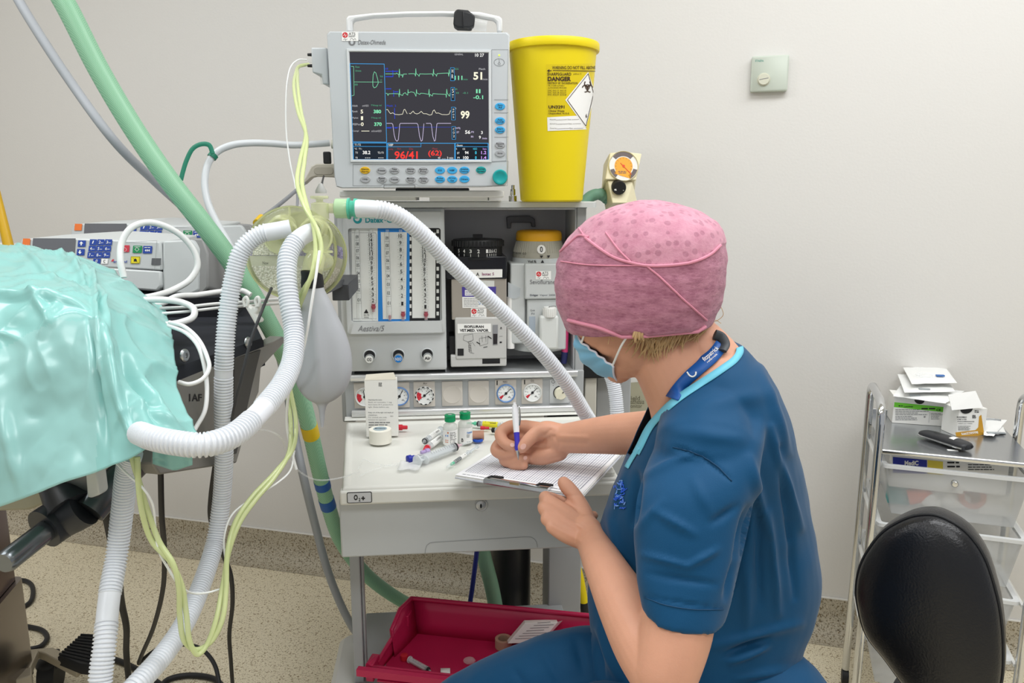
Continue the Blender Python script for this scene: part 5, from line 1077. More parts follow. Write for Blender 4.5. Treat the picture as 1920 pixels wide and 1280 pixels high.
# fine rows by interpolation
fin = []
for j in range(48): fin.append(spline([r[j] for r in rings], 4))
rings = [[fin[j][i] for j in range(48)] for i in range(len(fin[0]))]
mb.loft(rings); mb.build('bag', mat('bag_grey', '#a6a9ad', .42, spec=.4), bg, angle=80)
mb = MB(); mb.lathe(PD(586, 536, dB), (0, 0, 1), [(.0175, -.002), (.0178, .004), (.0165, .016), (.0172, .022), (.0165, .0245), (0, .0245)], 28); mb.build('neck', m_rub, bg)
# ------------------------------------------------------------ supply hoses from the ceiling
def braid(name, c1, c2):
    m = mat(name, c1, .4, spec=.4); nt = m.node_tree; b = nt.nodes['Principled BSDF']; tc = nt.nodes.new('ShaderNodeTexCoord'); wv = []
    for d in ('DIAGONAL', 'X'):
        w = nt.nodes.new('ShaderNodeTexWave'); w.bands_direction = d; w.inputs['Scale'].default_value = 150 if d == 'DIAGONAL' else 190; w.inputs['Distortion'].default_value = 1.2; w.inputs['Detail'].default_value = 1; nt.links.new(tc.outputs['Object'], w.inputs['Vector']); wv.append(w)
    mu = nt.nodes.new('ShaderNodeMath'); mu.operation = 'MULTIPLY'; nt.links.new(wv[0].outputs['Fac'], mu.inputs[0]); nt.links.new(wv[1].outputs['Fac'], mu.inputs[1])
    mx = nt.nodes.new('ShaderNodeMix'); mx.data_type = 'RGBA'; mx.inputs[6].default_value = lin(c1); mx.inputs[7].default_value = lin(c2); nt.links.new(mu.outputs[0], mx.inputs[0]); nt.links.new(mx.outputs[2], b.inputs['Base Color']); return m
gh = thing('gas_hose', 'thick green braided hose sloping from top left down behind the absorber', 'hose', PD(760, 1130, 2.2))
GH = [(60, -90, 1.42), (118, 0, 1.42), (185, 130, 1.43), (250, 240, 1.44), (320, 342, 1.45), (385, 425, 1.47), (440, 500, 1.50), (495, 590, 1.54), (540, 680, 1.60), (565, 745, 1.68), (582, 810, 1.76), (598, 880, 1.84), (616, 950, 1.92), (640, 1015, 2.0), (690, 1080, 2.1), (757, 1128, 2.2), (810, 1150, 2.28)]
gc = resample(spline(pts3(GH), 12), .008)
mb = MB(); mb.pipe(gc, [.0195-.0015*i/len(gc) for i in range(len(gc))], 24); mb.build('hose', braid('braid_green', '#7fb592', '#abd0b2'), gh)
def band(y0, y1, m, nm):
    c = [p for p in gc if y0 <= proj(p)[1] <= y1]
    if len(c) > 1: mb = MB(); mb.pipe(c, .0194, 24); mb.build(nm, m, gh)
band(795, 820, mat('tape_yellow', '#d9b91b', .5), 'yellow_tape'); band(897, 917, mat('tape_blue', '#2a5fa6', .5), 'blue_tape'); band(932, 952, mat('tape_blue', '#2a5fa6', .5), 'blue_tape')
mb = MB(); mb.pipe(spline(pts3([(8, -50, 1.75), (45, 18, 1.75), (130, 150, 1.76), (215, 265, 1.77), (290, 340, 1.92), (360, 405, 2.05), (430, 480, 2.12), (495, 580, 2.05), (530, 690, 2.05), (548, 790, 2.05), (566, 880, 2.0), (590, 980, 2.05), (618, 1080, 2.1), (655, 1165, 2.15), (700, 1230, 2.2)]), 10), .0108, 16)
tag(mb.build('gas_hose', mat('hose_grey', '#a3a7ac', .45)), 'thin plain grey hose sloping from the top left corner beside the green hose', 'hose')
wh = thing('pressure_hose', 'white hose curving left from the monitor with a green strap around it', 'hose', PD(420, 440, 1.7))
WHp = spline(pts3([(618, 268, 1.83), (590, 270, 1.82), (550, 272, 1.80), (510, 269, 1.78), (470, 268, 1.76), (435, 272, 1.74), (408, 284, 1.73), (391, 305, 1.72), (384, 340, 1.71), (390, 380, 1.70), (408, 420, 1.69), (432, 462, 1.68), (448, 500, 1.68)]), 10)
mb = MB(); mb.pipe(WHp, .0078, 16); mb.build('hose', mat('hose_bluewhite', '#cfd3d6', .35), wh)
m_dgreen = mat('strap_green', '#1d7a61', .5)
mb = MB(); i0 = min(range(len(WHp)), key=lambda i: (V(proj(WHp[i])[:2])-V((398, 291))).length); mb.pipe(WHp[i0-1:i0+3], .0105, 16)
st = spline(pts3([(399, 288, 1.70), (392, 272, 1.70), (378, 270, 1.70), (362, 278, 1.70), (350, 300, 1.70), (343, 322, 1.70), (339, 338, 1.70)]), 6)
mb.pipe(st, .0052, 8, True, (1, .25)); mb.build('strap', m_dgreen, wh)
# ------------------------------------------------------------ hook and cables at the side of the monitor
hk = thing('cable_hook', 'beige plastic cable hook sticking out from the left side of the monitor base', 'hook', PD(600, 335, 1.8)); m_beige = mat('hook_beige', '#b6b0a3', .5)
HKf = yawfr(PD(600, 320, 1.80), 3); mb = MB(); mb.prism(HKf, [HKf.px(*p) for p in ((640, 307), (592, 307), (583, 312), (568, 342), (567, 346), (571, 345), (584, 333), (592, 331), (640, 333))], -.03, 0); mb.build('hook_body', m_beige, hk, bevel=.004)
mb = MB(); mb.prism(HKf, rrect(.045, .018, .008, 4, *HKf.px(607, 320)), 0, .002, .001); mb.build('grip_pad', mat('hook_beige_dark', '#a39d90', .6), hk)
mb = MB(); quadbox(mb, HKf, 605, 284, 620, 307, -.02, -.005); mb.build('clip', m_rub, hk, bevel=.003)
def cable(L, r, m, name, label, group=None, n=10, seg=10):
    mb = MB(); mb.pipe(spline(pts3(L), n), r, seg); return tag(mb.build(name, m), label, name.split('_')[-1], group)
m_cab = mat('cable_black', '#1c1c1e', .5); m_cgrey = mat('cable_grey', '#7d7f82', .5)
gcb = thing('sensor_cable', 'grey cable with a yellow band from the beige hook to the absorber', 'cable', PD(475, 425, 1.4))
mb = MB(); mb.pipe(spline(pts3([(570, 344, 1.78), (540, 370, 1.68), (510, 394, 1.58), (488, 411, 1.50), (478, 424, 1.46)]), 8), .0042, 12); mb.build('cord', m_cgrey, gcb)
mb = MB(); mb.pipe(pts3([(490, 408, 1.508), (481, 418, 1.475)]), .0072, 14); mb.build('yellow_band', mat('band_yellow', '#d3ab18', .5), gcb)
cable([(559, 352, 1.6), (558, 370, 1.6), (557, 402, 1.58)], .0028, m_cgrey, 'sensor_cable', 'short thin grey cable hanging straight down to the top of the absorber')
cable([(607, 330, 1.79), (605, 338, 1.60), (603, 347, 1.33)], .002, m_cab, 'sensor_cable', 'short black cable from the beige hook to the grey sensor tip')
cable([(509, 540, 1.25), (490, 585, 1.185), (470, 640, 1.175), (455, 700, 1.18), (440, 760, 1.20), (431, 810, 1.25)], .0024, mat('cable_charcoal', '#3c3d40', .5), 'sensor_cable', 'thin charcoal cable slanting from the absorber between the two white hoses')
# ------------------------------------------------------------ sampling tubes
m_ytube = mat('tube_yellowgreen', '#dbe6a8', .2, 0, .7, spec=.6)
def twin(L, label):
    c = spline(pts3(L), 10); N = len(c); t = thing('sampling_tubing', label, 'tubing', c[-1])
    for s_ in (-1, 1):
        mb = MB(); q = []
        for i, p in enumerate(c):
            w = 2*pi*i/70+.6; q.append(p+RT*(.0042*s_*cos(w))+UP*(.0022*s_*sin(w))+FW*(.003*s_*sin(w)))
        mb.pipe(q, .0036, 10); mb.build('tube', m_ytube, t)
twin([(576, 121, 1.80), (562, 124, 1.78), (556, 140, 1.70), (555, 165, 1.6), (562, 210, 1.5), (574, 255, 1.40), (567, 300, 1.32), (562, 345, 1.25), (575, 390, 1.20), (592, 430, 1.175), (597, 470, 1.165), (589, 508, 1.155), (572, 542, 1.16), (556, 575, 1.20), (545, 610, 1.28), (538, 660, 1.29), (540, 720, 1.28), (550, 790, 1.26), (545, 845, 1.22), (515, 890, 1.18), (475, 935, 1.14), (445, 980, 1.11), (428, 1035, 1.09), (421, 1100, 1.08), (410, 1165, 1.06), (390, 1208, 1.05), (370, 1222, 1.04), (352, 1205, 1.03), (343, 1150, 1.02), (338, 1100, 1.01), (322, 1055, 1.0), (292, 1015, 1.0), (272, 960, .99), (259, 900, .98), (252, 855, .975)], 'twin yellow-green tubes from the monitor, hanging in a loop near the floor')
m_wtube = mat('tube_white', '#eef0ee', .35)
cable([(575, 112, 1.80), (560, 112, 1.78), (546, 124, 1.76), (539, 150, 1.75), (536, 200, 1.74), (537, 250, 1.74), (540, 278, 1.74), (545, 310, 1.74), (553, 345, 1.74), (560, 390, 1.70)], .0017, m_wtube, 'fine_tubing', 'thin white tube hanging from the monitor module left of the twin tubes')
cable([(599, 470, 1.15), (592, 520, 1.14), (584, 570, 1.14), (576, 620, 1.15), (567, 660, 1.163), (552, 700, 1.175), (541, 740, 1.21), (538, 800, 1.24), (548, 850, 1.25), (556, 880, 1.25)], .0022, m_wtube, 'fine_tubing', 'thin white tube hanging down in front of the grey bag')
cable([(372, 826, .93), (420, 815, .97), (465, 806, 1.02), (505, 808, 1.1), (530, 825, 1.2), (540, 858, 1.3), (562, 884, 1.36), (600, 900, 1.44), (640, 895, 1.475), (674, 884, 1.475)], .0016, m_clear, 'fine_tubing', 'thin clear line running from the drape across to the worktop')
cable([(218, 868, .98), (240, 890, .98), (268, 915, .98), (286, 945, .99), (291, 985, 1.0), (297, 1030, 1.0), (315, 1065, 1.01), (335, 1095, 1.02), (365, 1112, 1.06), (400, 1108, 1.08), (424, 1095, 1.09), (420, 1010, 1.11), (435, 965, 1.13), (480, 930, 1.16), (520, 905, 1.18), (545, 880, 1.22), (552, 845, 1.25)], .0015, m_wtube, 'fine_tubing', 'thin white line looping beside the twin yellow-green tubes')
# ============================================================ operating table, pumps, drape
zTab = 1.165; zPad = 1.213
ot = thing('operating_table', 'operating table with a black pad and grey steel side, under the green drape at left', 'operating table', (-1.2, 1.7, 0))
m_pad = mat('pad_black', '#2c2e33', .75, spec=.12); m_stl = mat('table_steel', '#8a8883', .45, .45, noise_s=9, noise_a=.12); m_stl2 = mat('table_steel_dark', '#4a4845', .45, .6)
def TZ(x, y, z=zTab): return PZ(x, y, z)
E0 = TZ(512, 628); E1 = TZ(318, 694)
dirT = (E0-E1); dirT.z = 0; dirT.normalize(); nT = V((-dirT.y, dirT.x, 0))     # along the near edge, and away from the camera
Tf = Fr(E1, dirT, nT, (0, 0, 1)); Lt = (E0-E1).length
mp_ = [TZ(*p) for p in ((318, 694), (494, 634), (480, 606), (452, 560), (440, 552), (260, 548), (225, 620))]
mb = MB(); mb.prism(flat((0, 0, zTab)), [(p.x, p.y) for p in mp_], -.05, 0, .006); mb.build('mattress', m_pad, ot)
mb = MB(); mb.prism(flat((0, 0, zTab)), [(-1.75, 1.16), (-.72, 1.16), (-.72, 1.75), (-1.75, 1.75)], -.05, 0, .006); mb.build('mattress', m_pad, ot)
pp_ = [PZ(x, y, zPad) for x, y in ((200, 553), (440, 552), (462, 532), (452, 524), (150, 524))]
mb = MB(); mb.prism(flat((0, 0, zTab)), [(p.x, p.y) for p in pp_], .0003, zPad-zTab, .006); mb.build('pad_section', mat('pad_raised', '#26272b', .75, spec=.12), ot)
# steel side: an end plate below the pad edge, profile seen in the photo
SFm = Fr(E1+V((0, 0, -.05)), dirT, (0, 0, 1)); 
prof = [SFm.px(*p) for p in ((300, 716), (328, 712), (440, 668), (515, 640), (532, 630), (536, 640), (490, 690), (486, 735), (468, 775), (455, 830), (444, 868), (300, 890), (286, 870))]
mb = MB(); mb.prism(SFm, prof[::-1] if True else prof, -.03, .0); mb.build('side_plate', m_stl, ot, bevel=.003)
mb = MB(); mb.prism(SFm, [SFm.px(*p) for p in ((436, 672), (486, 655), (470, 720), (452, 800), (440, 850), (432, 850))][::-1], .0002, .004); mb.build('plate_rib', m_stl2, ot, bevel=.001)
for x, y in ((345, 664+2), (464, 622+20)):
    mb = MB(); q = SFm.px(x, y); mb.lathe(SFm.p(*q, .0), SFm.n, [(.010, 0), (.010, .002), (.008, .004), (.004, .0042), (.0035, .001), (0, .001)], 20); mb.build('screw', m_steel, ot)
mb = MB(); mb.text(SFm, '1AF', 354, 738, 378, 752, .0006, .02); mb.greek(SFm, 428, 668, 452, 682, 3, .3, .0006, seed=9); mb.build('plate_marking', m_ink, ot, smooth=False)
# under frame, clamp and rod on this side
m_clamp = mat('clamp_black', '#25282d', .42); D1 = 1.08
mb = MB(); mb.pipe(pts3([(168, 958, D1), (215, 905, D1+.03), (280, 842, D1+.08)]), .022, 20); mb.build('tube_rail', mat('rail_steel', '#6a6d70', .3, .85), ot)
cl_ = None
mb = MB(); mb.pipe(spline(pts3([(82, 992, D1-.02), (112, 972, D1), (140, 958, D1), (158, 948, D1)]), 6), [.030]*7+[.032]*6+[.030]*6 if False else .029, 20); mb.pipe(spline(pts3([(95, 912, D1+.03), (118, 935, D1+.01), (135, 960, D1)]), 5), [.017+.002*i for i in range(11)], 16); mb.build('clamp', m_clamp, ot)
mb = MB(); mb.pipe(pts3([(6, 1056, D1-.10), (12, 1052, D1-.095), (95, 988, D1-.015)]), [.0125, .0150, .0150], 24); mb.build('rod', mat('rod_steel', '#7f8488', .25, .9), ot)
CPf = yawfr(PD(150, 920, D1+.005), -10); mb = MB(); mb.prism(CPf, [CPf.px(*p) for p in ((102, 893), (165, 880), (176, 935), (168, 946), (140, 948), (128, 938))][::-1], -.03, .0); mb.build('clamp_plate', mat('plate_grey', '#8d8c88', .4, .4), ot, bevel=.003)
mb = MB(); q = CPf.px(155, 930); mb.lathe(CPf.p(*q, 0), CPf.n, [(.0085, 0), (.0085, .002), (.0055, .0025), (.005, .006), (0, .006)], 20); mb.build('bolt', m_steel, ot)
mb = MB(); BKf = CPf.at(0, 0, .012); mb.prism(BKf, [BKf.px(*p) for p in ((160, 888), (180, 880), (186, 928), (164, 936))][::-1], -.02, 0); mb.build('white_block', m_off, ot, bevel=.002)
mb = MB(); UT = yawfr(PD(40, 940, 1.15), -10); mb.prism(UT, [UT.px(*p) for p in ((-60, 930), (-60, 960), (52, 957), (82, 945), (110, 915), (60, 900))], -.25, 0); mb.build('under_tray', mat('tray_olive', '#8f8c76', .5), ot, bevel=.004)
# column and base
cb0 = PY(-66, 1000, 1.72); CLf = yawfr((cb0.x, 1.72, 0), 12)
mb = MB(); zc0 = .32; zmid = PY(40, 1170, 1.72).z; mb.prism(Fr((CLf.p(-.12, 0, -.12)), CLf.u, -CLf.n, (0, 0, 1)), rrect(.24, .24, .02, 4), zmid+.002, 1.1); mb.build('column_sleeve', mat('column_steel', '#6e5a58', .24, .95), ot)
mb = MB(); mb.prism(Fr((CLf.p(-.115, 0, -.12)), CLf.u, -CLf.n, (0, 0, 1)), rrect(.255, .255, .02, 4), .10, zmid); mb.build('column', mat('column_steel2', '#8a827d', .26, .95), ot)
bq = PZ(95, 1245, .10); 
mb = MB(); mb.pipe([PZ(44, 1268, .12), PZ(64, 1226, .13), PZ(92, 1226, .13), PZ(152, 1258, .10)], .020, 4, True, (1, 1), pi/4); mb.pipe([PZ(44, 1268, .12), V((CLf.o.x, 1.85, .13))], .03, 4, True, None, pi/4); mb.build('base_leg', mat('leg_beige', '#b3aa97', .4, .3), ot, bevel=.003)
q = PZ(96, 1262, .05); mb = MB(); mb.cyl(q+V((-.022, -.005, 0)), q+V((.022, .005, 0)), .05, None, 28); mb.ball(q+V((0, 0, .035)), .036, 16, 8, (1, 1.1, .6)); mb.build('caster', m_rub, ot)
PDf = flat(PZ(150, 1222, .145), -8); mb = MB()
pd_ = [PDf.px(*p) for p in ((108, 1228), (150, 1188), (205, 1190), (200, 1240), (178, 1248), (150, 1245))][::-1]
mb.prism(PDf, pd_, -.03, 0, .006)
for i in range(9):
    f = i/8; a = V((*PDf.px(112+f*40, 1226-f*36), 0)); b = V((*PDf.px(180+f*24, 1243-f*50), 0)); mb.pipe([PDf.p(a.x, a.y, .001), PDf.p(b.x, b.y, .001)], .0035, 6)
mb.build('foot_pedal', m_rub, ot)
# ------------------------------------------------------------ infusion pumps
m_pump = mat('pump_grey', '#c1c5c5', .4, noise_s=20, noise_a=.02); m_pump2 = mat('pump_side_grey', '#8b8b8a', .45); m_lcd = mat('lcd_grey', '#6b6c71', .2); m_kb = mat('key_navy', '#27479e', .45); m_kg = mat('key_green', '#1e8a55', .45); m_kr = mat('key_red', '#c93a4a', .45); m_ko = mat('key_orange', '#ea7a3a', .45); m_ky = mat('key_bright_yellow', '#e8d82c', .45)
def pump(label, P, dep, tilt, zb, full):
    """P maps the front pump's pixels to this pump's place"""
    o = PD(*P(200, 500), dep); f = yawfr(o, -8, tilt); t = thing('infusion_pump', label, 'infusion pump', V((o.x, o.y+.06, zb)), 'infusion pumps on the table')
    X = lambda *pts: [f.px(*P(*p)) for p in pts]
    # body: upper fascia, lower part, back shell; top is a long slope
    fr_ = X((36, 455), (62, 436), (180, 434), (300, 451), (302, 506), (36, 490)); mb = MB()
    top = X((36, 455), (62, 436), (180, 434), (300, 451)); 
    up = [f.p(a, b, 0) for a, b in X((34, 470), (40, 448), (120, 446), (300, 453), (303, 507), (34, 492))]
    bk = [f.p(a+.006, b+.022, -.11) for a, b in X((34, 470), (50, 440), (180, 432), (312, 441), (314, 500), (34, 492))]
    mb.loft([bk, [p.lerp(q, .97) for p, q in zip(bk, up)], up]); b1 = mb.build('upper_housing', m_pump, t, bevel=.004)
    lw = X((34, 493), (303, 508), (304, 536), (296, 546), (220, 540), (34, 520)); lo = [f.p(a, max(b, 0) if False else b, .004) for a, b in lw]; lb = [f.p(a, b, -.11) for a, b in lw]
    zmin = min(p.z for p in lo+lb)
    mb = MB(); mb.loft([lb, lo]); mb.build('lower_housing', m_pump, t, bevel=.004)
    sd = [f.p(a, b, c) for (a, b), c in zip(X((303, 450), (352, 445), (362, 462), (362, 540), (345, 552), (303, 546)), (-.002, -.02, -.03, -.03, -.02, -.002))]
    sb = [p+f.n*-.10 for p in sd]; mb = MB(); mb.loft([sb, sd]); mb.build('end_housing', m_pump, t, bevel=.005)
    sd2 = [f.p(a, b, -.03) for a, b in X((338, 440), (366, 442), (376, 470), (376, 535), (366, 546), (350, 552))]; mb = MB(); mb.loft([[p+f.n*-.11 for p in sd2], sd2]); mb.build('end_cap', m_pump2, t, bevel=.004)
    mb = MB(); mb.box(flat((f.o.x, f.o.y, 0), -8), -.15, .15, .02, .10, zb, max(zmin+.012, zb+.01)); mb.build('foot', m_dgrey, t, bevel=.002)
    g = f.at(0, 0, .0005); Zp = lambda x, y: P(x/4, 380+y/4)
    def quad(mb, x0, y0, x1, y1, sk=8, l=.0006): mb.poly(g, [Zp(x0+sk*.4, y0), Zp(x1+sk*.4, y0+1), Zp(x1-sk*.4, y1), Zp(x0-sk*.4, y1)], l)
    mb = MB(); quad(mb, 245, 266, 565, 375, 10); mb.build('display', m_lcd, t, smooth=False)
    mats = [m_kb, m_kg, m_kr, m_ko, m_ky, m_paper, m_ink, m_inkg]; 
    def keyp(mi, x0, y0, x1, y1, s_=None, sb_=None, nm='button'):
        mb = MB(); mb.mi = mi; quad(mb, x0, y0, x1, y1, 6, .0008); mb.mi = 5
        if s_ == 'up': mb.poly(g, [Zp(*p) for p in ((612, 290), (628, 306), (618, 306), (616, 320), (606, 320), (608, 306), (598, 306))], .0013)
        elif s_ == 'dn': mb.poly(g, [Zp(*p) for p in ((602, 386), (588, 370), (596, 370), (598, 356), (608, 356), (606, 370), (616, 370))], .0013)
        elif s_ == 'bolus':
            for k in range(3): xx = x0+14+k*13; mb.poly(g, [Zp(xx, 358), Zp(xx+12, 348), Zp(xx+12, 368)], .0013)
            mb.greek(g, *Zp(x0+12, y0+8), *Zp(x1-12, y0+16), 1, .6, .0013, seed=2)
        elif s_ == 'start': mb.strip(g, [Zp(1014, 350), Zp(1030, 335), Zp(1046, 350), Zp(1030, 365)], .0007, .0013, closed=True); mb.greek(g, *Zp(x0+14, y0+6), *Zp(x1-10, y0+13), 1, .6, .0013, seed=3)
        elif s_ == 'stop': mb.strip(g, [Zp(936+15*cos(k*pi/6), 352+15*sin(k*pi/6)) for k in range(12)], .0006, .0013, closed=True)
        elif s_ == 'bell':
            mb.mi = 6; mb.strip(g, [Zp(985, 405), Zp(1048, 405), Zp(1046, 454), Zp(983, 454)], .0006, .0013, closed=True); mb.poly(g, [Zp(*p) for p in ((1004, 440), (1010, 422), (1018, 418), (1026, 424), (1030, 440))], .0013); mb.strip(g, [Zp(1000, 416), Zp(1034, 446)], .0006, .0015)
        elif s_: 
            if s_ == 'C': mb.mi = 6
            cxk, cyk = (x0+x1)/2-(8 if sb_ else 0), (y0+y1)/2; mb.text(g, s_, *Zp(cxk-8, cyk-11), *Zp(cxk+7, cyk+11), .0013, .01, shear=.15)
            if sb_: mb.greek(g, *Zp(cxk+10, cyk+2), *Zp(cxk+26, cyk+8), 1, .7, .0013, seed=7)
        return mb.build(nm, mats, t, smooth=False)
    keyp(3, 172, 268, 228, 322); keyp(0, 586, 282, 644, 330, 'up'); keyp(0, 578, 346, 636, 394, 'dn')
    for r in range(3):
        for c in range(3): keyp(0, 674+c*57-r*8, 274+r*48, 728+c*57-r*8, 318+r*48, str(r*3+c+1), r*3+c > 0)
    keyp(0, 700, 418, 756, 456, '0'); keyp(5, 762, 420, 810, 458, 'C')
    keyp(2, 918, 318, 972, 370, 'stop'); keyp(1, 998, 322, 1066, 376, 'start'); keyp(0, 1074, 324, 1142, 380, 'bolus'); keyp(4, 982, 402, 1052, 456, 'bell')
    keyp(0, 930, 544, 984, 588)
    mb = MB(); mb.mi = 7; mb.strip(g, [Zp(900, 300), Zp(1178, 285), Zp(1160, 508)], .0005, .0009); mb.strip(g, [Zp(920, 492), Zp(1205, 514)], .0012, .0009); mb.mi = 0; mb.text(g, 'arcomed', *Zp(852, 432), *Zp(956, 450), .0009, .02, shear=.2); mb.mi = 2; mb.poly(g, [Zp(834, 440), Zp(846, 424), Zp(858, 424), Zp(852, 440)], .0009); mb.build('printed_marks', mats, t, smooth=False)
    mb = MB(); quad(mb, 1138, 416, 1208, 466, 6, .0008); mb.build('catch', m_dgrey, t, smooth=False)
    return t, f
zf = zPad+.0005
p1, pf1 = pump('grey infusion pump in front with blue number keys, beside the drape', lambda x, y: (x, y), 1.66, 14, zf, True)
p2, pf2 = pump('grey infusion pump behind, mostly hidden by the front pump', lambda x, y: (147+(x-50)*.985, 425+(y-453)*.93), 1.86, 14, zf, False)
# clamp lever on the rear pump's end
mb = MB(); LV = yawfr(PD(385, 490, 1.80), -8); mb.prism(LV, [LV.px(*p) for p in ((372, 482), (382, 480), (395, 492), (407, 500), (404, 512), (392, 512), (380, 525), (370, 520))][::-1], -.02, 0); mb.build('clamp_bracket', m_pump2, p2, bevel=.003); mb = MB(); mb.prism(LV.at(0, 0, .004), [LV.px(*p) for p in ((372, 478), (380, 476), (400, 495), (406, 504), (400, 511), (392, 507))][::-1], -.004, .006); mb.build('clamp_lever', m_pump2, p2, bevel=.003)
# yellow rod standing at the left edge
mb = MB(); mb.pipe(spline(pts3([(-14, 330, 1.7), (2, 400, 1.7), (18, 470, 1.7)]), 6), [.0075+.0003*i for i in range(13)], 14); tag(mb.build('yellow_tube', mat('tube_mustard', '#d2a416', .4)), 'thick mustard yellow tube rising at the left edge behind the drape', 'tube')
mb = MB(); rg = random.Random(3); P = []
for i in range(6): P.append([PZ(-60+j*14, 456+i*3.2-2*sin(j*.6), zTab+.09+.004*rg.random()) for j in range(9)])
mb.grid(P); tag(mb.build('white_sheet', mat('sheet_white', '#ecebe7', .8), solid=.004), 'edge of a white sheet showing behind the green drape at far left', 'sheet')
# ------------------------------------------------------------ white coiled cables on the table
m_wc2 = mat('cable_white', '#e2e3e2', .38)
cable([(232, 520, 1.36), (226, 490, 1.36), (228, 455, 1.37), (245, 428, 1.38), (275, 417, 1.40), (310, 424, 1.42), (345, 446, 1.44), (366, 475, 1.45), (370, 500, 1.45), (355, 525, 1.44), (325, 543, 1.42), (295, 553, 1.38), (262, 560, 1.34)], .0058, m_wc2, 'white_cable', 'thick white cable arching in a loop over the front infusion pump', 'white cables on the table', 12, 14)
cable([(262, 572, 1.33), (300, 570, 1.35), (330, 556, 1.38), (368, 553, 1.42), (420, 546, 1.45), (455, 545, 1.46), (470, 553, 1.46)], .0052, m_wc2, 'white_cable', 'thick white cable lying level behind the hose, top one on the black pad', 'white cables on the table')
cable([(270, 562, 1.32), (310, 562, 1.32), (345, 568, 1.32), (364, 580, 1.31), (362, 594, 1.30), (340, 604, 1.28), (305, 610, 1.26)], .0056, m_wc2, 'white_cable', 'thick white cable making a tight bend at the edge of the drape', 'white cables on the table')
cable([(300, 578, 1.33), (345, 576, 1.34), (400, 570, 1.36), (460, 566, 1.38), (520, 561, 1.42), (580, 558, 1.46)], .0030, m_wc2, 'white_cable', 'thin white cable lying across the pad towards the white clip', 'white cables on the table')
cable([(300, 588, 1.31), (350, 584, 1.32), (420, 576, 1.34), (480, 572, 1.38), (560, 566, 1.44)], .0026, m_wc2, 'white_cable', 'second thin white cable lying parallel below the first', 'white cables on the table')
cable([(318, 604, 1.20), (345, 612, 1.18), (372, 636, 1.16), (388, 668, 1.14), (392, 690, 1.13), (380, 710, 1.12), (355, 720, 1.11), (335, 716, 1.11)], .0032, m_wc2, 'white_cable', 'white cable looping over the table edge in front of the steel side', 'white cables on the table')
cable([(316, 610, 1.20), (350, 625, 1.17), (372, 650, 1.15), (384, 690, 1.14), (388, 730, 1.13), (384, 770, 1.12), (368, 800, 1.11), (355, 822, 1.10)], .0032, m_wc2, 'white_cable', 'white cable hanging down the steel side to the drape hem', 'white cables on the table')
# white line clip
LC = yawfr(PD(470, 575, 1.20), -14); lc = thing('line_clip', 'white plastic line clip clamped on the table edge beside the hose', 'clip', PD(480, 608, 1.20)); mb = MB()
mb.prism(LC, [LC.px(*p) for p in ((462, 572), (470, 577), (474, 574), (478, 577), (484, 572), (483, 583), (478, 588), (488, 600), (487, 605), (478, 606), (470, 592), (462, 580))][::-1], -.012, 0); mb.build('clip_body', m_white, lc, bevel=.002)
for x in (460, 482): mb = MB(); mb.pipe(spline([LC.w(x, 575), LC.w(x-3, 562), LC.w(x+2, 557), LC.w(x+5, 564), LC.w(x+3, 574)], 6), .0026, 10); mb.build('ring', m_white, lc)
# ------------------------------------------------------------ green drape over the patient
Lr = [[(-120, 470, 1.60), (0, 470, 1.59), (80, 476, 1.54), (160, 496, 1.50), (205, 516, 1.47), (262, 552, 1.41), (312, 584, 1.33)],
      [(-120, 458, 1.52), (0, 459, 1.50), (70, 466, 1.46), (145, 484, 1.42), (192, 506, 1.40), (258, 545, 1.34), (320, 604, 1.27)],
      [(-120, 505, 1.25), (0, 508, 1.23), (75, 512, 1.21), (142, 522, 1.20), (190, 546, 1.19), (262, 594, 1.17), (324, 652, 1.17)],
      [(-120, 560, 1.07), (0, 563, 1.06), (75, 562, 1.05), (142, 570, 1.04), (192, 604, 1.03), (262, 664, 1.06), (331, 706, 1.10)],
      [(-120, 640, 1.02), (0, 640, 1.02), (75, 640, 1.01), (148, 646, 1.0), (198, 676, .99), (270, 728, 1.02), (343, 746, 1.06)],
      [(-120, 780, 1.0), (0, 780, .99), (80, 780, .99), (150, 770, .98), (215, 770, .97), (285, 775, .98), (360, 786, 1.03)],
      [(-120, 985, .99), (0, 950, .98), (80, 921, .97), (157, 893, .96), (240, 859, .95), (292, 833, .95), (381, 822, 1.0)]]
rowsP = [spline(pts3(r), 22) for r in Lr]
colsN = len(rowsP[0]); gridP = [spline([rowsP[i][j] for i in range(7)], 26) for j in range(colsN)]
G_ = [[gridP[j][i] for j in range(colsN)] for i in range(len(gridP[0]))]
def ridge(u, v, u0, v0, u1, v1, w):
    d = V((u1-u0, v1-v0)); p = V((u-u0, v-v0)); t = max(0, min(1, p.dot(d)/d.dot(d))); e = (p-d*t).length
    return math.exp(-(e/w)**2)*sin(pi*min(1, max(0, .08+t*.92)))
RID = [(-.0, .47, .62, .50, .012, .012), (.62, .30, .70, .55, .016, .014), (.60, .20, .63, .62, .010, .012), (.30, .47, .40, .62, .008, .02), (.42, .50, .33, .66, .008, .018), (.66, .5, .72, .98, .013, .02), (.58, .55, .60, .98, -.010, .02), (.74, .45, .86, .95, -.014, .025), (.80, .6, .92, .9, .012, .022), (.78, .75, .95, .95, .010, .02), (.36, .1, .62, .42, .008, .014), (.2, .15, .5, .45, .006, .012), (.45, .14, .60, .30, .007, .012), (.30, .30, .62, .36, -.006, .012), (.18, .82, .26, 1., .008, .02), (.08, .5, .15, .7, .007, .014)]
H_, W_ = len(G_), colsN
NG = []
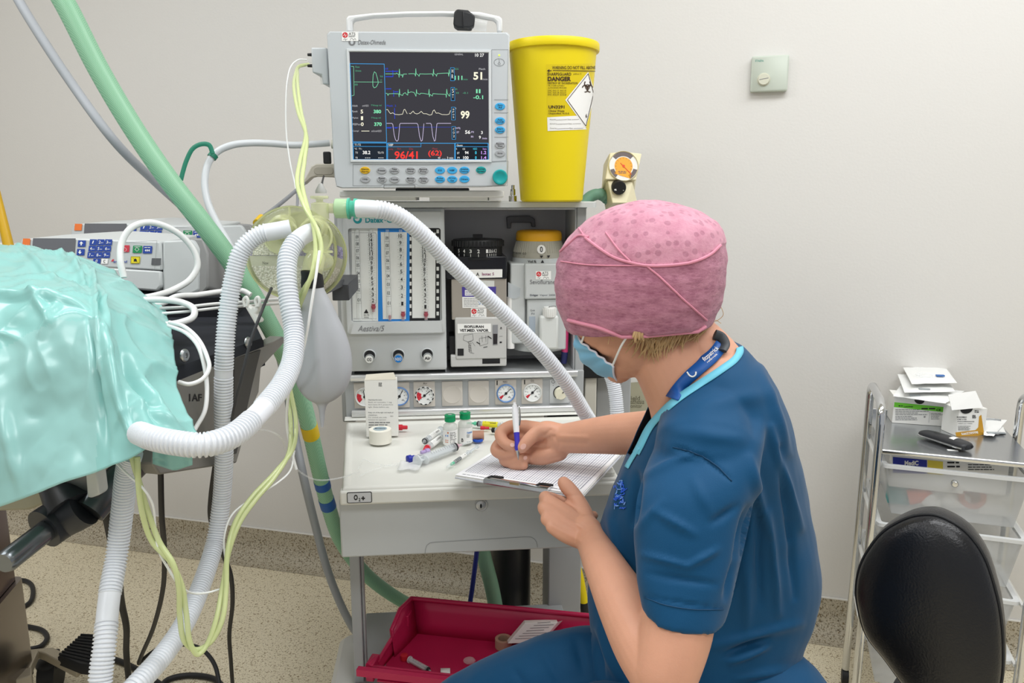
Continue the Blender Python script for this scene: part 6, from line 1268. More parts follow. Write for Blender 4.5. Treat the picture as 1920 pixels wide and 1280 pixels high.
for i in range(H_):
    row = []
    for j in range(W_):
        p = G_[i][j]; a = G_[min(i+1, H_-1)][j]-G_[max(i-1, 0)][j]; b = G_[i][min(j+1, W_-1)]-G_[i][max(j-1, 0)]
        n = b.cross(a); n = n.normalized() if n.length > 1e-9 else V((0, -1, 0))
        if n.dot(CAM-p) < 0 and i > H_*.25: n = -n
        elif i <= H_*.25 and n.z < 0: n = -n
        u = j/(W_-1); v = i/(H_-1)
        h = .006*noise.noise(V((p.x*9, p.y*9, p.z*9)))+.0045*abs(noise.noise(V((p.x*21+3, p.y*17, p.z*20))))+.0012*noise.noise(V((p.x*50, p.y*50, p.z*50)))+.0065*max(0, 1-abs(noise.noise(V((p.x*6+1, p.y*5, p.z*6)))*3.2))**2.2-.004+.0042*max(0, 1-abs(noise.noise(V((p.x*13, p.y*11+4, p.z*12)))*3.5))**2
        for (u0, v0, u1, v1, amp_, w) in RID: h += amp_*ridge(u, v, u0, v0, u1, v1, w)
        row.append(p+n*h)
    NG.append(row)
mb = MB(); mb.grid(NG)
m_drape = mat('drape_green', '#8fc6c1', .27, spec=.5, noise_s=8, noise_a=.04)
nt = m_drape.node_tree; b = nt.nodes['Principled BSDF']; b.inputs['Subsurface Weight'].default_value = .0
WN = [(-300, 668), (0, 655), (30, 640), (60, 622), (85, 612), (110, 600), (150, 603), (186, 598), (190, 690), (186, 770), (182, 840), (178, 1000), (-300, 1200)]
def inw(x, y):
    c = False
    for i in range(len(WN)):
        (x1, y1), (x2, y2) = WN[i-1], WN[i]
        if (y1 > y) != (y2 > y) and x < (x2-x1)*(y-y1)/(y2-y1)+x1: c = not c
    return c
for i, f in enumerate(mb.f):
    x, y, w = proj((mb.v[f[0]]+mb.v[f[2]])/2)
    if inw(x, y): mb.m[i] = 1
m_win = mat('drape_clear_window', '#98c8c4', .24, spec=.5, noise_s=9, noise_a=.22)
dp = mb.build('surgical_drape', [m_drape, m_win], solid=.0008, angle=180)
tag(dp, 'crinkled pale green surgical drape spread over the patient at left', 'surgical drape')
mb = MB(); P = []
for i in range(9):
    P.append([PD(286+j*7.5, 838+i*5.5-abs(j-5)*.0+(-.55*i*abs(j-5.5)*.55 if i > 4 else 0), 1.06+.004*sin(j*1.1)+.002*i) for j in range(11)])
mb.grid(P); o = mb.build('drape_flap', m_drape, dp, solid=.0008, angle=180)
# the patient lying under the drape
mb = MB(); c = [PZ(-160, 520, 1.23), PZ(20, 520, 1.235), PZ(150, 545, 1.225), PZ(230, 590, 1.20)]
# ------------------------------------------------------------ black cables down to the floor
m_bl = m_cab
fc = 'black cables under the table'
cable([(301, 870, 1.25), (303, 960, 1.30), (308, 1030, 1.42), (306, 1100, 1.55), (288, 1175, 1.72), (264, 1232, 1.9), (261, 1243, 1.93), (275, 1230, 1.92), (305, 1212, 1.88), (345, 1208, 1.84), (380, 1218, 1.8), (402, 1245, 1.78), (413, 1290, 1.75)], .0048, m_bl, 'black_cable', 'black cable dropping straight down from the steel side and bending on the floor', fc)
cable([(404, 870, 1.30), (396, 930, 1.34), (395, 970, 1.38), (412, 1025, 1.46), (432, 1075, 1.56), (436, 1130, 1.66), (430, 1190, 1.76), (433, 1240, 1.84), (437, 1295, 1.92)], .0046, m_bl, 'black_cable', 'black cable hanging in an S-bend behind the rightmost hose', fc)
cable([(196, 900, 1.40), (197, 950, 1.42), (205, 995, 1.48), (222, 1080, 1.60), (228, 1130, 1.70), (237, 1175, 1.78), (237, 1225, 1.88), (243, 1290, 1.95)], .0072, m_bl, 'black_cable', 'thick black cable passing behind the leftmost hose', fc)
def fcable(L, r, label): 
    mb = MB(); mb.pipe(spline([PZ(x, y, r+.001) for x, y in L], 10), r, 10); tag(mb.build('black_cable', m_bl), label, 'cable', fc)
fcable([(180, 1230), (215, 1236), (260, 1256), (300, 1282), (330, 1300)], .0085, 'thick black cable lying on the floor beside the foot pedal')
fcable([(295, 1296), (315, 1274), (350, 1266), (400, 1272), (425, 1296)], .0085, 'black cable lying in a low arc at the bottom edge of the floor')
fcable([(20, 1087), (45, 1088), (58, 1095), (62, 1112), (55, 1130), (35, 1142)], .0080, 'black cable curling on the floor right of the steel column, upper curl')
fcable([(20, 1172), (55, 1175), (80, 1182), (88, 1198), (75, 1212), (50, 1218), (45, 1221), (110, 1221)], .0080, 'black cable curling on the floor above the foot pedal, lower curl')
# ============================================================ trolley at the right
tz = .80; TYAW = -19
tl = PZ(1655, 841, tz); TR = yawfr((tl.x, tl.y, 0), TYAW); tw = .335; td = .35
def TP(a, z, c): return TR.p(a, z, c)            # a across, z up, c towards the camera
tg = thing('trolley', 'chrome trolley with frosted plastic drawers standing against the wall at right', 'trolley', TP(tw/2, 0, -td/2))
rp = .0105
for sx in (-.012, tw+.012):
    top = .80+.115; tdf = .22; pts = [TP(sx, .045, .012), TP(sx, top-.05, .012), TP(sx, top-.018, .004), TP(sx, top, -.035), TP(sx, top, -tdf+.035), TP(sx, top-.018, -tdf-.004), TP(sx, top-.05, -tdf-.012), TP(sx, .045, -tdf-.012)]
    c = [pts[0], pts[1]]+spline(pts[1:5], 8)[1:-8]+[pts[3]]+[pts[4]]+spline(pts[3:7], 8)[9:]+[pts[7]]
    mb = MB(); mb.pipe(c, rp, 18); mb.build('side_frame', m_chrome, tg)
    for cc in (.012, -tdf-.012):
        mb = MB(); mb.mi = 1; q = TP(sx, .022, cc); mb.cyl(q+TR.u*-.009, q+TR.u*.009, .0215, None, 22); mb.mi = 0; mb.cyl(q+V((0, 0, .022)), q+V((0, 0, .05)), .008); mb.build('caster', [m_chrome, m_rub], tg)
# top tray: perforated plate with a turned-up back and a chrome front bar
m_perf = mat('perforated_steel', '#a9acb0', .22, .85)
nt = m_perf.node_tree; b = nt.nodes['Principled BSDF']; tc = nt.nodes.new('ShaderNodeTexCoord'); vo = nt.nodes.new('ShaderNodeTexVoronoi'); vo.inputs['Scale'].default_value = 170; vo.inputs['Randomness'].default_value = .05
rp_ = nt.nodes.new('ShaderNodeValToRGB'); rp_.color_ramp.elements[0].position = .28; rp_.color_ramp.elements[0].color = lin('#5f6266'); rp_.color_ramp.elements[1].position = .34; rp_.color_ramp.elements[1].color = lin('#b4b7ba')
nt.links.new(tc.outputs['Object'], vo.inputs['Vector']); nt.links.new(vo.outputs['Distance'], rp_.inputs[0]); nt.links.new(rp_.outputs[0], b.inputs['Base Color'])
mb = MB(); FT_ = flat(TP(0, tz-.004, 0), TYAW); mb.prism(FT_, rrect(tw, td-.01, .02, 4, tw/2, td/2), -.003, 0); mb.build('tray_plate', m_perf, tg)
mb = MB(); mb.box(TR, 0, tw, tz-.004, tz+.012, -td+.004, -td+.006); mb.build('tray_back', m_steel, tg, bevel=.0008)
mb = MB(); mb.prism(Fr(TP(-.004, tz-.005, .006), -TR.n*-1, V((0, 0, 1)), TR.u), rrect(.010, .013, .004, 4), 0, tw+.008); mb.build('front_bar', m_chrome, tg)
m_frost = mat('drawer_frosted', '#e8ebec', .38, 0, .32, spec=.5); m_rim = mat('drawer_rim', '#e6e8e8', .3, 0, .85)
def zat(px_, py_, c): f = TR.at(0, 0, c); return f.px(px_, py_)[1]
dz = [zat(1700, 876, .004), zat(1700, 988, .004), .392, .225]; dh = [.155, .15, .15, .15]
dz[2] = dz[1]-(dz[0]-dz[1])*1.02; dz[3] = dz[2]-(dz[0]-dz[1])*1.02
for i, zt_ in enumerate(dz):
    mb = MB(); h = (dz[0]-dz[1])-.028; c0, c1 = 0.002, -td+.03; w0, w1 = .012, tw-.012; t_ = .0025
    out_ = lambda k, z: [TP(w0+k, z, c0-k*.4), TP(w1-k, z, c0-k*.4), TP(w1-k, z, c1+k), TP(w0+k, z, c1+k)]
    mb.loft([out_(.022, zt_-h), out_(0, zt_)], caps=False); v = out_(.022, zt_-h); mb.add(v, [(3, 2, 1, 0)]); d_ = mb.build('drawer', m_frost, tg, solid=.002)
    mb = MB(); a_, b_ = rrect(w1-w0+.02, abs(c1-c0)+.012, .012, 4, (w0+w1)/2, (c0-c1)/2), rrect(w1-w0-.004, abs(c1-c0)-.012, .008, 4, (w0+w1)/2, (c0-c1)/2); FR_ = flat(TP(0, zt_, c0), TYAW)
    mb.loft([[FR_.p(x, y, -.006) for x, y in a_], [FR_.p(x, y, .003) for x, y in a_], [FR_.p(x, y, .003) for x, y in b_], [FR_.p(x, y, -.006) for x, y in b_], [FR_.p(x, y, -.006) for x, y in a_]], caps=False); mb.build('drawer_rim', m_rim, d_)
    mb = MB(); q = TP(tw/2-.005, zt_-.026, c0-.002); mb.lathe(q, TR.n, [(.006, 0), (.0045, .006), (.0085, .011), (.0085, .015), (.006, .018), (0, .0185)], 24); mb.build('knob', m_chrome, d_)
    for sx in (-.004, tw+.004):
        mb = MB(); mb.box(TR, sx-.004, sx+.004, zt_-.012, zt_-.004, -td, .004); mb.build('runner', m_white, tg, bevel=.001)
# contents that show in the drawers
def inbox(label, name, cat, mb, m, grp=None): return tag(mb.build(name, m), label, cat, grp)
zfl = dz[0]-(dz[0]-dz[1])+.030
q = TP(.075, zfl+.03, -.05); mb = MB(); mb.pipe(spline([q, q+TR.u*.03+V((0, 0, .008)), q+TR.u*.05], 5), .020, 16); inbox('salmon pink roll seen through the frosted top drawer, at left', 'bandage_roll', 'bandage', mb, mat('roll_salmon', '#e0694a', .7))
q = TP(.215, zfl+.05, -.056); mb = MB(); mb.lathe(q, (TR.n+V((0, 0, .2))), [(.018, 0), (.030, 0), (.030, .022), (.018, .022), (.018, 0)], 28); inbox('reddish brown tape ring seen through the frosted top drawer, at right', 'tape_roll', 'tape roll', mb, mat('ring_brown', '#b05c48', .6))
rg = random.Random(2)
for i in range(5):
    q = TP(.10+.024*i, zfl+.028+.012*rg.random(), -.04-.03*rg.random()); mb = MB(); mb.ball(q, .024, 14, 9, (1, .8, .9)); mb = voxel(mb, .004, 3, .5, fn=lambda p, n: p+n*.006*noise.noise(p*70)); inbox('crumpled white gauze swab inside the frosted top drawer', 'gauze_swab', 'gauze', mb, m_paper, 'gauze swabs in the top drawer')
mb = MB(); mb.box(TR.at(.235, zfl+.008, -.05), 0, .065, 0, .055, -.05, 0); inbox('white packet at the right end inside the frosted top drawer', 'packet', 'packet', mb, m_card)
mb = MB(); mb.box(TR.at(.03, zfl+.008, -.05), 0, .05, 0, .065, -.04, 0); inbox('pale teal packet at the left end inside the frosted top drawer', 'packet', 'packet', mb, mat('packet_teal', '#4f9c9c', .6))
KF = TR.at(0, 0, -.03); 
def carton(label, x0, y0, x1, y1, dpt, mats, fn):
    a0, b1 = KF.px(x0, y0); a1, b0 = KF.px(x1, y1); t = thing('carton', label, 'carton', KF.p((a0+a1)/2, b0, -dpt/2)); mb = MB(); mb.box(KF, a0, a1, b0-.05, b1, -dpt, 0); mb.build('box', mats[0], t, bevel=.0006); mb = MB(); fn(mb); mb.build('printed_face', mats[1:], t, smooth=False); return t
def f1(mb):
    mb.mi = 0; mb.poly(KF, [(1674, 856), (1738, 862), (1738, 888), (1674, 886)], .0005); mb.mi = 1; mb.poly(KF, [(1739, 862), (1768, 865), (1768, 890), (1739, 888)], .0005); mb.mi = 2; mb.text(KF, 'MediC', 1696, 863, 1722, 872, .001, .04); mb.mi = 3; mb.greek(KF, 1776, 863, 1806, 878, 2, .4, .001, seed=3)
carton('blue, yellow and white carton standing under the top tray of the trolley', 1672, 852, 1810, 890, .03, [m_card, m_navy, mat('carton_yellow', '#e3d04a', .5), m_paper, m_ink], f1)
def f2(mb): mb.mi = 0; mb.greek(KF, 1815, 864, 1880, 882, 4, .35, .001, seed=5)
carton('plain white printed carton beside the blue and yellow one under the tray', 1812, 859, 1890, 892, .03, [m_card, m_ink], f2)
# ------------------------------------------------------------ things on the tray
zt2 = tz-.0038; Z8 = lambda x, y: (1640+x/5.818, 660+y/5.818)
def PT(x, y, h=0): return PZ(x, y, zt2+h)
# suture boxes
def obox(label, bl, br, tl, dep, yaw=None):
    q0 = PT(*bl); q1 = PT(*br); u = (q1-q0); u.z = 0; f = Fr(q0, u, (0, 0, 1)); w = u.length; h = f.px(*tl)[1]; t = thing('suture_box', label, 'box', q0.lerp(q1, .5)+f.n*-dep/2, 'suture boxes on the trolley'); return t, f, w, h, dep
t, f, w, h, dep = obox('white and green printed suture box at left on the tray, under the packets', Z8(188, 770), Z8(770, 812), Z8(205, 480), .075)
def shell(mb, f, w, h, dep, th=.0012):
    mb.box(f, 0, w, .0002, h, -th, 0); mb.box(f, 0, w, .0002, h, -dep, -dep+th); mb.box(f, 0, th, .0002, h, -dep+th, -th); mb.box(f, w-th, w, .0002, h, -dep+th, -th); mb.box(f, th, w-th, .0002, .0015, -dep+th, -th)
mb = MB(); mb.box(f, 0, w, .0002, h, -dep, 0); mb.build('box', m_card, t, bevel=.0006)
mb = MB(); GF = f.at(0, 0, .0004); Q = lambda *p: [Z8(*q) for q in p]
mb.mi = 0; mb.poly(GF, Q((216, 545), (768, 600), (766, 655), (210, 598)), 0); mb.mi = 1; mb.text(GF, 'Luxcrimer', *Z8(318, 582), *Z8(420, 602), .0004, .02); mb.text(GF, 'CE', *Z8(672, 618), *Z8(722, 640), .0004, .03); mb.greek(GF, *Z8(260, 575), *Z8(305, 596), 1, .5, .0004, seed=1); mb.greek(GF, *Z8(510, 602), *Z8(660, 630), 1, .5, .0004, seed=2)
mb.mi = 2; mb.greek(GF, *Z8(225, 618), *Z8(590, 690), 4, .35, .0004, seed=3); mb.greek(GF, *Z8(225, 692), *Z8(480, 745), 3, .4, .0004, seed=4); mb.greek(GF, *Z8(612, 660), *Z8(745, 735), 5, .35, .0004, seed=5); mb.greek(GF, *Z8(535, 695), *Z8(560, 715), 3, .8, .0004, seed=6); mb.strip(GF, Q((600, 650), (590, 768)), .0005, .0004)
mb.mi = 1; n_ = 12; ce = Z8(488, 522); mb.poly(GF, [(ce[0]+9.5*cos(pi*k/n_), ce[1]+.8*cos(pi*k/n_)+7.5*sin(pi*k/n_)) for k in range(n_+1)], .0005)
mb.build('printed_face', [mat('box_green', '#6cc832', .5), m_ink, m_inkg], t, smooth=False)
t, f, w, h, dep = obox('white and gold suture box with its lid propped open, right of the green one', Z8(890, 918), Z8(1196, 905), Z8(850, 628), .06)
mb = MB(); mb.box(f, 0, w, .0002, h, -dep, 0); mb.build('box', m_card, t, bevel=.0006)
mb = MB(); a = f.px(*Z8(832, 628)); b_ = f.px(*Z8(1172, 600)); c_ = f.px(*Z8(1138, 436)); d_ = f.px(*Z8(838, 478)); P4 = [f.p(*a, .004), f.p(*b_, .004), f.p(c_[0], c_[1], -.012), f.p(d_[0], d_[1], -.012)]; mb.add(P4+[p-f.n*.0012 for p in P4], [(0, 1, 2, 3), (7, 6, 5, 4), (0, 4, 5, 1), (1, 5, 6, 2), (2, 6, 7, 3), (3, 7, 4, 0)]); mb.build('lid', m_paper, t, smooth=False)
mb = MB(); GF = f.at(0, 0, .0005); mb.mi = 0; mb.poly(GF, Q((880, 875), (1100, 850), (1130, 820), (1140, 700), (1164, 682), (1196, 900), (1130, 910), (890, 918)), 0); mb.mi = 1; mb.poly(GF, Q((945, 878), (1125, 862), (1128, 888), (948, 902)), .0003)
mb.mi = 0; mb.text(GF, 'ETHICON', *Z8(955, 874), *Z8(1118, 892), .0006, .03); mb.mi = 2
for i, s_ in enumerate(('MONOMAX', 'CIRE d OS', 'KNOCHENWACHS', 'CERA per OSSA')): mb.text(GF, s_, *Z8(895+i*4, 700+i*25), *Z8((1005, 1000, 1085, 1065)[i], 716+i*23), .0004, .02)
mb.greek(GF, *Z8(908, 800), *Z8(1090, 855), 4, .35, .0004, seed=7); mb.greek(GF, *Z8(1066, 684), *Z8(1116, 722), 5, .8, .0004, seed=8); mb.greek(GF, *Z8(1090, 630), *Z8(1140, 662), 2, .5, .0004, seed=9)
ce = Z8(1002, 620); mb.poly(GF, [(ce[0]+11.5*cos(pi*k/12), ce[1]-1.5*cos(pi*k/12)+8.5*sin(pi*k/12)) for k in range(13)], .0006); mb.build('printed_face', [mat('box_gold', '#c9952a', .45), m_paper, m_ink], t, smooth=False)
# stack of sterile packets on the green box
zb_ = zt2
t0f = None
gq0 = PT(*Z8(188, 770)); gtop = Fr(gq0, (PT(*Z8(770, 812))-gq0), (0, 0, 1)).px(*Z8(205, 480))[1]+zt2
def packet(label, corners, z0, thick, blue=False, tilt=0, grp='sterile packets stacked on the green box', tray=False):
    """thin peel packet; corners in photo px, found at height z0"""
    c = [PZ(*Z8(*q), z0+.002) for q in corners]; n = 10; t = thing('sterile_packet', label, 'packet', sum(c, V())/4-V((0, 0, .001)), grp)
    def P(u, v): return (c[0]*(1-u)+c[1]*u)*(1-v)+(c[3]*(1-u)+c[2]*u)*v
    G = [[P(j/n, i/n)+V((0, 0, thick*max(0, sin(pi*j/n))**.6*max(0, sin(pi*i/n))**.6+tilt*(j/n-.5)+.0012*noise.noise(V((i*.7, j*.7, z0*90))))) for j in range(n+1)] for i in range(n+1)]
    mb = MB(); mb.grid(G); bot = [[p+V((0, 0, -.0006-(thick*.3*sin(pi*j/n)*sin(pi*i/n)))) for j, p in enumerate(r)] for i, r in enumerate(G)]; mb.grid([r[::-1] for r in bot]); mb.build('pouch', mat('packet_white', '#eff0ee', .45), t)
    if blue:
        fl = flat(P(.60, .28)+V((0, 0, thick+.0016)), -6); mb = MB(); mb.box(fl, 0, .022, -.004, .006, -.001, .0035); mb.build('blue_hub', mat('hub_blue', '#3f6fb0', .4), t, bevel=.0008)
        fl2 = flat(P(.22, .28)+V((0, 0, thick+.0016)), -6); mb = MB(); mb.pipe([fl2.p(0, .0, 0), fl2.p(.036, .001, 0)], .0028, 10); mb.pipe(spline([fl2.p(.0, 0, .001), fl2.p(-.006, .012, .002), fl2.p(.005, .022, .003), fl2.p(.03, .026, .003), fl2.p(.045, .02, .002)], 6), .0016, 8); mb.build('clear_tube', m_clear, t)
    else:
        mb = MB(); fl = flat(P(.30, .10)+V((0, 0, thick*.62+.0005)), -8); mb.box(fl, 0, .028, -.003, .005, -.001, .0016); mb.build('grey_insert', mat('insert_grey', '#aab0b2', .5), t)
    return t
packet('lowest white sterile packet lying directly on the green box', [(200, 478), (770, 560), (980, 425), (290, 345)], gtop+.002, .006)
packet('middle white sterile packet in the stack of three', [(325, 440), (880, 432), (760, 250), (250, 240)], gtop+.018, .006)
packet('topmost white sterile packet holding a blue-hubbed catheter', [(405, 348), (900, 335), (770, 165), (310, 165)], gtop+.034, .006, True)
packet('white sterile packet lying on the tray right of the gold box', [(1190, 905), (1300, 915), (1445, 740), (1180, 715)], zt2+.006, .004, grp=None)
packet('second white packet peeking out beneath the one right of the gold box', [(1240, 905), (1435, 885), (1390, 790), (1250, 800)], zt2+.0005, .003, grp=None)
# black hand-held clipper
dv = thing('hair_clipper', 'black hand-held clipper with a white label lying at the front of the trolley tray', 'clipper', PT(*Z8(790, 985)))
A_ = PT(*Z8(520, 880), .012); B_ = PT(*Z8(1010, 1035), .012); u = (B_-A_); Ld = u.length; u.normalize(); FD = Fr(A_, u, V((0, 0, 1)).cross(u), (0, 0, 1)); rings = []
prof = [(-.004, .006, .004), (.002, .017, .008), (.02, .021, .011), (Ld*.4, .020, .0125), (Ld*.7, .021, .013), (Ld*.9, .021, .012), (Ld, .019, .010), (Ld+.005, .014, .007)]
for x, w_, h_ in prof:
    rings.append([FD.p(x, w_*abs(cos(t_))**.7*(1 if cos(t_) > 0 else -1), h_*abs(sin(t_))**.75*(1 if sin(t_) > 0 else -.8)) for t_ in [2*pi*k/28 for k in range(28)]])
fin = [spline([r[j] for r in rings], 5) for j in range(28)]; mb = MB(); mb.loft([[fin[j][i] for j in range(28)] for i in range(len(fin[0]))]); mb.build('body', mat('clipper_black', '#2c2d30', .42), dv, angle=60)
mb = MB(); c = [FD.p(x, -w_*1.0-.0006, -.002) for x, w_, h_ in prof[1:-1]]; mb.pipe(spline(c, 5), .0022, 8); mb.build('silver_edge', m_chrome, dv)
mb = MB(); mb.add([FD.p(Ld*.66+.014*i, .019*cos(pi*k/12)*1.01+.0, .0137*max(0, sin(pi*k/12))**.75+.0006) for i in (0, 1) for k in range(3, 11)], [(k, k+1, 9+k, 8+k) for k in range(7)]); mb.build('white_label', m_paper, dv, solid=.0004)
mb = MB(); K = FD.p(Ld*.36, 0, .0126); KF2 = Fr(K, u, V((0, 0, 1)).cross(u), (0, 0, 1)); mb.strip(KF2, [(.008*cos(radians(a)), .008*sin(radians(a))) for a in range(150, 331, 15)], .0012, .0006, False); mb.build('thumb_switch', m_rub, dv)
mb = MB()
for s_ in (-.011, .011): q = FD.p(Ld+.003, s_, .001); mb.lathe(q, u, [(.0035, 0), (.0035, .003), (.002, .0035), (0, .0035)], 14)
mb.build('contacts', m_rub, dv)
mb = MB(); mb.box(flat(PT(*Z8(850, 1070), .0006), -10), -.012, .012, -.005, .005, 0, .0005); mb.build('paper_tag', m_paper, dv)
# ============================================================ stool backrest in the right foreground
CHf = yawfr(PD(1745, 1120, 1.38), -36, 4); Z7 = lambda x, y: (1560+x/2, 649+y/2)
chr_ = thing('stool', 'black padded stool backrest in the right foreground, in front of the trolley', 'stool', V((CHf.o.x-.12, CHf.o.y+.2, 0)))
seam = [(345, 632), (290, 642), (200, 690), (140, 760), (105, 830), (92, 910), (98, 970), (130, 1080), (200, 1172), (290, 1290), (360, 1350), (460, 1390), (560, 1370), (615, 1320), (636, 1240), (640, 1120), (630, 1000), (608, 900), (565, 780), (500, 695), (430, 650), (385, 634)]
q = [V((*CHf.px(*Z7(*p)), 0)) for p in seam]; q = spline(q, 5, True); cen = sum(q, V())/len(q)
def lvl(k, c): return [CHf.p(cen.x+(p.x-cen.x)*k, cen.y+(p.y-cen.y)*k, c) for p in q]
m_lea = mat('leather_black', '#141519', .29, spec=.5, bump_s=260, bump=.12)
mb = MB(); mb.loft([lvl(k, c) for k, c in ((1.0, 0), (.985, .010), (.94, .019), (.85, .027), (.7, .034), (.5, .039), (.3, .042), (.1, .043))]); mb.build('front_pad', m_lea, chr_, angle=70)
mb = MB(); mb.loft([lvl(k, c) for k, c in ((.9, -.062), (.97, -.060), (1.015, -.050), (1.03, -.03), (1.02, -.012), (1.0, -.002))]); mb.build('side_band', m_lea, chr_, angle=70)
mb = MB(); mb.pipe(lvl(1.006, .0005)+lvl(1.006, .0005)[:1], .0026, 8); mb.build('seam_piping', m_rub, chr_)
# stem, seat, gas lift and foot ring out of the frame below
stm = CHf.p(cen.x, cen.y-.15, -.075); sc0 = V((stm.x+.135, stm.y+.10, 0))
mb = MB(); mb.pipe(spline([CHf.p(cen.x, cen.y+.02, -.066), CHf.p(cen.x, cen.y-.14, -.085), V((stm.x, stm.y, .34)), V((sc0.x, sc0.y, .325))], 8), .014, 12); mb.build('back_stem', m_chrome, chr_)
mb = MB(); mb.lathe(V((sc0.x, sc0.y, .33)), (0, 0, 1), [(.11, 0), (.127, .01), (.13, .035), (.125, .055), (.10, .065), (0, .067)], 40); mb.build('seat', m_lea, chr_)
mb = MB(); mb.lathe(V((sc0.x, sc0.y, .09)), (0, 0, 1), [(.028, 0), (.028, .18), (.018, .19), (.018, .238), (0, .238)], 20); mb.build('gas_lift', m_chrome, chr_)
for k in range(5):
    a = 2*pi*k/5+.3; d = V((cos(a), sin(a), 0)); q = V((sc0.x, sc0.y, 0)); mb = MB(); mb.pipe([q+V((0, 0, .11)), q+d*.20+V((0, 0, .07))], [.02, .013], 10); mb.build('leg', m_chrome, chr_)
    mb = MB(); w_ = q+d*.20+V((0, 0, .0255)); s_ = V((-d.y, d.x, 0)); mb.cyl(w_-s_*.012, w_+s_*.012, .025, None, 18); mb.cyl(w_+V((0, 0, .02)), w_+V((0, 0, .06)), .008); mb.build('caster', m_rub, chr_)
# ============================================================ red tray under the drawer
BL = PZ(770, 1120, .45); BR = PZ(1112, 1153, .45); ut = (BR-BL); ut.z = 0; wt_ = ut.length; ut.normalize(); bt_ = V((-ut.y, ut.x, 0))
FLp = PZ(676, 1252, .40); dt = -(FLp-BL).dot(bt_); RTf = Fr(V((BL.x, BL.y, 0)), ut, V((0, 0, 1)), -bt_)   # c grows towards the camera
wt_ += .1; xo = (FLp-BL).dot(ut); m_rt = mat('tray_crimson', '#bd2150', .36, spec=.45)
rt_ = thing('storage_tray', 'crimson red plastic storage tray with a stepped side, below the machine drawer', 'tray', RTf.p(wt_/2, .35, dt/2))
zf_ = .366; th = .004
mb = MB()
def side(a, sk=0):
    # stepped side profile: (c, z)
    return [(0, .45), (.055, .45), (.10, .425), (.115, .405), (dt*.86, .385), (dt*.88, .40), (dt, .40)]
# floor, back wall, front wall, two stepped ends
ins = .018
def wp(a, c, z):
    s_ = xo*(c/dt); k = (z-zf_)/.1; cx = wt_/2
    aa = a+s_+(ins*(1-k) if a < cx else -ins*(1-k)); cc = c+(ins*(1-k) if c < dt/2 else -ins*(1-k)); return RTf.p(aa, z, cc)
mb.box(RTf, xo*.5+.01, wt_+xo*.5-.01, zf_-th, zf_, .012, dt-.012)
n = 12
for (c_, zt_) in ((0, .45), (dt, .40)):
    P = [[wp(wt_*j/n, c_, zf_+(zt_-zf_)*i/3) for j in range(n+1)] for i in range(4)]; mb.grid(P)
pr = side(0)
for a in (0, wt_):
    P = [[wp(a, c, zf_+(z-zf_)*i/3) for c, z in pr] for i in range(4)]; mb.grid(P)
mb.build('body', m_rt, rt_, solid=.004, bevel=0, angle=30)
mb = MB()
def rim(path, r=.0055): mb.pipe(path, r, 8)
rim([wp(wt_*j/n, 0, .45) for j in range(n+1)]); rim([wp(0, c, z) for c, z in pr]); rim([wp(wt_, c, z) for c, z in pr])
mb.box(RTf, xo-.006, wt_+xo+.006, .386, .402, dt-.004, dt+.010); mb.build('rim', m_rt, rt_, angle=50)
mb = MB(); mb.box(RTf, .006+xo*.15, .016+xo*.15, zf_, .43, .02, .05); mb.build('corner_rib', m_rt, rt_, bevel=.002)
mb = MB(); mb.box(RTf, xo*.95+.004, xo*.95+.022, .36, .402, dt-.055, dt-.012); mb.build('label_holder', m_rt, rt_, bevel=.002)
# shelf of the machine carrying the tray
mb = MB(); mb.box(F0, .02, .55, .300, .318, .03, .40); mb.build('lower_shelf', m_grey2, am, bevel=.003)
mb = MB()
for x, c in ((.06, .05), (wt_-.08, .05), (.02, dt-.06), (wt_-.1, dt-.06)): mb.box(RTf, x, x+.03, .3185, zf_-th, c, c+.03)
mb.build('tray_foot', m_rt, rt_)
def TFz(x, y, h=.001): return PZ(x, y, zf_+h)
# carton, tape, syringe and caps in it
q0 = TFz(950, 1214); q1 = TFz(1050, 1196); 
CT = thing('medicine_carton', 'open white medicine carton lying in the red tray', 'carton', q0.lerp(q1, .5))
FQ = Fr(q0+V((0, 0, 0)), (q1-q0), (0, 0, 1)); wq = FQ.px(1048, 1200)[0]; FQ2 = Fr(q0, FQ.u, (0, 0, 1), FQ.n)
mb = MB(); 
A_, B_, C_, D_ = PZ(952, 1206, .398), PZ(1014, 1204, .398), PZ(1046, 1166, .440), PZ(1004, 1161, .440)
D_ = A_+(C_-B_)
nrm = (B_-A_).cross(D_-A_).normalized(); nrm = nrm if nrm.z > 0 else -nrm
mb.loft([[p-nrm*.030 for p in (A_, B_, C_, D_)], [A_, B_, C_, D_]]); mb.build('box', m_card, CT, bevel=.0006)
GQ = Fr(A_, (B_-A_), (D_-A_)-(B_-A_).normalized()*(D_-A_).dot((B_-A_).normalized()), nrm); mb = MB()
for i in range(7): mb.strip(GQ, [(966+i*7, 1197-i*5), (1008+i*4+(i % 3)*5, 1195.5-i*5)], .0011, .0012)
mb.build('carton_print', m_inkg, CT, smooth=False)
mb = MB(); e = (C_-B_).normalized(); f_ = [C_-nrm*.002, C_+(B_-A_).normalized()*.012-nrm*.012, B_+(B_-A_).normalized()*.010-nrm*.016+e*.01, B_-nrm*.002]; mb.add(f_+[p-nrm*.001 for p in f_], [(0, 1, 2, 3), (7, 6, 5, 4), (0, 4, 5, 1), (1, 5, 6, 2), (2, 6, 7, 3)]); mb.build('flap', m_paper, CT, smooth=False)
q = TFz(944, 1212); mb = MB(); mb.lathe(q, (0, 0, 1), [(.013, 0), (.020, 0), (.020, .022), (.013, .022), (.013, 0)], 28); tag(mb.build('tape_roll', mat('tape_tan', '#b5937d', .6)), 'tan tape roll beside the white carton in the red tray', 'tape roll')
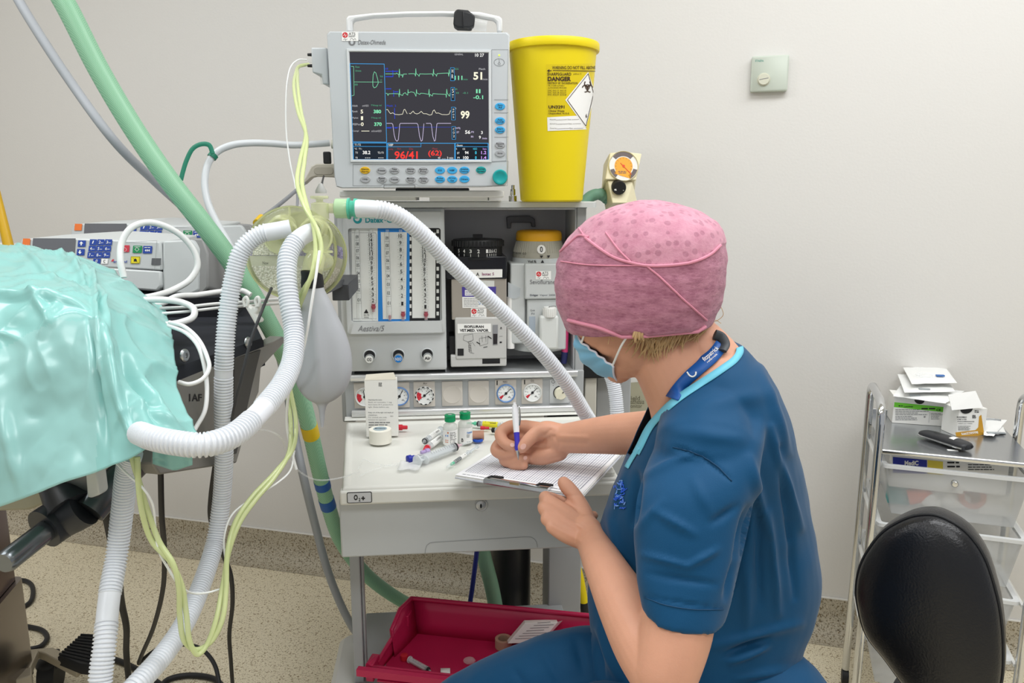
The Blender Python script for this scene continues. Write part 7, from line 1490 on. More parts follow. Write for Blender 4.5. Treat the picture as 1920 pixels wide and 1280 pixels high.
syringe('used clear syringe lying in the front left corner of the red tray', (770, 1237), (804, 1256), .0065, zf_+.0085, .15, None, grp=None, pull=.002, flange=False)
q = PZ(758, 1236, zf_+.001); mb = MB(); mb.lathe(q, (0, 0, 1), [(.008, 0), (.0085, .002), (.0085, .012), (.006, .013), (0, .013)], 18); tag(mb.build('red_bung', m_red), 'red cap lying in the red tray beside the syringe', 'cap')
cable([(742, 1248, 1.93), (752, 1240, 1.93), (762, 1246, 1.93), (748, 1252, 1.93), (775, 1258, 1.93), (805, 1262, 1.92)], .0022, m_wtube, 'white_tubing', 'white curled tubing lying at the front of the red tray')
mb = MB(); G = [[PZ(826+j*6, 1262-i*5, zf_+.006+.004*noise.noise(V((i, j, 5)))) for j in range(4)] for i in range(3)]; mb.grid(G); tag(mb.build('wrapper', m_paper, solid=.0006), 'torn white wrapper at the front edge of the red tray', 'wrapper')
mb = MB(); mb.ball(PZ(880, 1238, zf_+.012), .011, 14, 8, (1.3, .8, .8)); tag(mb.build('clear_bung', m_clear), 'clear cap lying on the floor of the red tray near her knee', 'cap')
# ============================================================ behind the machine, seen below the drawer
gcy = PY(957, 1100, 2.02); mb = MB(); cyl_ = thing('gas_cylinder', 'black gas cylinder standing behind the machine below the drawer', 'gas cylinder', V((gcy.x, 2.02, 0)))
rr_ = 38*proj(V((gcy.x, 2.02, .5)))[2]/FPX; mb.lathe(V((gcy.x, 2.02, 0)), (0, 0, 1), [(rr_*.9, 0.001), (rr_, .01), (rr_, .62), (rr_*.8, .69), (rr_*.35, .73), (rr_*.35, .75), (0, .75)], 40); mb.build('body', mat('cylinder_black', '#202123', .4), cyl_)
mb = MB(); mb.lathe(V((gcy.x, 2.02, .75)), (0, 0, 1), [(.018, 0), (.018, .03), (.025, .035), (.025, .05), (0, .05)], 16); mb.build('valve', m_steel, cyl_)
cable([(897, 1010, 1.95), (892, 1050, 1.97), (885, 1105, 2.0), (880, 1140, 2.02), (878, 1200, 2.1)], .0062, mat('cable_blue', '#1f2f86', .4), 'blue_cable', 'dark blue cable hanging behind the machine below the drawer')
cable([(898, 1000, 2.03), (908, 1045, 2.03), (922, 1100, 2.04), (931, 1150, 2.08), (938, 1230, 2.2)], .0195, mat('hose_green_lower', '#86b394', .45), 'green_hose', 'green hose section rising beside the black gas cylinder', None, 10, 20)
yc = thing('gas_connector', 'yellow and black gas connector behind the right leg of the machine', 'connector', PY(1092, 1150, 2.0)); mb = MB(); mb.pipe([PY(1085, 1060, 2.0), PY(1088, 1085, 2.0), PY(1095, 1128, 2.0)], [.006, .011, .012], 14); mb.build('yellow_sleeve', m_yel, yc)
mb = MB(); mb.pipe([PY(1095, 1128, 2.0), PY(1097, 1150, 2.0)], .012, 14); mb.build('black_end', m_rub, yc)
# hose under the regulator
h = corr([(1090, 385, 2.0), (1108, 368, 2.0), (1125, 364, 2.0), (1142, 375, 2.02), (1158, 392, 2.05), (1180, 420, 2.1), (1190, 470, 2.12)], .0150, ((.0, .18),), pitch=.012, amp=.06)
tag(h.build('suction_hose', mat('hose_seagreen', '#6d9a86', .5)), 'ribbed sea-green hose arching between the bin and the cream regulator', 'hose')
# notice on the wall by her neck
mb = MB(); NF = WF.at(0, 0, .002); mb.mi = 0; mb.poly(NF, [(1180, 690), (1250, 690), (1250, 800), (1180, 800)], .0008); mb.mi = 1; mb.text(NF, 'Field', 1178, 742, 1200, 750, .0014); mb.text(NF, 'Anaesthesia', 1164, 748, 1208, 757, .0014); mb.text(NF, 'Monitor', 1176, 757, 1204, 764, .0014); mb.mi = 2; mb.poly(NF, [(1180, 688), (1250, 688), (1250, 712), (1180, 717)], .0012); tag(mb.build('wall_card', [mat('card_khaki', '#bdbaa2', .6), mat('card_ink', '#6e6b58', .6), m_paper]), 'khaki printed card on the wall behind her chin', 'card')
# ============================================================ the seated nurse
from mathutils.bvhtree import BVHTree
pn = thing('person', 'person in blue scrubs, pink cap and face mask, seated and writing on a clipboard', 'person', (.33, 1.15, 0))
phi = radians(10); Fd = V((-cos(phi), sin(phi), 0)); Ld = V((-sin(phi), -cos(phi), 0))
def ering(c, e1, e2, a, b, n=40, ex=2.3):
    out = []
    for k in range(n):
        t = 2*pi*k/n; ct, st = cos(t), sin(t)
        out.append(c+e1*(a*abs(ct)**(2/ex)*(1 if ct > 0 else -1))+e2*(b*abs(st)**(2/ex)*(1 if st > 0 else -1)))
    return out
def dense(rings, k=4):
    n = len(rings[0]); f = [spline([r[j] for r in rings], k) for j in range(n)]; return [[f[j][i] for j in range(n)] for i in range(len(f[0]))]
def limb(mb, L, seg=20, n=6):
    """tapered limb; L = (px, py, depth, radius in m)"""
    p = spline(pts3([l[:3] for l in L]), n); r = [x.x for x in spline([V((l[3], 0, 0)) for l in L], n)]
    mb.pipe(p, r, seg); mb.ball(p[0], r[0]*.98, seg, 10); mb.ball(p[-1], r[-1]*.98, seg, 10)
# ---- body: head, neck, arms and hands as one skin
hc = PD(1200, 560, 1.16); yh = radians(25); ph = radians(25); hh = V((-cos(yh), sin(yh), 0)); zz = V((0, 0, 1))
Hd = hh*cos(ph)-zz*sin(ph); Uh = zz*cos(ph)+hh*sin(ph); Hl = V((-sin(yh), -cos(yh), 0))
def HP(f, u, l): return hc+Hd*f+Uh*u+Hl*l
body = MB()
def ell(c, ax, rad, seg=28, rings=18):
    vs = []; 
    for i in range(rings+1):
        th = pi*i/rings
        for k in range(seg):
            p = 2*pi*k/seg; vs.append(c+ax[0]*(rad[0]*sin(th)*cos(p))+ax[1]*(rad[1]*sin(th)*sin(p))+ax[2]*(rad[2]*cos(th)))
    body.add(vs, [(i*seg+k, (i+1)*seg+k, (i+1)*seg+(k+1) % seg, i*seg+(k+1) % seg) for i in range(rings) for k in range(seg)])
HA = (Hd, Hl, Uh)
ell(HP(-.012, .02, 0), HA, (.100, .078, .095)); ell(HP(.030, -.035, 0), HA, (.062, .066, .078)); ell(HP(.050, -.072, 0), HA, (.044, .048, .036)); ell(HP(.074, -.090, 0), HA, (.022, .026, .020))
ell(HP(.082, .005, 0), HA, (.014, .050, .018)); ell(HP(.100, -.025, 0), HA, (.018, .014, .026)); ell(HP(.095, -.005, 0), HA, (.010, .010, .035)); ell(HP(.094, -.062, 0), HA, (.012, .026, .012))
ell(HP(.052, -.035, .048), HA, (.026, .018, .030)); ell(HP(.052, -.035, -.048), HA, (.026, .018, .030))
for s_ in (1, -1):
    ell(HP(.058, -.006, .044*s_), HA, (.039, .024, .048)); ell(HP(-.010, -.010, .079*s_), HA, (.017, .008, .030)); ell(HP(-.002, -.036, .079*s_), HA, (.011, .008, .012))
limb(body, [(1222, 610, 1.17, .058), (1252, 670, 1.165, .056), (1284, 740, 1.168, .058), (1318, 830, 1.18, .075)], 28)
ell(PD(1335, 880, 1.20), (Fd, Ld, zz), (.07, .09, .09)); limb(body, [(1290, 640, 1.175, .050), (1320, 690, 1.175, .062), (1335, 740, 1.165, .080)], 26); limb(body, [(1285, 700, 1.17, .050), (1308, 770, 1.17, .060), (1325, 830, 1.19, .07)], 26)
# near arm
limb(body, [(1312, 930, 1.065, .040), (1298, 985, 1.038, .043), (1284, 1080, 1.015, .047), (1268, 1180, .995, .0465), (1247, 1262, .985, .042), (1244, 1278, .985, .039)], 26)
limb(body, [(1246, 1272, .985, .041), (1213, 1210, 1.025, .0445), (1172, 1135, 1.085, .0395), (1134, 1062, 1.16, .0315), (1108, 1010, 1.245, .0262), (1098, 995, 1.262, .027)], 26)
# near hand: back of the hand, fingers folded under the board, thumb on top
def chain(L): limb(body, L, 14, 5)
for L in ([(1100, 998, 1.265, .020), (1062, 968, 1.280, .019), (1027, 939, 1.292, .0125)], [(1097, 1000, 1.262, .021), (1055, 976, 1.270, .018), (1022, 954, 1.278, .0125)], [(1095, 1004, 1.258, .021), (1056, 986, 1.260, .017), (1026, 973, 1.265, .0118)], [(1093, 1008, 1.255, .020), (1060, 1000, 1.252, .015), (1035, 988, 1.254, .0108)], [(1104, 995, 1.268, .022), (1082, 968, 1.290, .019), (1068, 952, 1.300, .014)]): chain(L)
for L in ([(1027, 939, 1.292, .0120), (1022, 932, 1.315, .0108), (1036, 934, 1.345, .0100), (1066, 944, 1.350, .0092)], [(1022, 954, 1.278, .0120), (1020, 950, 1.305, .0108), (1036, 953, 1.338, .0100), (1078, 962, 1.340, .0092)], [(1026, 973, 1.265, .0112), (1026, 972, 1.295, .0102), (1046, 972, 1.325, .0095), (1098, 971, 1.322, .0088), (1113, 966, 1.315, .0082)], [(1035, 988, 1.254, .0102), (1038, 990, 1.280, .0092), (1056, 990, 1.308, .0086), (1092, 985, 1.308, .0078)]): chain(L)
chain([(1098, 985, 1.272, .020), (1092, 958, 1.290, .0160), (1076, 928, 1.304, .0132), (1062, 911, 1.312, .0128), (1057, 905, 1.314, .0112)])
# far arm and writing hand
limb(body, [(1300, 770, 1.30, .056), (1290, 800, 1.33, .050), (1248, 812, 1.36, .045), (1205, 812, 1.40, .0405), (1150, 814, 1.44, .0375), (1100, 818, 1.475, .033), (1060, 822, 1.505, .0295), (1044, 826, 1.52, .030)], 26)
for L in ([(1050, 820, 1.515, .026), (1020, 812, 1.530, .022), (985, 800, 1.548, .0145)], [(1050, 826, 1.52, .027), (1010, 822, 1.540, .022), (970, 815, 1.562, .0140)], [(1048, 836, 1.515, .025), (1010, 838, 1.535, .021), (968, 836, 1.562, .0130)], [(1046, 844, 1.51, .022), (1016, 854, 1.520, .019), (975, 856, 1.552, .0125)]): chain(L)
chain([(985, 800, 1.548, .0138), (958, 799, 1.552, .0128), (939, 812, 1.548, .0128), (945, 829, 1.535, .0118), (963, 837, 1.523, .0104)])
chain([(970, 815, 1.562, .0135), (943, 826, 1.566, .0125), (930, 843, 1.558, .0125), (946, 852, 1.542, .0115), (966, 849, 1.528, .0100)])
chain([(968, 836, 1.562, .0125), (950, 850, 1.562, .0118), (946, 863, 1.552, .0115), (966, 866, 1.532, .0108), (985, 858, 1.516, .0098)])
chain([(975, 856, 1.552, .0115), (962, 868, 1.548, .0105), (964, 873, 1.534, .0102), (982, 872, 1.516, .0095)])
chain([(1046, 815, 1.508, .024), (1022, 806, 1.508, .0185), (1006, 812, 1.508, .0142), (990, 826, 1.505, .0132), (979, 839, 1.503, .0112)])
def skinfn(p, n):
    # wrist tendons, palm creases and knuckle wrinkles seen in the photo
    x, y, w = proj(p); h = 0
    def groove(a, b, wd, am):
        d = V((b[0]-a[0], b[1]-a[1])); q = V((x-a[0], y-a[1])); t = max(0, min(1, q.dot(d)/d.dot(d))); e = (q-d*t).length
        return am*math.exp(-(e/wd)**2)
    if n.dot(FW) < 0:
        if w > 1.38 and x > 920:
            h += groove((1018, 826), (1030, 820), 2.2, -.0022)+groove((1000, 838), (1030, 840), 2.5, -.002)+groove((1040, 818), (1048, 836), 3, -.0016)+groove((1052, 818), (1100, 820), 4, .0016)+groove((1048, 828), (1100, 832), 3.5, -.0014)+groove((1022, 815), (1032, 806), 3, -.0012)
        elif w < 1.38 and y > 890:
            h += groove((1052, 975), (1098, 1000), 3.5, -.0012)+groove((1045, 962), (1095, 990), 3, .0012)+groove((1062, 930), (1085, 928), 2, -.0008)+groove((1035, 985), (1090, 1015), 3, .0010)
    return p+n*h
skin = voxel(body, .0023, 3, .5, skinfn)
m_skin = mat('skin', '#d59e83', .46, sss=.10, spec=.35, noise_s=38, noise_a=.06, bump_s=420, bump=.05)
bo = skin.build('body', m_skin, pn, angle=180)
# ---- scrub top
top = MB(); dT = 1.17
def trow(y, xl, xr, b, d=dT):
    c = PD((xl+xr)/2, y, d); ext = (xr-xl)/2*d/FPX; a = sqrt(max(1e-6, ext**2-(b*sin(phi))**2))/cos(phi); return ering(c, Fd, Ld, a, b, 44)
TR_ = [trow(*r) for r in ((1330, 1098, 1506, .14, 1.25), (1280, 1096, 1502, .14, 1.25), (1235, 1102, 1500, .135, 1.25), (1190, 1108, 1490, .132, 1.25), (1130, 1103, 1512, .13, 1.25), (1070, 1110, 1527, .13, 1.25), (1000, 1126, 1519, .132, 1.245), (930, 1148, 1506, .135, 1.235), (860, 1178, 1494, .14, 1.22), (800, 1206, 1480, .142, 1.205), (745, 1228, 1462, .135, 1.195), (700, 1252, 1438, .115, 1.185), (668, 1278, 1412, .09, 1.18), (645, 1300, 1392, .055, 1.175))]
top.loft(dense(TR_, 4))
def sleeve(L, e2):
    rs = []
    for (xl, yl, xr, yr, d, b) in L:
        c = PD((xl+xr)/2, (yl+yr)/2, d); e1 = PD(xr, yr, d)-PD(xl, yl, d); rs.append(ering(c, e1.normalized(), e2, e1.length/2, b, 36, 2.2))
    top.loft(dense(rs, 4))
sleeve([(1250, 800, 1440, 740, 1.13, .06), (1222, 850, 1436, 800, 1.085, .070), (1200, 905, 1425, 870, 1.055, .072), (1191, 960, 1410, 945, 1.04, .070), (1190, 1020, 1396, 1010, 1.028, .066), (1194, 1075, 1380, 1080, 1.015, .062), (1204, 1134, 1361, 1156, 1.002, .058), (1205, 1138, 1360, 1160, 1.001, .057)], Ld)
# far shoulder and sleeve stub
rs = []
for (x, y, d, r) in ((1340, 820, 1.22, .09), (1325, 815, 1.28, .08), (1305, 812, 1.33, .068), (1292, 812, 1.345, .062)):
    rs.append((x, y, d, r))
limb(top, rs, 26); limb(top, [(1350, 715, 1.175, .05), (1330, 775, 1.13, .065), (1322, 850, 1.08, .072)], 26)
FOLDS = [((1405, 955), (1384, 1040), 8, -.010), ((1384, 1040), (1362, 1120), 7, -.007), ((1195, 890), (1188, 980), 7, -.008), ((1300, 760), (1440, 740), 16, .004), ((1250, 800), (1420, 830), 14, .003),
         ((1425, 690), (1480, 850), 8, .006), ((1445, 800), (1500, 990), 7, .007), ((1462, 840), (1482, 1010), 6, -.006), ((1405, 860), (1440, 1000), 8, .006), ((1420, 950), (1425, 1130), 7, -.006), ((1440, 960), (1460, 1150), 7, .006), ((1480, 980), (1490, 1120), 6, -.005), ((1400, 1050), (1400, 1180), 9, .005),
         ((1370, 1240), (1440, 1212), 6, .008), ((1360, 1225), (1440, 1196), 6, -.007), ((1340, 1210), (1500, 1170), 9, .005), ((1380, 1270), (1490, 1255), 8, .005), ((1110, 1185), (1130, 1270), 8, -.008), ((1125, 1180), (1160, 1270), 9, .007),
         ((1205, 1040), (1290, 1062), 6, .004), ((1290, 1062), (1345, 1030), 6, .004), ((1215, 1075), (1340, 1095), 6, -.003), ((1230, 960), (1300, 1000), 8, .004), ((1335, 980), (1380, 950), 7, -.004), ((1200, 990), (1240, 940), 8, .003), ((1300, 900), (1330, 960), 10, .003), ((1210, 890), (1300, 850), 8, .004),
         ((1140, 960), (1170, 1080), 8, .004), ((1120, 1030), (1180, 1100), 8, -.004), ((1170, 880), (1150, 960), 7, .004), ((1265, 839), (1318, 857), 4, -.003), ((1318, 857), (1370, 900), 4, -.003), ((1203, 1118), (1362, 1142), 2.5, -.0018)]
def foldfn(F, am=1.4, nz=.003):
    def fn(p, n):
        x, y, w = proj(p); h = nz*noise.noise(p*11)+nz*.6*noise.noise(p*24)
        if n.dot(CAM-p) > 0:
            for a, b, wd, k in F:
                if abs(x-(a[0]+b[0])/2) > 130 or abs(y-(a[1]+b[1])/2) > 160: continue
                d = V((b[0]-a[0], b[1]-a[1])); q = V((x-a[0], y-a[1])); t = q.dot(d)/d.dot(d); tt = max(0, min(1, t)); e = (q-d*tt).length
                if e < wd*3: h += am*k*math.exp(-(e/wd)**2)*(.35+.65*sin(pi*tt))
        return p+n*h
    return fn
tm = voxel(top, .0042, 6, .5, foldfn(FOLDS))
def scrubmat(name, c):
    m = mat(name, c, .62, spec=.2, sheen=.12, bump_s=700, bump=.06); return m
m_scrub = scrubmat('scrub_blue', '#06456c')
bvT0 = BVHTree.FromPolygons(tm.v, tm.f)
NP = [(1349, 622), (1372, 636), (1387, 655), (1380, 672), (1352, 694), (1310, 722), (1272, 748), (1240, 776), (1218, 803), (1202, 835), (1192, 856), (1130, 840), (1130, 560), (1340, 560)]
def inside(x, y):
    c = False
    for i in range(len(NP)):
        (x1, y1), (x2, y2) = NP[i-1], NP[i]
        if (y1 > y) != (y2 > y) and x < (x2-x1)*(y-y1)/(y2-y1)+x1: c = not c
    return c
kf = []
for f in tm.f:
    c = sum((tm.v[i] for i in f), V())/len(f); n = (tm.v[f[1]]-tm.v[f[0]]).cross(tm.v[f[2]]-tm.v[f[0]])
    x, y, w = proj(c)
    if y < 870 and x < 1400 and n.dot(CAM-c) > 0 and inside(x, y): continue
    kf.append(f)
us = sorted({i for f in kf for i in f}); ix = {j: i for i, j in enumerate(us)}; tm.v = [tm.v[j] for j in us]; tm.f = [tuple(ix[j] for j in f) for f in kf]; tm.m = [0]*len(kf)
to = tm.build('scrub_top', m_scrub, pn, angle=180, solid=.0015)
def ihit(bv, x, y, lift):
    d = ray(x, y).normalized(); h = bv.ray_cast(CAM, d)
    return None if h[0] is None else h[0]+(h[1] if h[1].dot(d) < 0 else -h[1])*lift
bvT = BVHTree.FromPolygons(tm.v, tm.f); bvS = BVHTree.FromPolygons(skin.v, skin.f)
allv = tm.v+skin.v; allf = tm.f+[tuple(i+len(tm.v) for i in f) for f in skin.f]; bvA = BVHTree.FromPolygons(allv, allf)
def ribbon(pts, wid, bv, lift, m, nm, par, n=6, th=.001, sm=0):
    """cloth band laid on the surface along photo points; wid in px"""
    c = spline([V((x, y, 0)) for x, y in pts], n); A = []; B = []
    for i, p in enumerate(c):
        t = (c[min(i+1, len(c)-1)]-c[max(i-1, 0)]).normalized(); e = V((-t.y, t.x, 0))*wid/2; a = ihit(bv, p.x+e.x, p.y+e.y, lift); b = ihit(bv, p.x-e.x, p.y-e.y, lift)
        if a is None or b is None: continue
        if abs((a-CAM).length-(b-CAM).length) > .035: continue
        A.append(a); B.append(b)
    if len(A) < 3: return None
    for _ in range(sm):
        A = A[:1]+[(A[i-1]+A[i]*2+A[i+1])/4 for i in range(1, len(A)-1)]+A[-1:]; B = B[:1]+[(B[i-1]+B[i]*2+B[i+1])/4 for i in range(1, len(B)-1)]+B[-1:]
    mb = MB(); mb.grid([A, [a.lerp(b, .5) for a, b in zip(A, B)], B]); o = mb.build(nm, m, par, solid=th, angle=180); o_mb[nm] = mb; return o
o_mb = {}
m_trim = mat('trim_cyan', '#6ec3dc', .6)
ribbon([(1352, 632), (1376, 640), (1387, 655), (1380, 672), (1352, 694), (1310, 722), (1272, 748), (1240, 776), (1218, 803), (1202, 835), (1194, 850)], 13, bvT0, .002, m_trim, 'neck_trim', to, 6, .0012, 1)
ribbon([(1199, 838), (1190, 853), (1182, 866), (1176, 877)], 8, bvT0, .002, m_trim, 'neck_trim', to, 4)
m_seam = mat('seam_blue', '#083f63', .7)
ribbon([(1262, 838), (1290, 845), (1318, 856), (1345, 874), (1372, 902)], 2.2, bvT, .0012, m_seam, 'seam', to); ribbon([(1208, 1119), (1245, 1133), (1300, 1142), (1356, 1142)], 1.6, bvT, .001, m_seam, 'seam', to)
m_emb = mat('embroidery_blue', '#2a62d8', .5); m_emb2 = mat('embroidery_light', '#7aa8ea', .5)
mb = MB(); rg = random.Random(9)
for k in range(26):
    x, y = 1164+rg.uniform(-8, 8), 905+k*1.9; q = [ihit(bvT, x+rg.uniform(-6, 6), y+rg.uniform(-4, 4), .0012) for _ in range(4)]; q = [a for a in q if a is not None]
    if len(q) > 2: mb.mi = k % 3 == 0; mb.pipe(spline(q, 4), .0007, 6)
if mb.v: mb.build('embroidery', [m_emb, m_emb2], to)
# lanyard
m_lan = mat('lanyard_blue', '#12539e', .5); ln = ribbon([(1352, 648), (1340, 664), (1318, 684), (1295, 704), (1274, 728), (1260, 750), (1250, 772)], 27, bvA, .004, m_lan, 'lanyard', pn, 8, .0012, 4); bvL = BVHTree.FromPolygons(o_mb['lanyard'].v, o_mb['lanyard'].f)
mb = MB()
def surf_text(mb, txt, x0, y0, dx, dy, h, bv, lift):
    vs, fs = textmesh(txt, .01); ax = min(p.x for p in vs); bx = max(p.x for p in vs); d = V((dx, dy)); L = d.length; d.normalize(); e = V((d.y, -d.x)); out = []
    for p in vs:
        u = (p.x-ax)/(bx-ax)*L; v = p.y*h; q = ihit(bv, x0+d.x*u+e.x*v, y0+d.y*u+e.y*v, lift); out.append(q if q is not None else V((0, 0, -1)))
    if all(q.z > 0 for q in out): mb.add(out, fs)
surf_text(mb, 'fitzpatrick', 1321, 678, 27, -24, 12, bvL, .0008); surf_text(mb, 'referrals', 1327, 681, 18, -16, 5, bvL, .0008)
for L in ([(1288, 697), (1293, 704), (1299, 706), (1304, 703), (1305, 697)],): 
    q = [ihit(bvL, *p, .0008) for p in L]
    if None not in q: mb.pipe(spline(q, 4), .0012, 6)
if mb.v: mb.build('lanyard_print', m_paper, ln, smooth=False)
q = [ihit(bvA, *p, .006) for p in ((1336, 630), (1348, 636), (1355, 650), (1352, 664))]; q = [p for p in q if p is not None]
if len(q) > 2: mb = MB(); mb.pipe(spline(q, 5), .0075, 12, True, (1, .5)); mb.build('clasp', mat('clasp_charcoal', '#3b3f44', .5), ln)
# ---- trousers
trs = MB()
limb(trs, [(1400, 1370, 1.17, .105), (1250, 1385, 1.16, .095), (1080, 1400, 1.17, .085), (930, 1430, 1.19, .072), (880, 1450, 1.2, .070)], 26)
limb(trs, [(1395, 1330, 1.31, .105), (1250, 1302, 1.31, .098), (1100, 1276, 1.29, .088), (960, 1308, 1.32, .078), (870, 1346, 1.34, .072)], 26)
limb(trs, [(1420, 1345, 1.19, .12), (1420, 1345, 1.30, .12)], 26)
k1 = PD(880, 1450, 1.2); k2 = PD(870, 1346, 1.34)
for k in (k1, k2):
    p = [k, V((k.x+.02, k.y, k.z*.55)), V((k.x+.06, k.y+.01, .10))]; trs.pipe(spline(p, 6), [.070-.0018*i for i in range(13)], 24); trs.ball(k, .070, 24, 12)
TF = [((1110, 1180), (1000, 1215), 14, .003), ((1080, 1200), (1095, 1260), 8, -.005), ((1020, 1225), (1050, 1280), 8, .004), ((960, 1250), (985, 1285), 7, -.003)]
tv = voxel(trs, .005, 6, .5, foldfn(TF, 1, .003)); tv.build('trousers', m_scrub, pn, angle=180)
for k in (k1, k2):
    mb = MB(); mb.loft(dense([ering(V((k.x+.06, k.y+.01, .085)), Fd, Ld, .045, .04, 20), ering(V((k.x+.03, k.y+.01, .06)), Fd, Ld, .09, .045, 20), ering(V((k.x+.005, k.y+.01, .03)), Fd, Ld, .125, .048, 20), ering(V((k.x+.005, k.y+.01, .001)), Fd, Ld, .125, .046, 20)], 3)); mb.build('shoe', m_rub, pn)
# ---- cap
def crow(y, xl, xr, b, d, tilt=0):
    c = PD((xl+xr)/2, y, d); ext = (xr-xl)/2*d/FPX; a = sqrt(max(1e-6, ext**2-(b*sin(yh))**2))/cos(yh); e1 = (hh*cos(tilt)-zz*sin(tilt)); return ering(c, e1, Hl, a, b, 72, 2.15)
CR = [(614, 1068, 1326, .086, 1.165), (600, 1060, 1334, .094, 1.165), (565, 1047, 1346, .102, 1.162), (520, 1043, 1352, .106, 1.160), (478, 1048, 1354, .106, 1.160), (452, 1056, 1350, .104, 1.160), (428, 1074, 1338, .098, 1.160), (405, 1100, 1310, .086, 1.160), (388, 1134, 1272, .064, 1.162), (379, 1168, 1240, .040, 1.162), (376, 1192, 1218, .016, 1.162)]
rings = dense([crow(*r, tilt=radians(5)) for r in CR], 6)
def capn(p, i, k, band):
    n = (p-PD(1198, 520, 1.16)); n.normalize(); h = .0016*noise.noise(p*45)+.0009*noise.noise(p*120)
    if band: h += .0022*noise.noise(V((p.x*18, p.y*18, p.z*75)))
    return p+n*h
nb = 27; cap_e = MB(); R1 = [[capn(p, i, k, True) for k, p in enumerate(r)] for i, r in enumerate(rings[:nb+1])]
rim = [[p+(PD(1198, 560, 1.16)-p).normalized()*.008-zz*.002 for p in R1[0]]]
def capmat(name, c1, c2, dots):
    m = mat(name, c1, .7, spec=.2, sheen=.2); nt = m.node_tree; b = nt.nodes['Principled BSDF']; tc = nt.nodes.new('ShaderNodeTexCoord')
    n1 = nt.nodes.new('ShaderNodeTexNoise'); n1.inputs['Scale'].default_value = 38; n1.inputs['Detail'].default_value = 8; n1.inputs['Roughness'].default_value = .75
    mp = nt.nodes.new('ShaderNodeMapping'); mp.inputs['Scale'].default_value = (1, 1, 2.6 if not dots else 1); nt.links.new(tc.outputs['Object'], mp.inputs['Vector']); nt.links.new(mp.outputs[0], n1.inputs['Vector'])
    rp = nt.nodes.new('ShaderNodeValToRGB'); e = rp.color_ramp.elements; e[0].position = .32; e[0].color = lin(c2); e[1].position = .62; e[1].color = lin(c1); nt.links.new(n1.outputs['Fac'], rp.inputs[0]); out = rp.outputs[0]
    vo = nt.nodes.new('ShaderNodeTexVoronoi'); vo.inputs['Scale'].default_value = 74 if dots else 80; vo.inputs['Randomness'].default_value = .55; nt.links.new(mp.outputs[0], vo.inputs['Vector'])
    r2 = nt.nodes.new('ShaderNodeValToRGB'); e = r2.color_ramp.elements; e[0].position = .29; e[1].position = .37; k = .78 if dots else .86; e[0].color = (k, k*.93, k*.97, 1); e[1].color = (1, 1, 1, 1); nt.links.new(vo.outputs['Distance'], r2.inputs[0])
    mx = nt.nodes.new('ShaderNodeMix'); mx.data_type = 'RGBA'; mx.blend_type = 'MULTIPLY'; mx.inputs[0].default_value = 1; nt.links.new(out, mx.inputs[6]); nt.links.new(r2.outputs[0], mx.inputs[7]); nt.links.new(mx.outputs[2], b.inputs['Base Color'])
    bp = nt.nodes.new('ShaderNodeBump'); bp.inputs['Strength'].default_value = .6; bp.inputs['Distance'].default_value = .004; nt.links.new(n1.outputs['Fac'], bp.inputs['Height']); nt.links.new(bp.outputs[0], b.inputs['Normal']); return m
m_band = capmat('cap_band_pink', '#c2869a', '#9a5d74', False); m_crown = capmat('cap_crown_pink', '#d39aab', '#bf7e93', True)
SY = [(1030, 480), (1046, 476), (1066, 458), (1086, 442), (1098, 446), (1116, 460), (1150, 482), (1185, 493), (1212, 498), (1250, 498), (1295, 492), (1330, 478), (1350, 460), (1370, 452)]
def sy(x):
    for (x0, y0), (x1, y1) in zip(SY, SY[1:]):
        if x0 <= x <= x1: return y0+(y1-y0)*(x-x0)/(x1-x0)
    return 465
AL = MB(); RR = rim+[[capn(p, i, k, i < nb) for k, p in enumerate(r)] for i, r in enumerate(rings)]; AL.loft(RR, caps=False); AL.add(RR[-1], [tuple(range(72))]); crown = MB(); bvC = BVHTree.FromPolygons(AL.v, AL.f)
for i, f in enumerate(AL.f):
    c = sum((AL.v[k] for k in f), V())/len(f); n = (AL.v[f[1]]-AL.v[f[0]]).cross(AL.v[f[2]]-AL.v[f[0]]); x, y, w = proj(c)
    up = (i//72 > nb) if n.dot(CAM-c)*(1 if n.dot(c-PD(1198, 520, 1.16)) > 0 else -1) < 0 else y < sy(x)
    if len(f) > 4: up = True
    (crown if up else cap_e).add([AL.v[k] for k in f], [tuple(range(len(f)))])
def weld(m):
    d = {}; out = []; mp_ = []
    for p in m.v:
        k = (round(p.x, 6), round(p.y, 6), round(p.z, 6))
        if k not in d: d[k] = len(out); out.append(p)
        mp_.append(d[k])
    m.v = out; m.f = [tuple(mp_[i] for i in f) for f in m.f]; return m
co_ = weld(cap_e).build('surgical_cap', m_band, pn, angle=180); weld(crown).build('crown', m_crown, co_, angle=180)
m_cseam = mat('cap_seam_pink', '#d78ba0', .7)
def cseam(L, r): 
    q = [ihit(bvC, x, y, .0008) for x, y in [(p.x, p.y) for p in spline([V((*l, 0)) for l in L], 8)]]; q = [p for p in q if p is not None]; mb = MB(); mb.pipe(q, r, 8); mb.build('seam', m_cseam, co_)
cseam([(1098, 446), (1116, 460), (1150, 482), (1185, 493), (1212, 498), (1250, 498), (1295, 492), (1330, 478), (1350, 460)], .0022)
cseam([(1046, 476), (1066, 458), (1086, 442), (1104, 445)], .0018); cseam([(1212, 498), (1238, 520), (1280, 560), (1325, 600)], .0014); cseam([(1136, 436), (1160, 468), (1182, 490)], .0013); cseam([(1098, 446), (1084, 425)], .0013); cseam([(1052, 490), (1100, 496), (1160, 498), (1212, 498)], .0010)
cseam([(1066, 600), (1090, 606), (1122, 614), (1150, 624), (1172, 632), (1195, 630), (1230, 636), (1262, 634), (1295, 628), (1322, 612)], .0028)
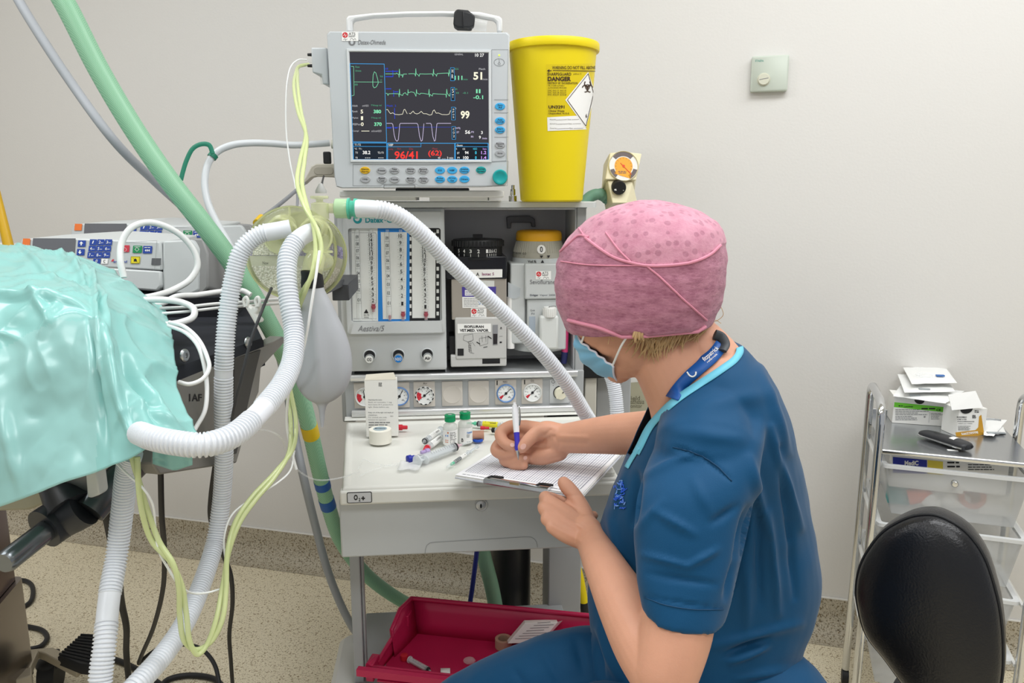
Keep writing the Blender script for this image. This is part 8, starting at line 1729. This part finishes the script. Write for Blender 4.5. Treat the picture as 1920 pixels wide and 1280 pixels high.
# ---- hair at the nape
m_hair = mat('hair_blond', '#bd9c70', .42, noise_s=120, noise_a=.35); mb = MB(); rg = random.Random(4)
for k in range(120):
    f = k/119; x0 = 1194+f*128+rg.uniform(-3, 3); y0 = 622-8*f+rg.uniform(-4, 4); L = 22+26*sin(pi*min(1, f*1.25+.08))+rg.uniform(-8, 10); q = []
    sl = -.1+rg.uniform(-.25, .25); cv = rg.uniform(-10, 12)
    for j in range(6):
        t = j/5; p = ihit(bvS, x0+(sl*L*t)*1+cv*t*t-18*f*t, y0+L*t, .006+.005*sin(pi*min(1, t*1.1))*rg.uniform(.4, 1.2))
        if p is not None: q.append(p)
    if len(q) > 3: c = spline(q, 3); mb.pipe(c, [.0022*(1-i/len(c))+.0003 for i in range(len(c))], 6)
for L in ([(1336, 604), (1346, 600), (1356, 590), (1352, 576), (1350, 574)], [(1322, 618), (1338, 612), (1350, 622)], [(1318, 616), (1340, 600), (1352, 606)], [(1150, 640), (1144, 630), (1140, 645)], [(1165, 648), (1172, 652), (1184, 646)]):
    mb.pipe(spline([PD(x, y, 1.10 if x < 1200 else 1.15) for x, y in L], 6), .0005, 5)
ho = mb.build('hair', m_hair, pn); ho['kind'] = 'stuff'
# ---- face mask with ear loops
m_mask = mat('mask_blue', '#7db9dc', .6); m_mlin = mat('mask_lining', '#dfe0ee', .7); mb = MB(); G = []
cc_ = spline([V((.106, .002, 0)), V((.124, -.03, 0)), V((.118, -.07, 0)), V((.080, -.110, 0))], 8)
for i in range(25):
    v = i/24; c_ = cc_[i]; e_ = V((.092-.034*v, -.025-.052*v, 0)); row = []
    for j in range(33):
        t = -1+2*j/32; w_ = abs(t)**1.9; pl = .0020*sin(v*pi*8)*(1-.3*w_); q = c_*(1-w_)+e_*w_
        row.append(HP(q.x+pl, q.y+(.006*sin(pi*abs(t)))*v, (.0575+.004*v)*t))
    G.append(row)
mb.grid(G); mo = mb.build('face_mask', m_mask, pn, solid=.0012, angle=180)
mb = MB(); mb.pipe(G[0], .0018, 6); mb.pipe([r[-1] for r in G], .0016, 6); mb.pipe(G[-1], .0016, 6); mb.build('mask_edge', m_mlin, mo)
mb = MB(); c1 = G[1][-1]; c2 = G[-2][-1]; e_ = HP(.03, .022, .083); e2_ = HP(-.002, -.030, .090)
mb.pipe(spline([c1, c1.lerp(e_, .5)+Hl*.006, e_], 8), .0016, 8); mb.pipe(spline([c2, c2.lerp(e2_, .5)+Hl*.006, e2_, HP(-.012, -.004, .092)], 8), .0016, 8); mb.build('ear_loop', m_paper, mo)
for s_ in (1, -1):
    mb = MB(); mb.mi = 0; mb.ball(HP(.0855, .014, .033*s_), .0125, 16, 10); mb.mi = 1; mb.lathe(HP(.0855, .014, .033*s_)+(Hd*.97-Uh*.24)*.0117, (Hd*.97-Uh*.24), [(.0055, 0), (.0055, .0008), (.004, .0012), (0, .0013)], 16); mb.mi = 2; mb.pipe(spline([HP(.095, .022, .020*s_), HP(.099, .0215, .033*s_), HP(.090, .018, .047*s_)], 5), .0012, 6); mb.build('eye', [m_white, mat('iris', '#3c4a4f', .2), mat('lash', '#4a3a2c', .6)], bo)
# ---- fingernails
m_nail = mat('nail_pink', '#e3b4a6', .28)
def nail(x, y, w, h, ang):
    c = ihit(bvS, x, y, .0003); 
    if c is None: return
    d = ray(x, y).normalized(); n = bvS.ray_cast(CAM, d)[1]; n = n if n.dot(d) < 0 else -n; a = radians(ang); u = (RT*cos(a)+UP*sin(a)); u = (u-n*u.dot(n)).normalized(); f = Fr(c, u, n.cross(u), n); mb = MB(); mb.prism(f, circ(w, 20, 0, 0, h), -.001, .0006, .0004); mb.build('fingernail', m_nail, bo)
nail(981, 837, .0065, .0050, 40); nail(961, 834, .0050, .0042, -20); nail(985, 858, .0042, .0036, 30)
# ============================================================ pen
TIP = PD(972, 862, 1.497); TOPp = PD(965, 756, 1.525); d = (TOPp-TIP).normalized(); Lp = (TOPp-TIP).length
pe = thing('ballpoint_pen', 'white ballpoint pen with a blue grip held upright in the writing hand', 'pen', TIP)
mb = MB(); mb.lathe(TIP, d, [(.0006, 0), (.0009, .003), (.0032, .014), (.0042, .0185), (0, .0186)], 20); mb.build('metal_tip', m_chrome, pe)
mb = MB(); mb.lathe(TIP, d, [(.0045, .0182), (.0060, .022), (.0050, .034), (.0056, .050), (.0058, .0535), (0, .0536)], 24); mb.build('grip', mat('grip_violet', '#3c35b5', .4), pe)
mb = MB(); mb.lathe(TIP, d, [(.0058, .0537), (.0064, .075), (.0064, Lp-.014), (.0052, Lp-.004), (.0030, Lp-.002), (.0028, Lp+.002), (0, Lp+.0025)], 24); mb.build('barrel', mat('pen_white', '#eceef2', .25), pe)
mb = MB(); s_ = (RT*.9-FW*.35).normalized(); s_ = (s_-d*s_.dot(d)).normalized(); mb.pipe(spline([TIP+d*(Lp-.004)+s_*.004, TIP+d*(Lp-.008)+s_*.0085, TIP+d*(Lp-.03)+s_*.0092, TIP+d*(Lp-.045)+s_*.0072], 6), .0016, 8); mb.build('clip', m_chrome, pe)
# ============================================================ stool she sits on
st0 = PD(1415, 1420, 1.25); sz_ = st0.z-.10
stl_ = thing('stool', 'black round stool under the seated person, its edge just showing below her', 'stool', V((st0.x, st0.y, 0)))
mb = MB(); mb.lathe(V((st0.x, st0.y, sz_-.05)), (0, 0, 1), [(.16, 0), (.185, .01), (.19, .035), (.18, .05), (0, .052)], 40); mb.build('seat', m_lea, stl_)
mb = MB(); mb.lathe(V((st0.x, st0.y, .08)), (0, 0, 1), [(.03, 0), (.03, .2), (.018, .21), (.018, sz_-.13), (0, sz_-.13)], 20); mb.build('gas_lift', m_chrome, stl_)
for k in range(5):
    a = 2*pi*k/5+.5; dd = V((cos(a), sin(a), 0)); q = V((st0.x, st0.y, 0)); mb = MB(); mb.pipe([q+V((0, 0, .10)), q+dd*.20+V((0, 0, .065))], [.02, .013], 10); mb.build('leg', m_chrome, stl_)
    mb = MB(); w_ = q+dd*.20+V((0, 0, .0255)); s_ = V((-dd.y, dd.x, 0)); mb.cyl(w_-s_*.012, w_+s_*.012, .025, None, 18); mb.cyl(w_+V((0, 0, .02)), w_+V((0, 0, .06)), .008); mb.build('caster', m_rub, stl_)
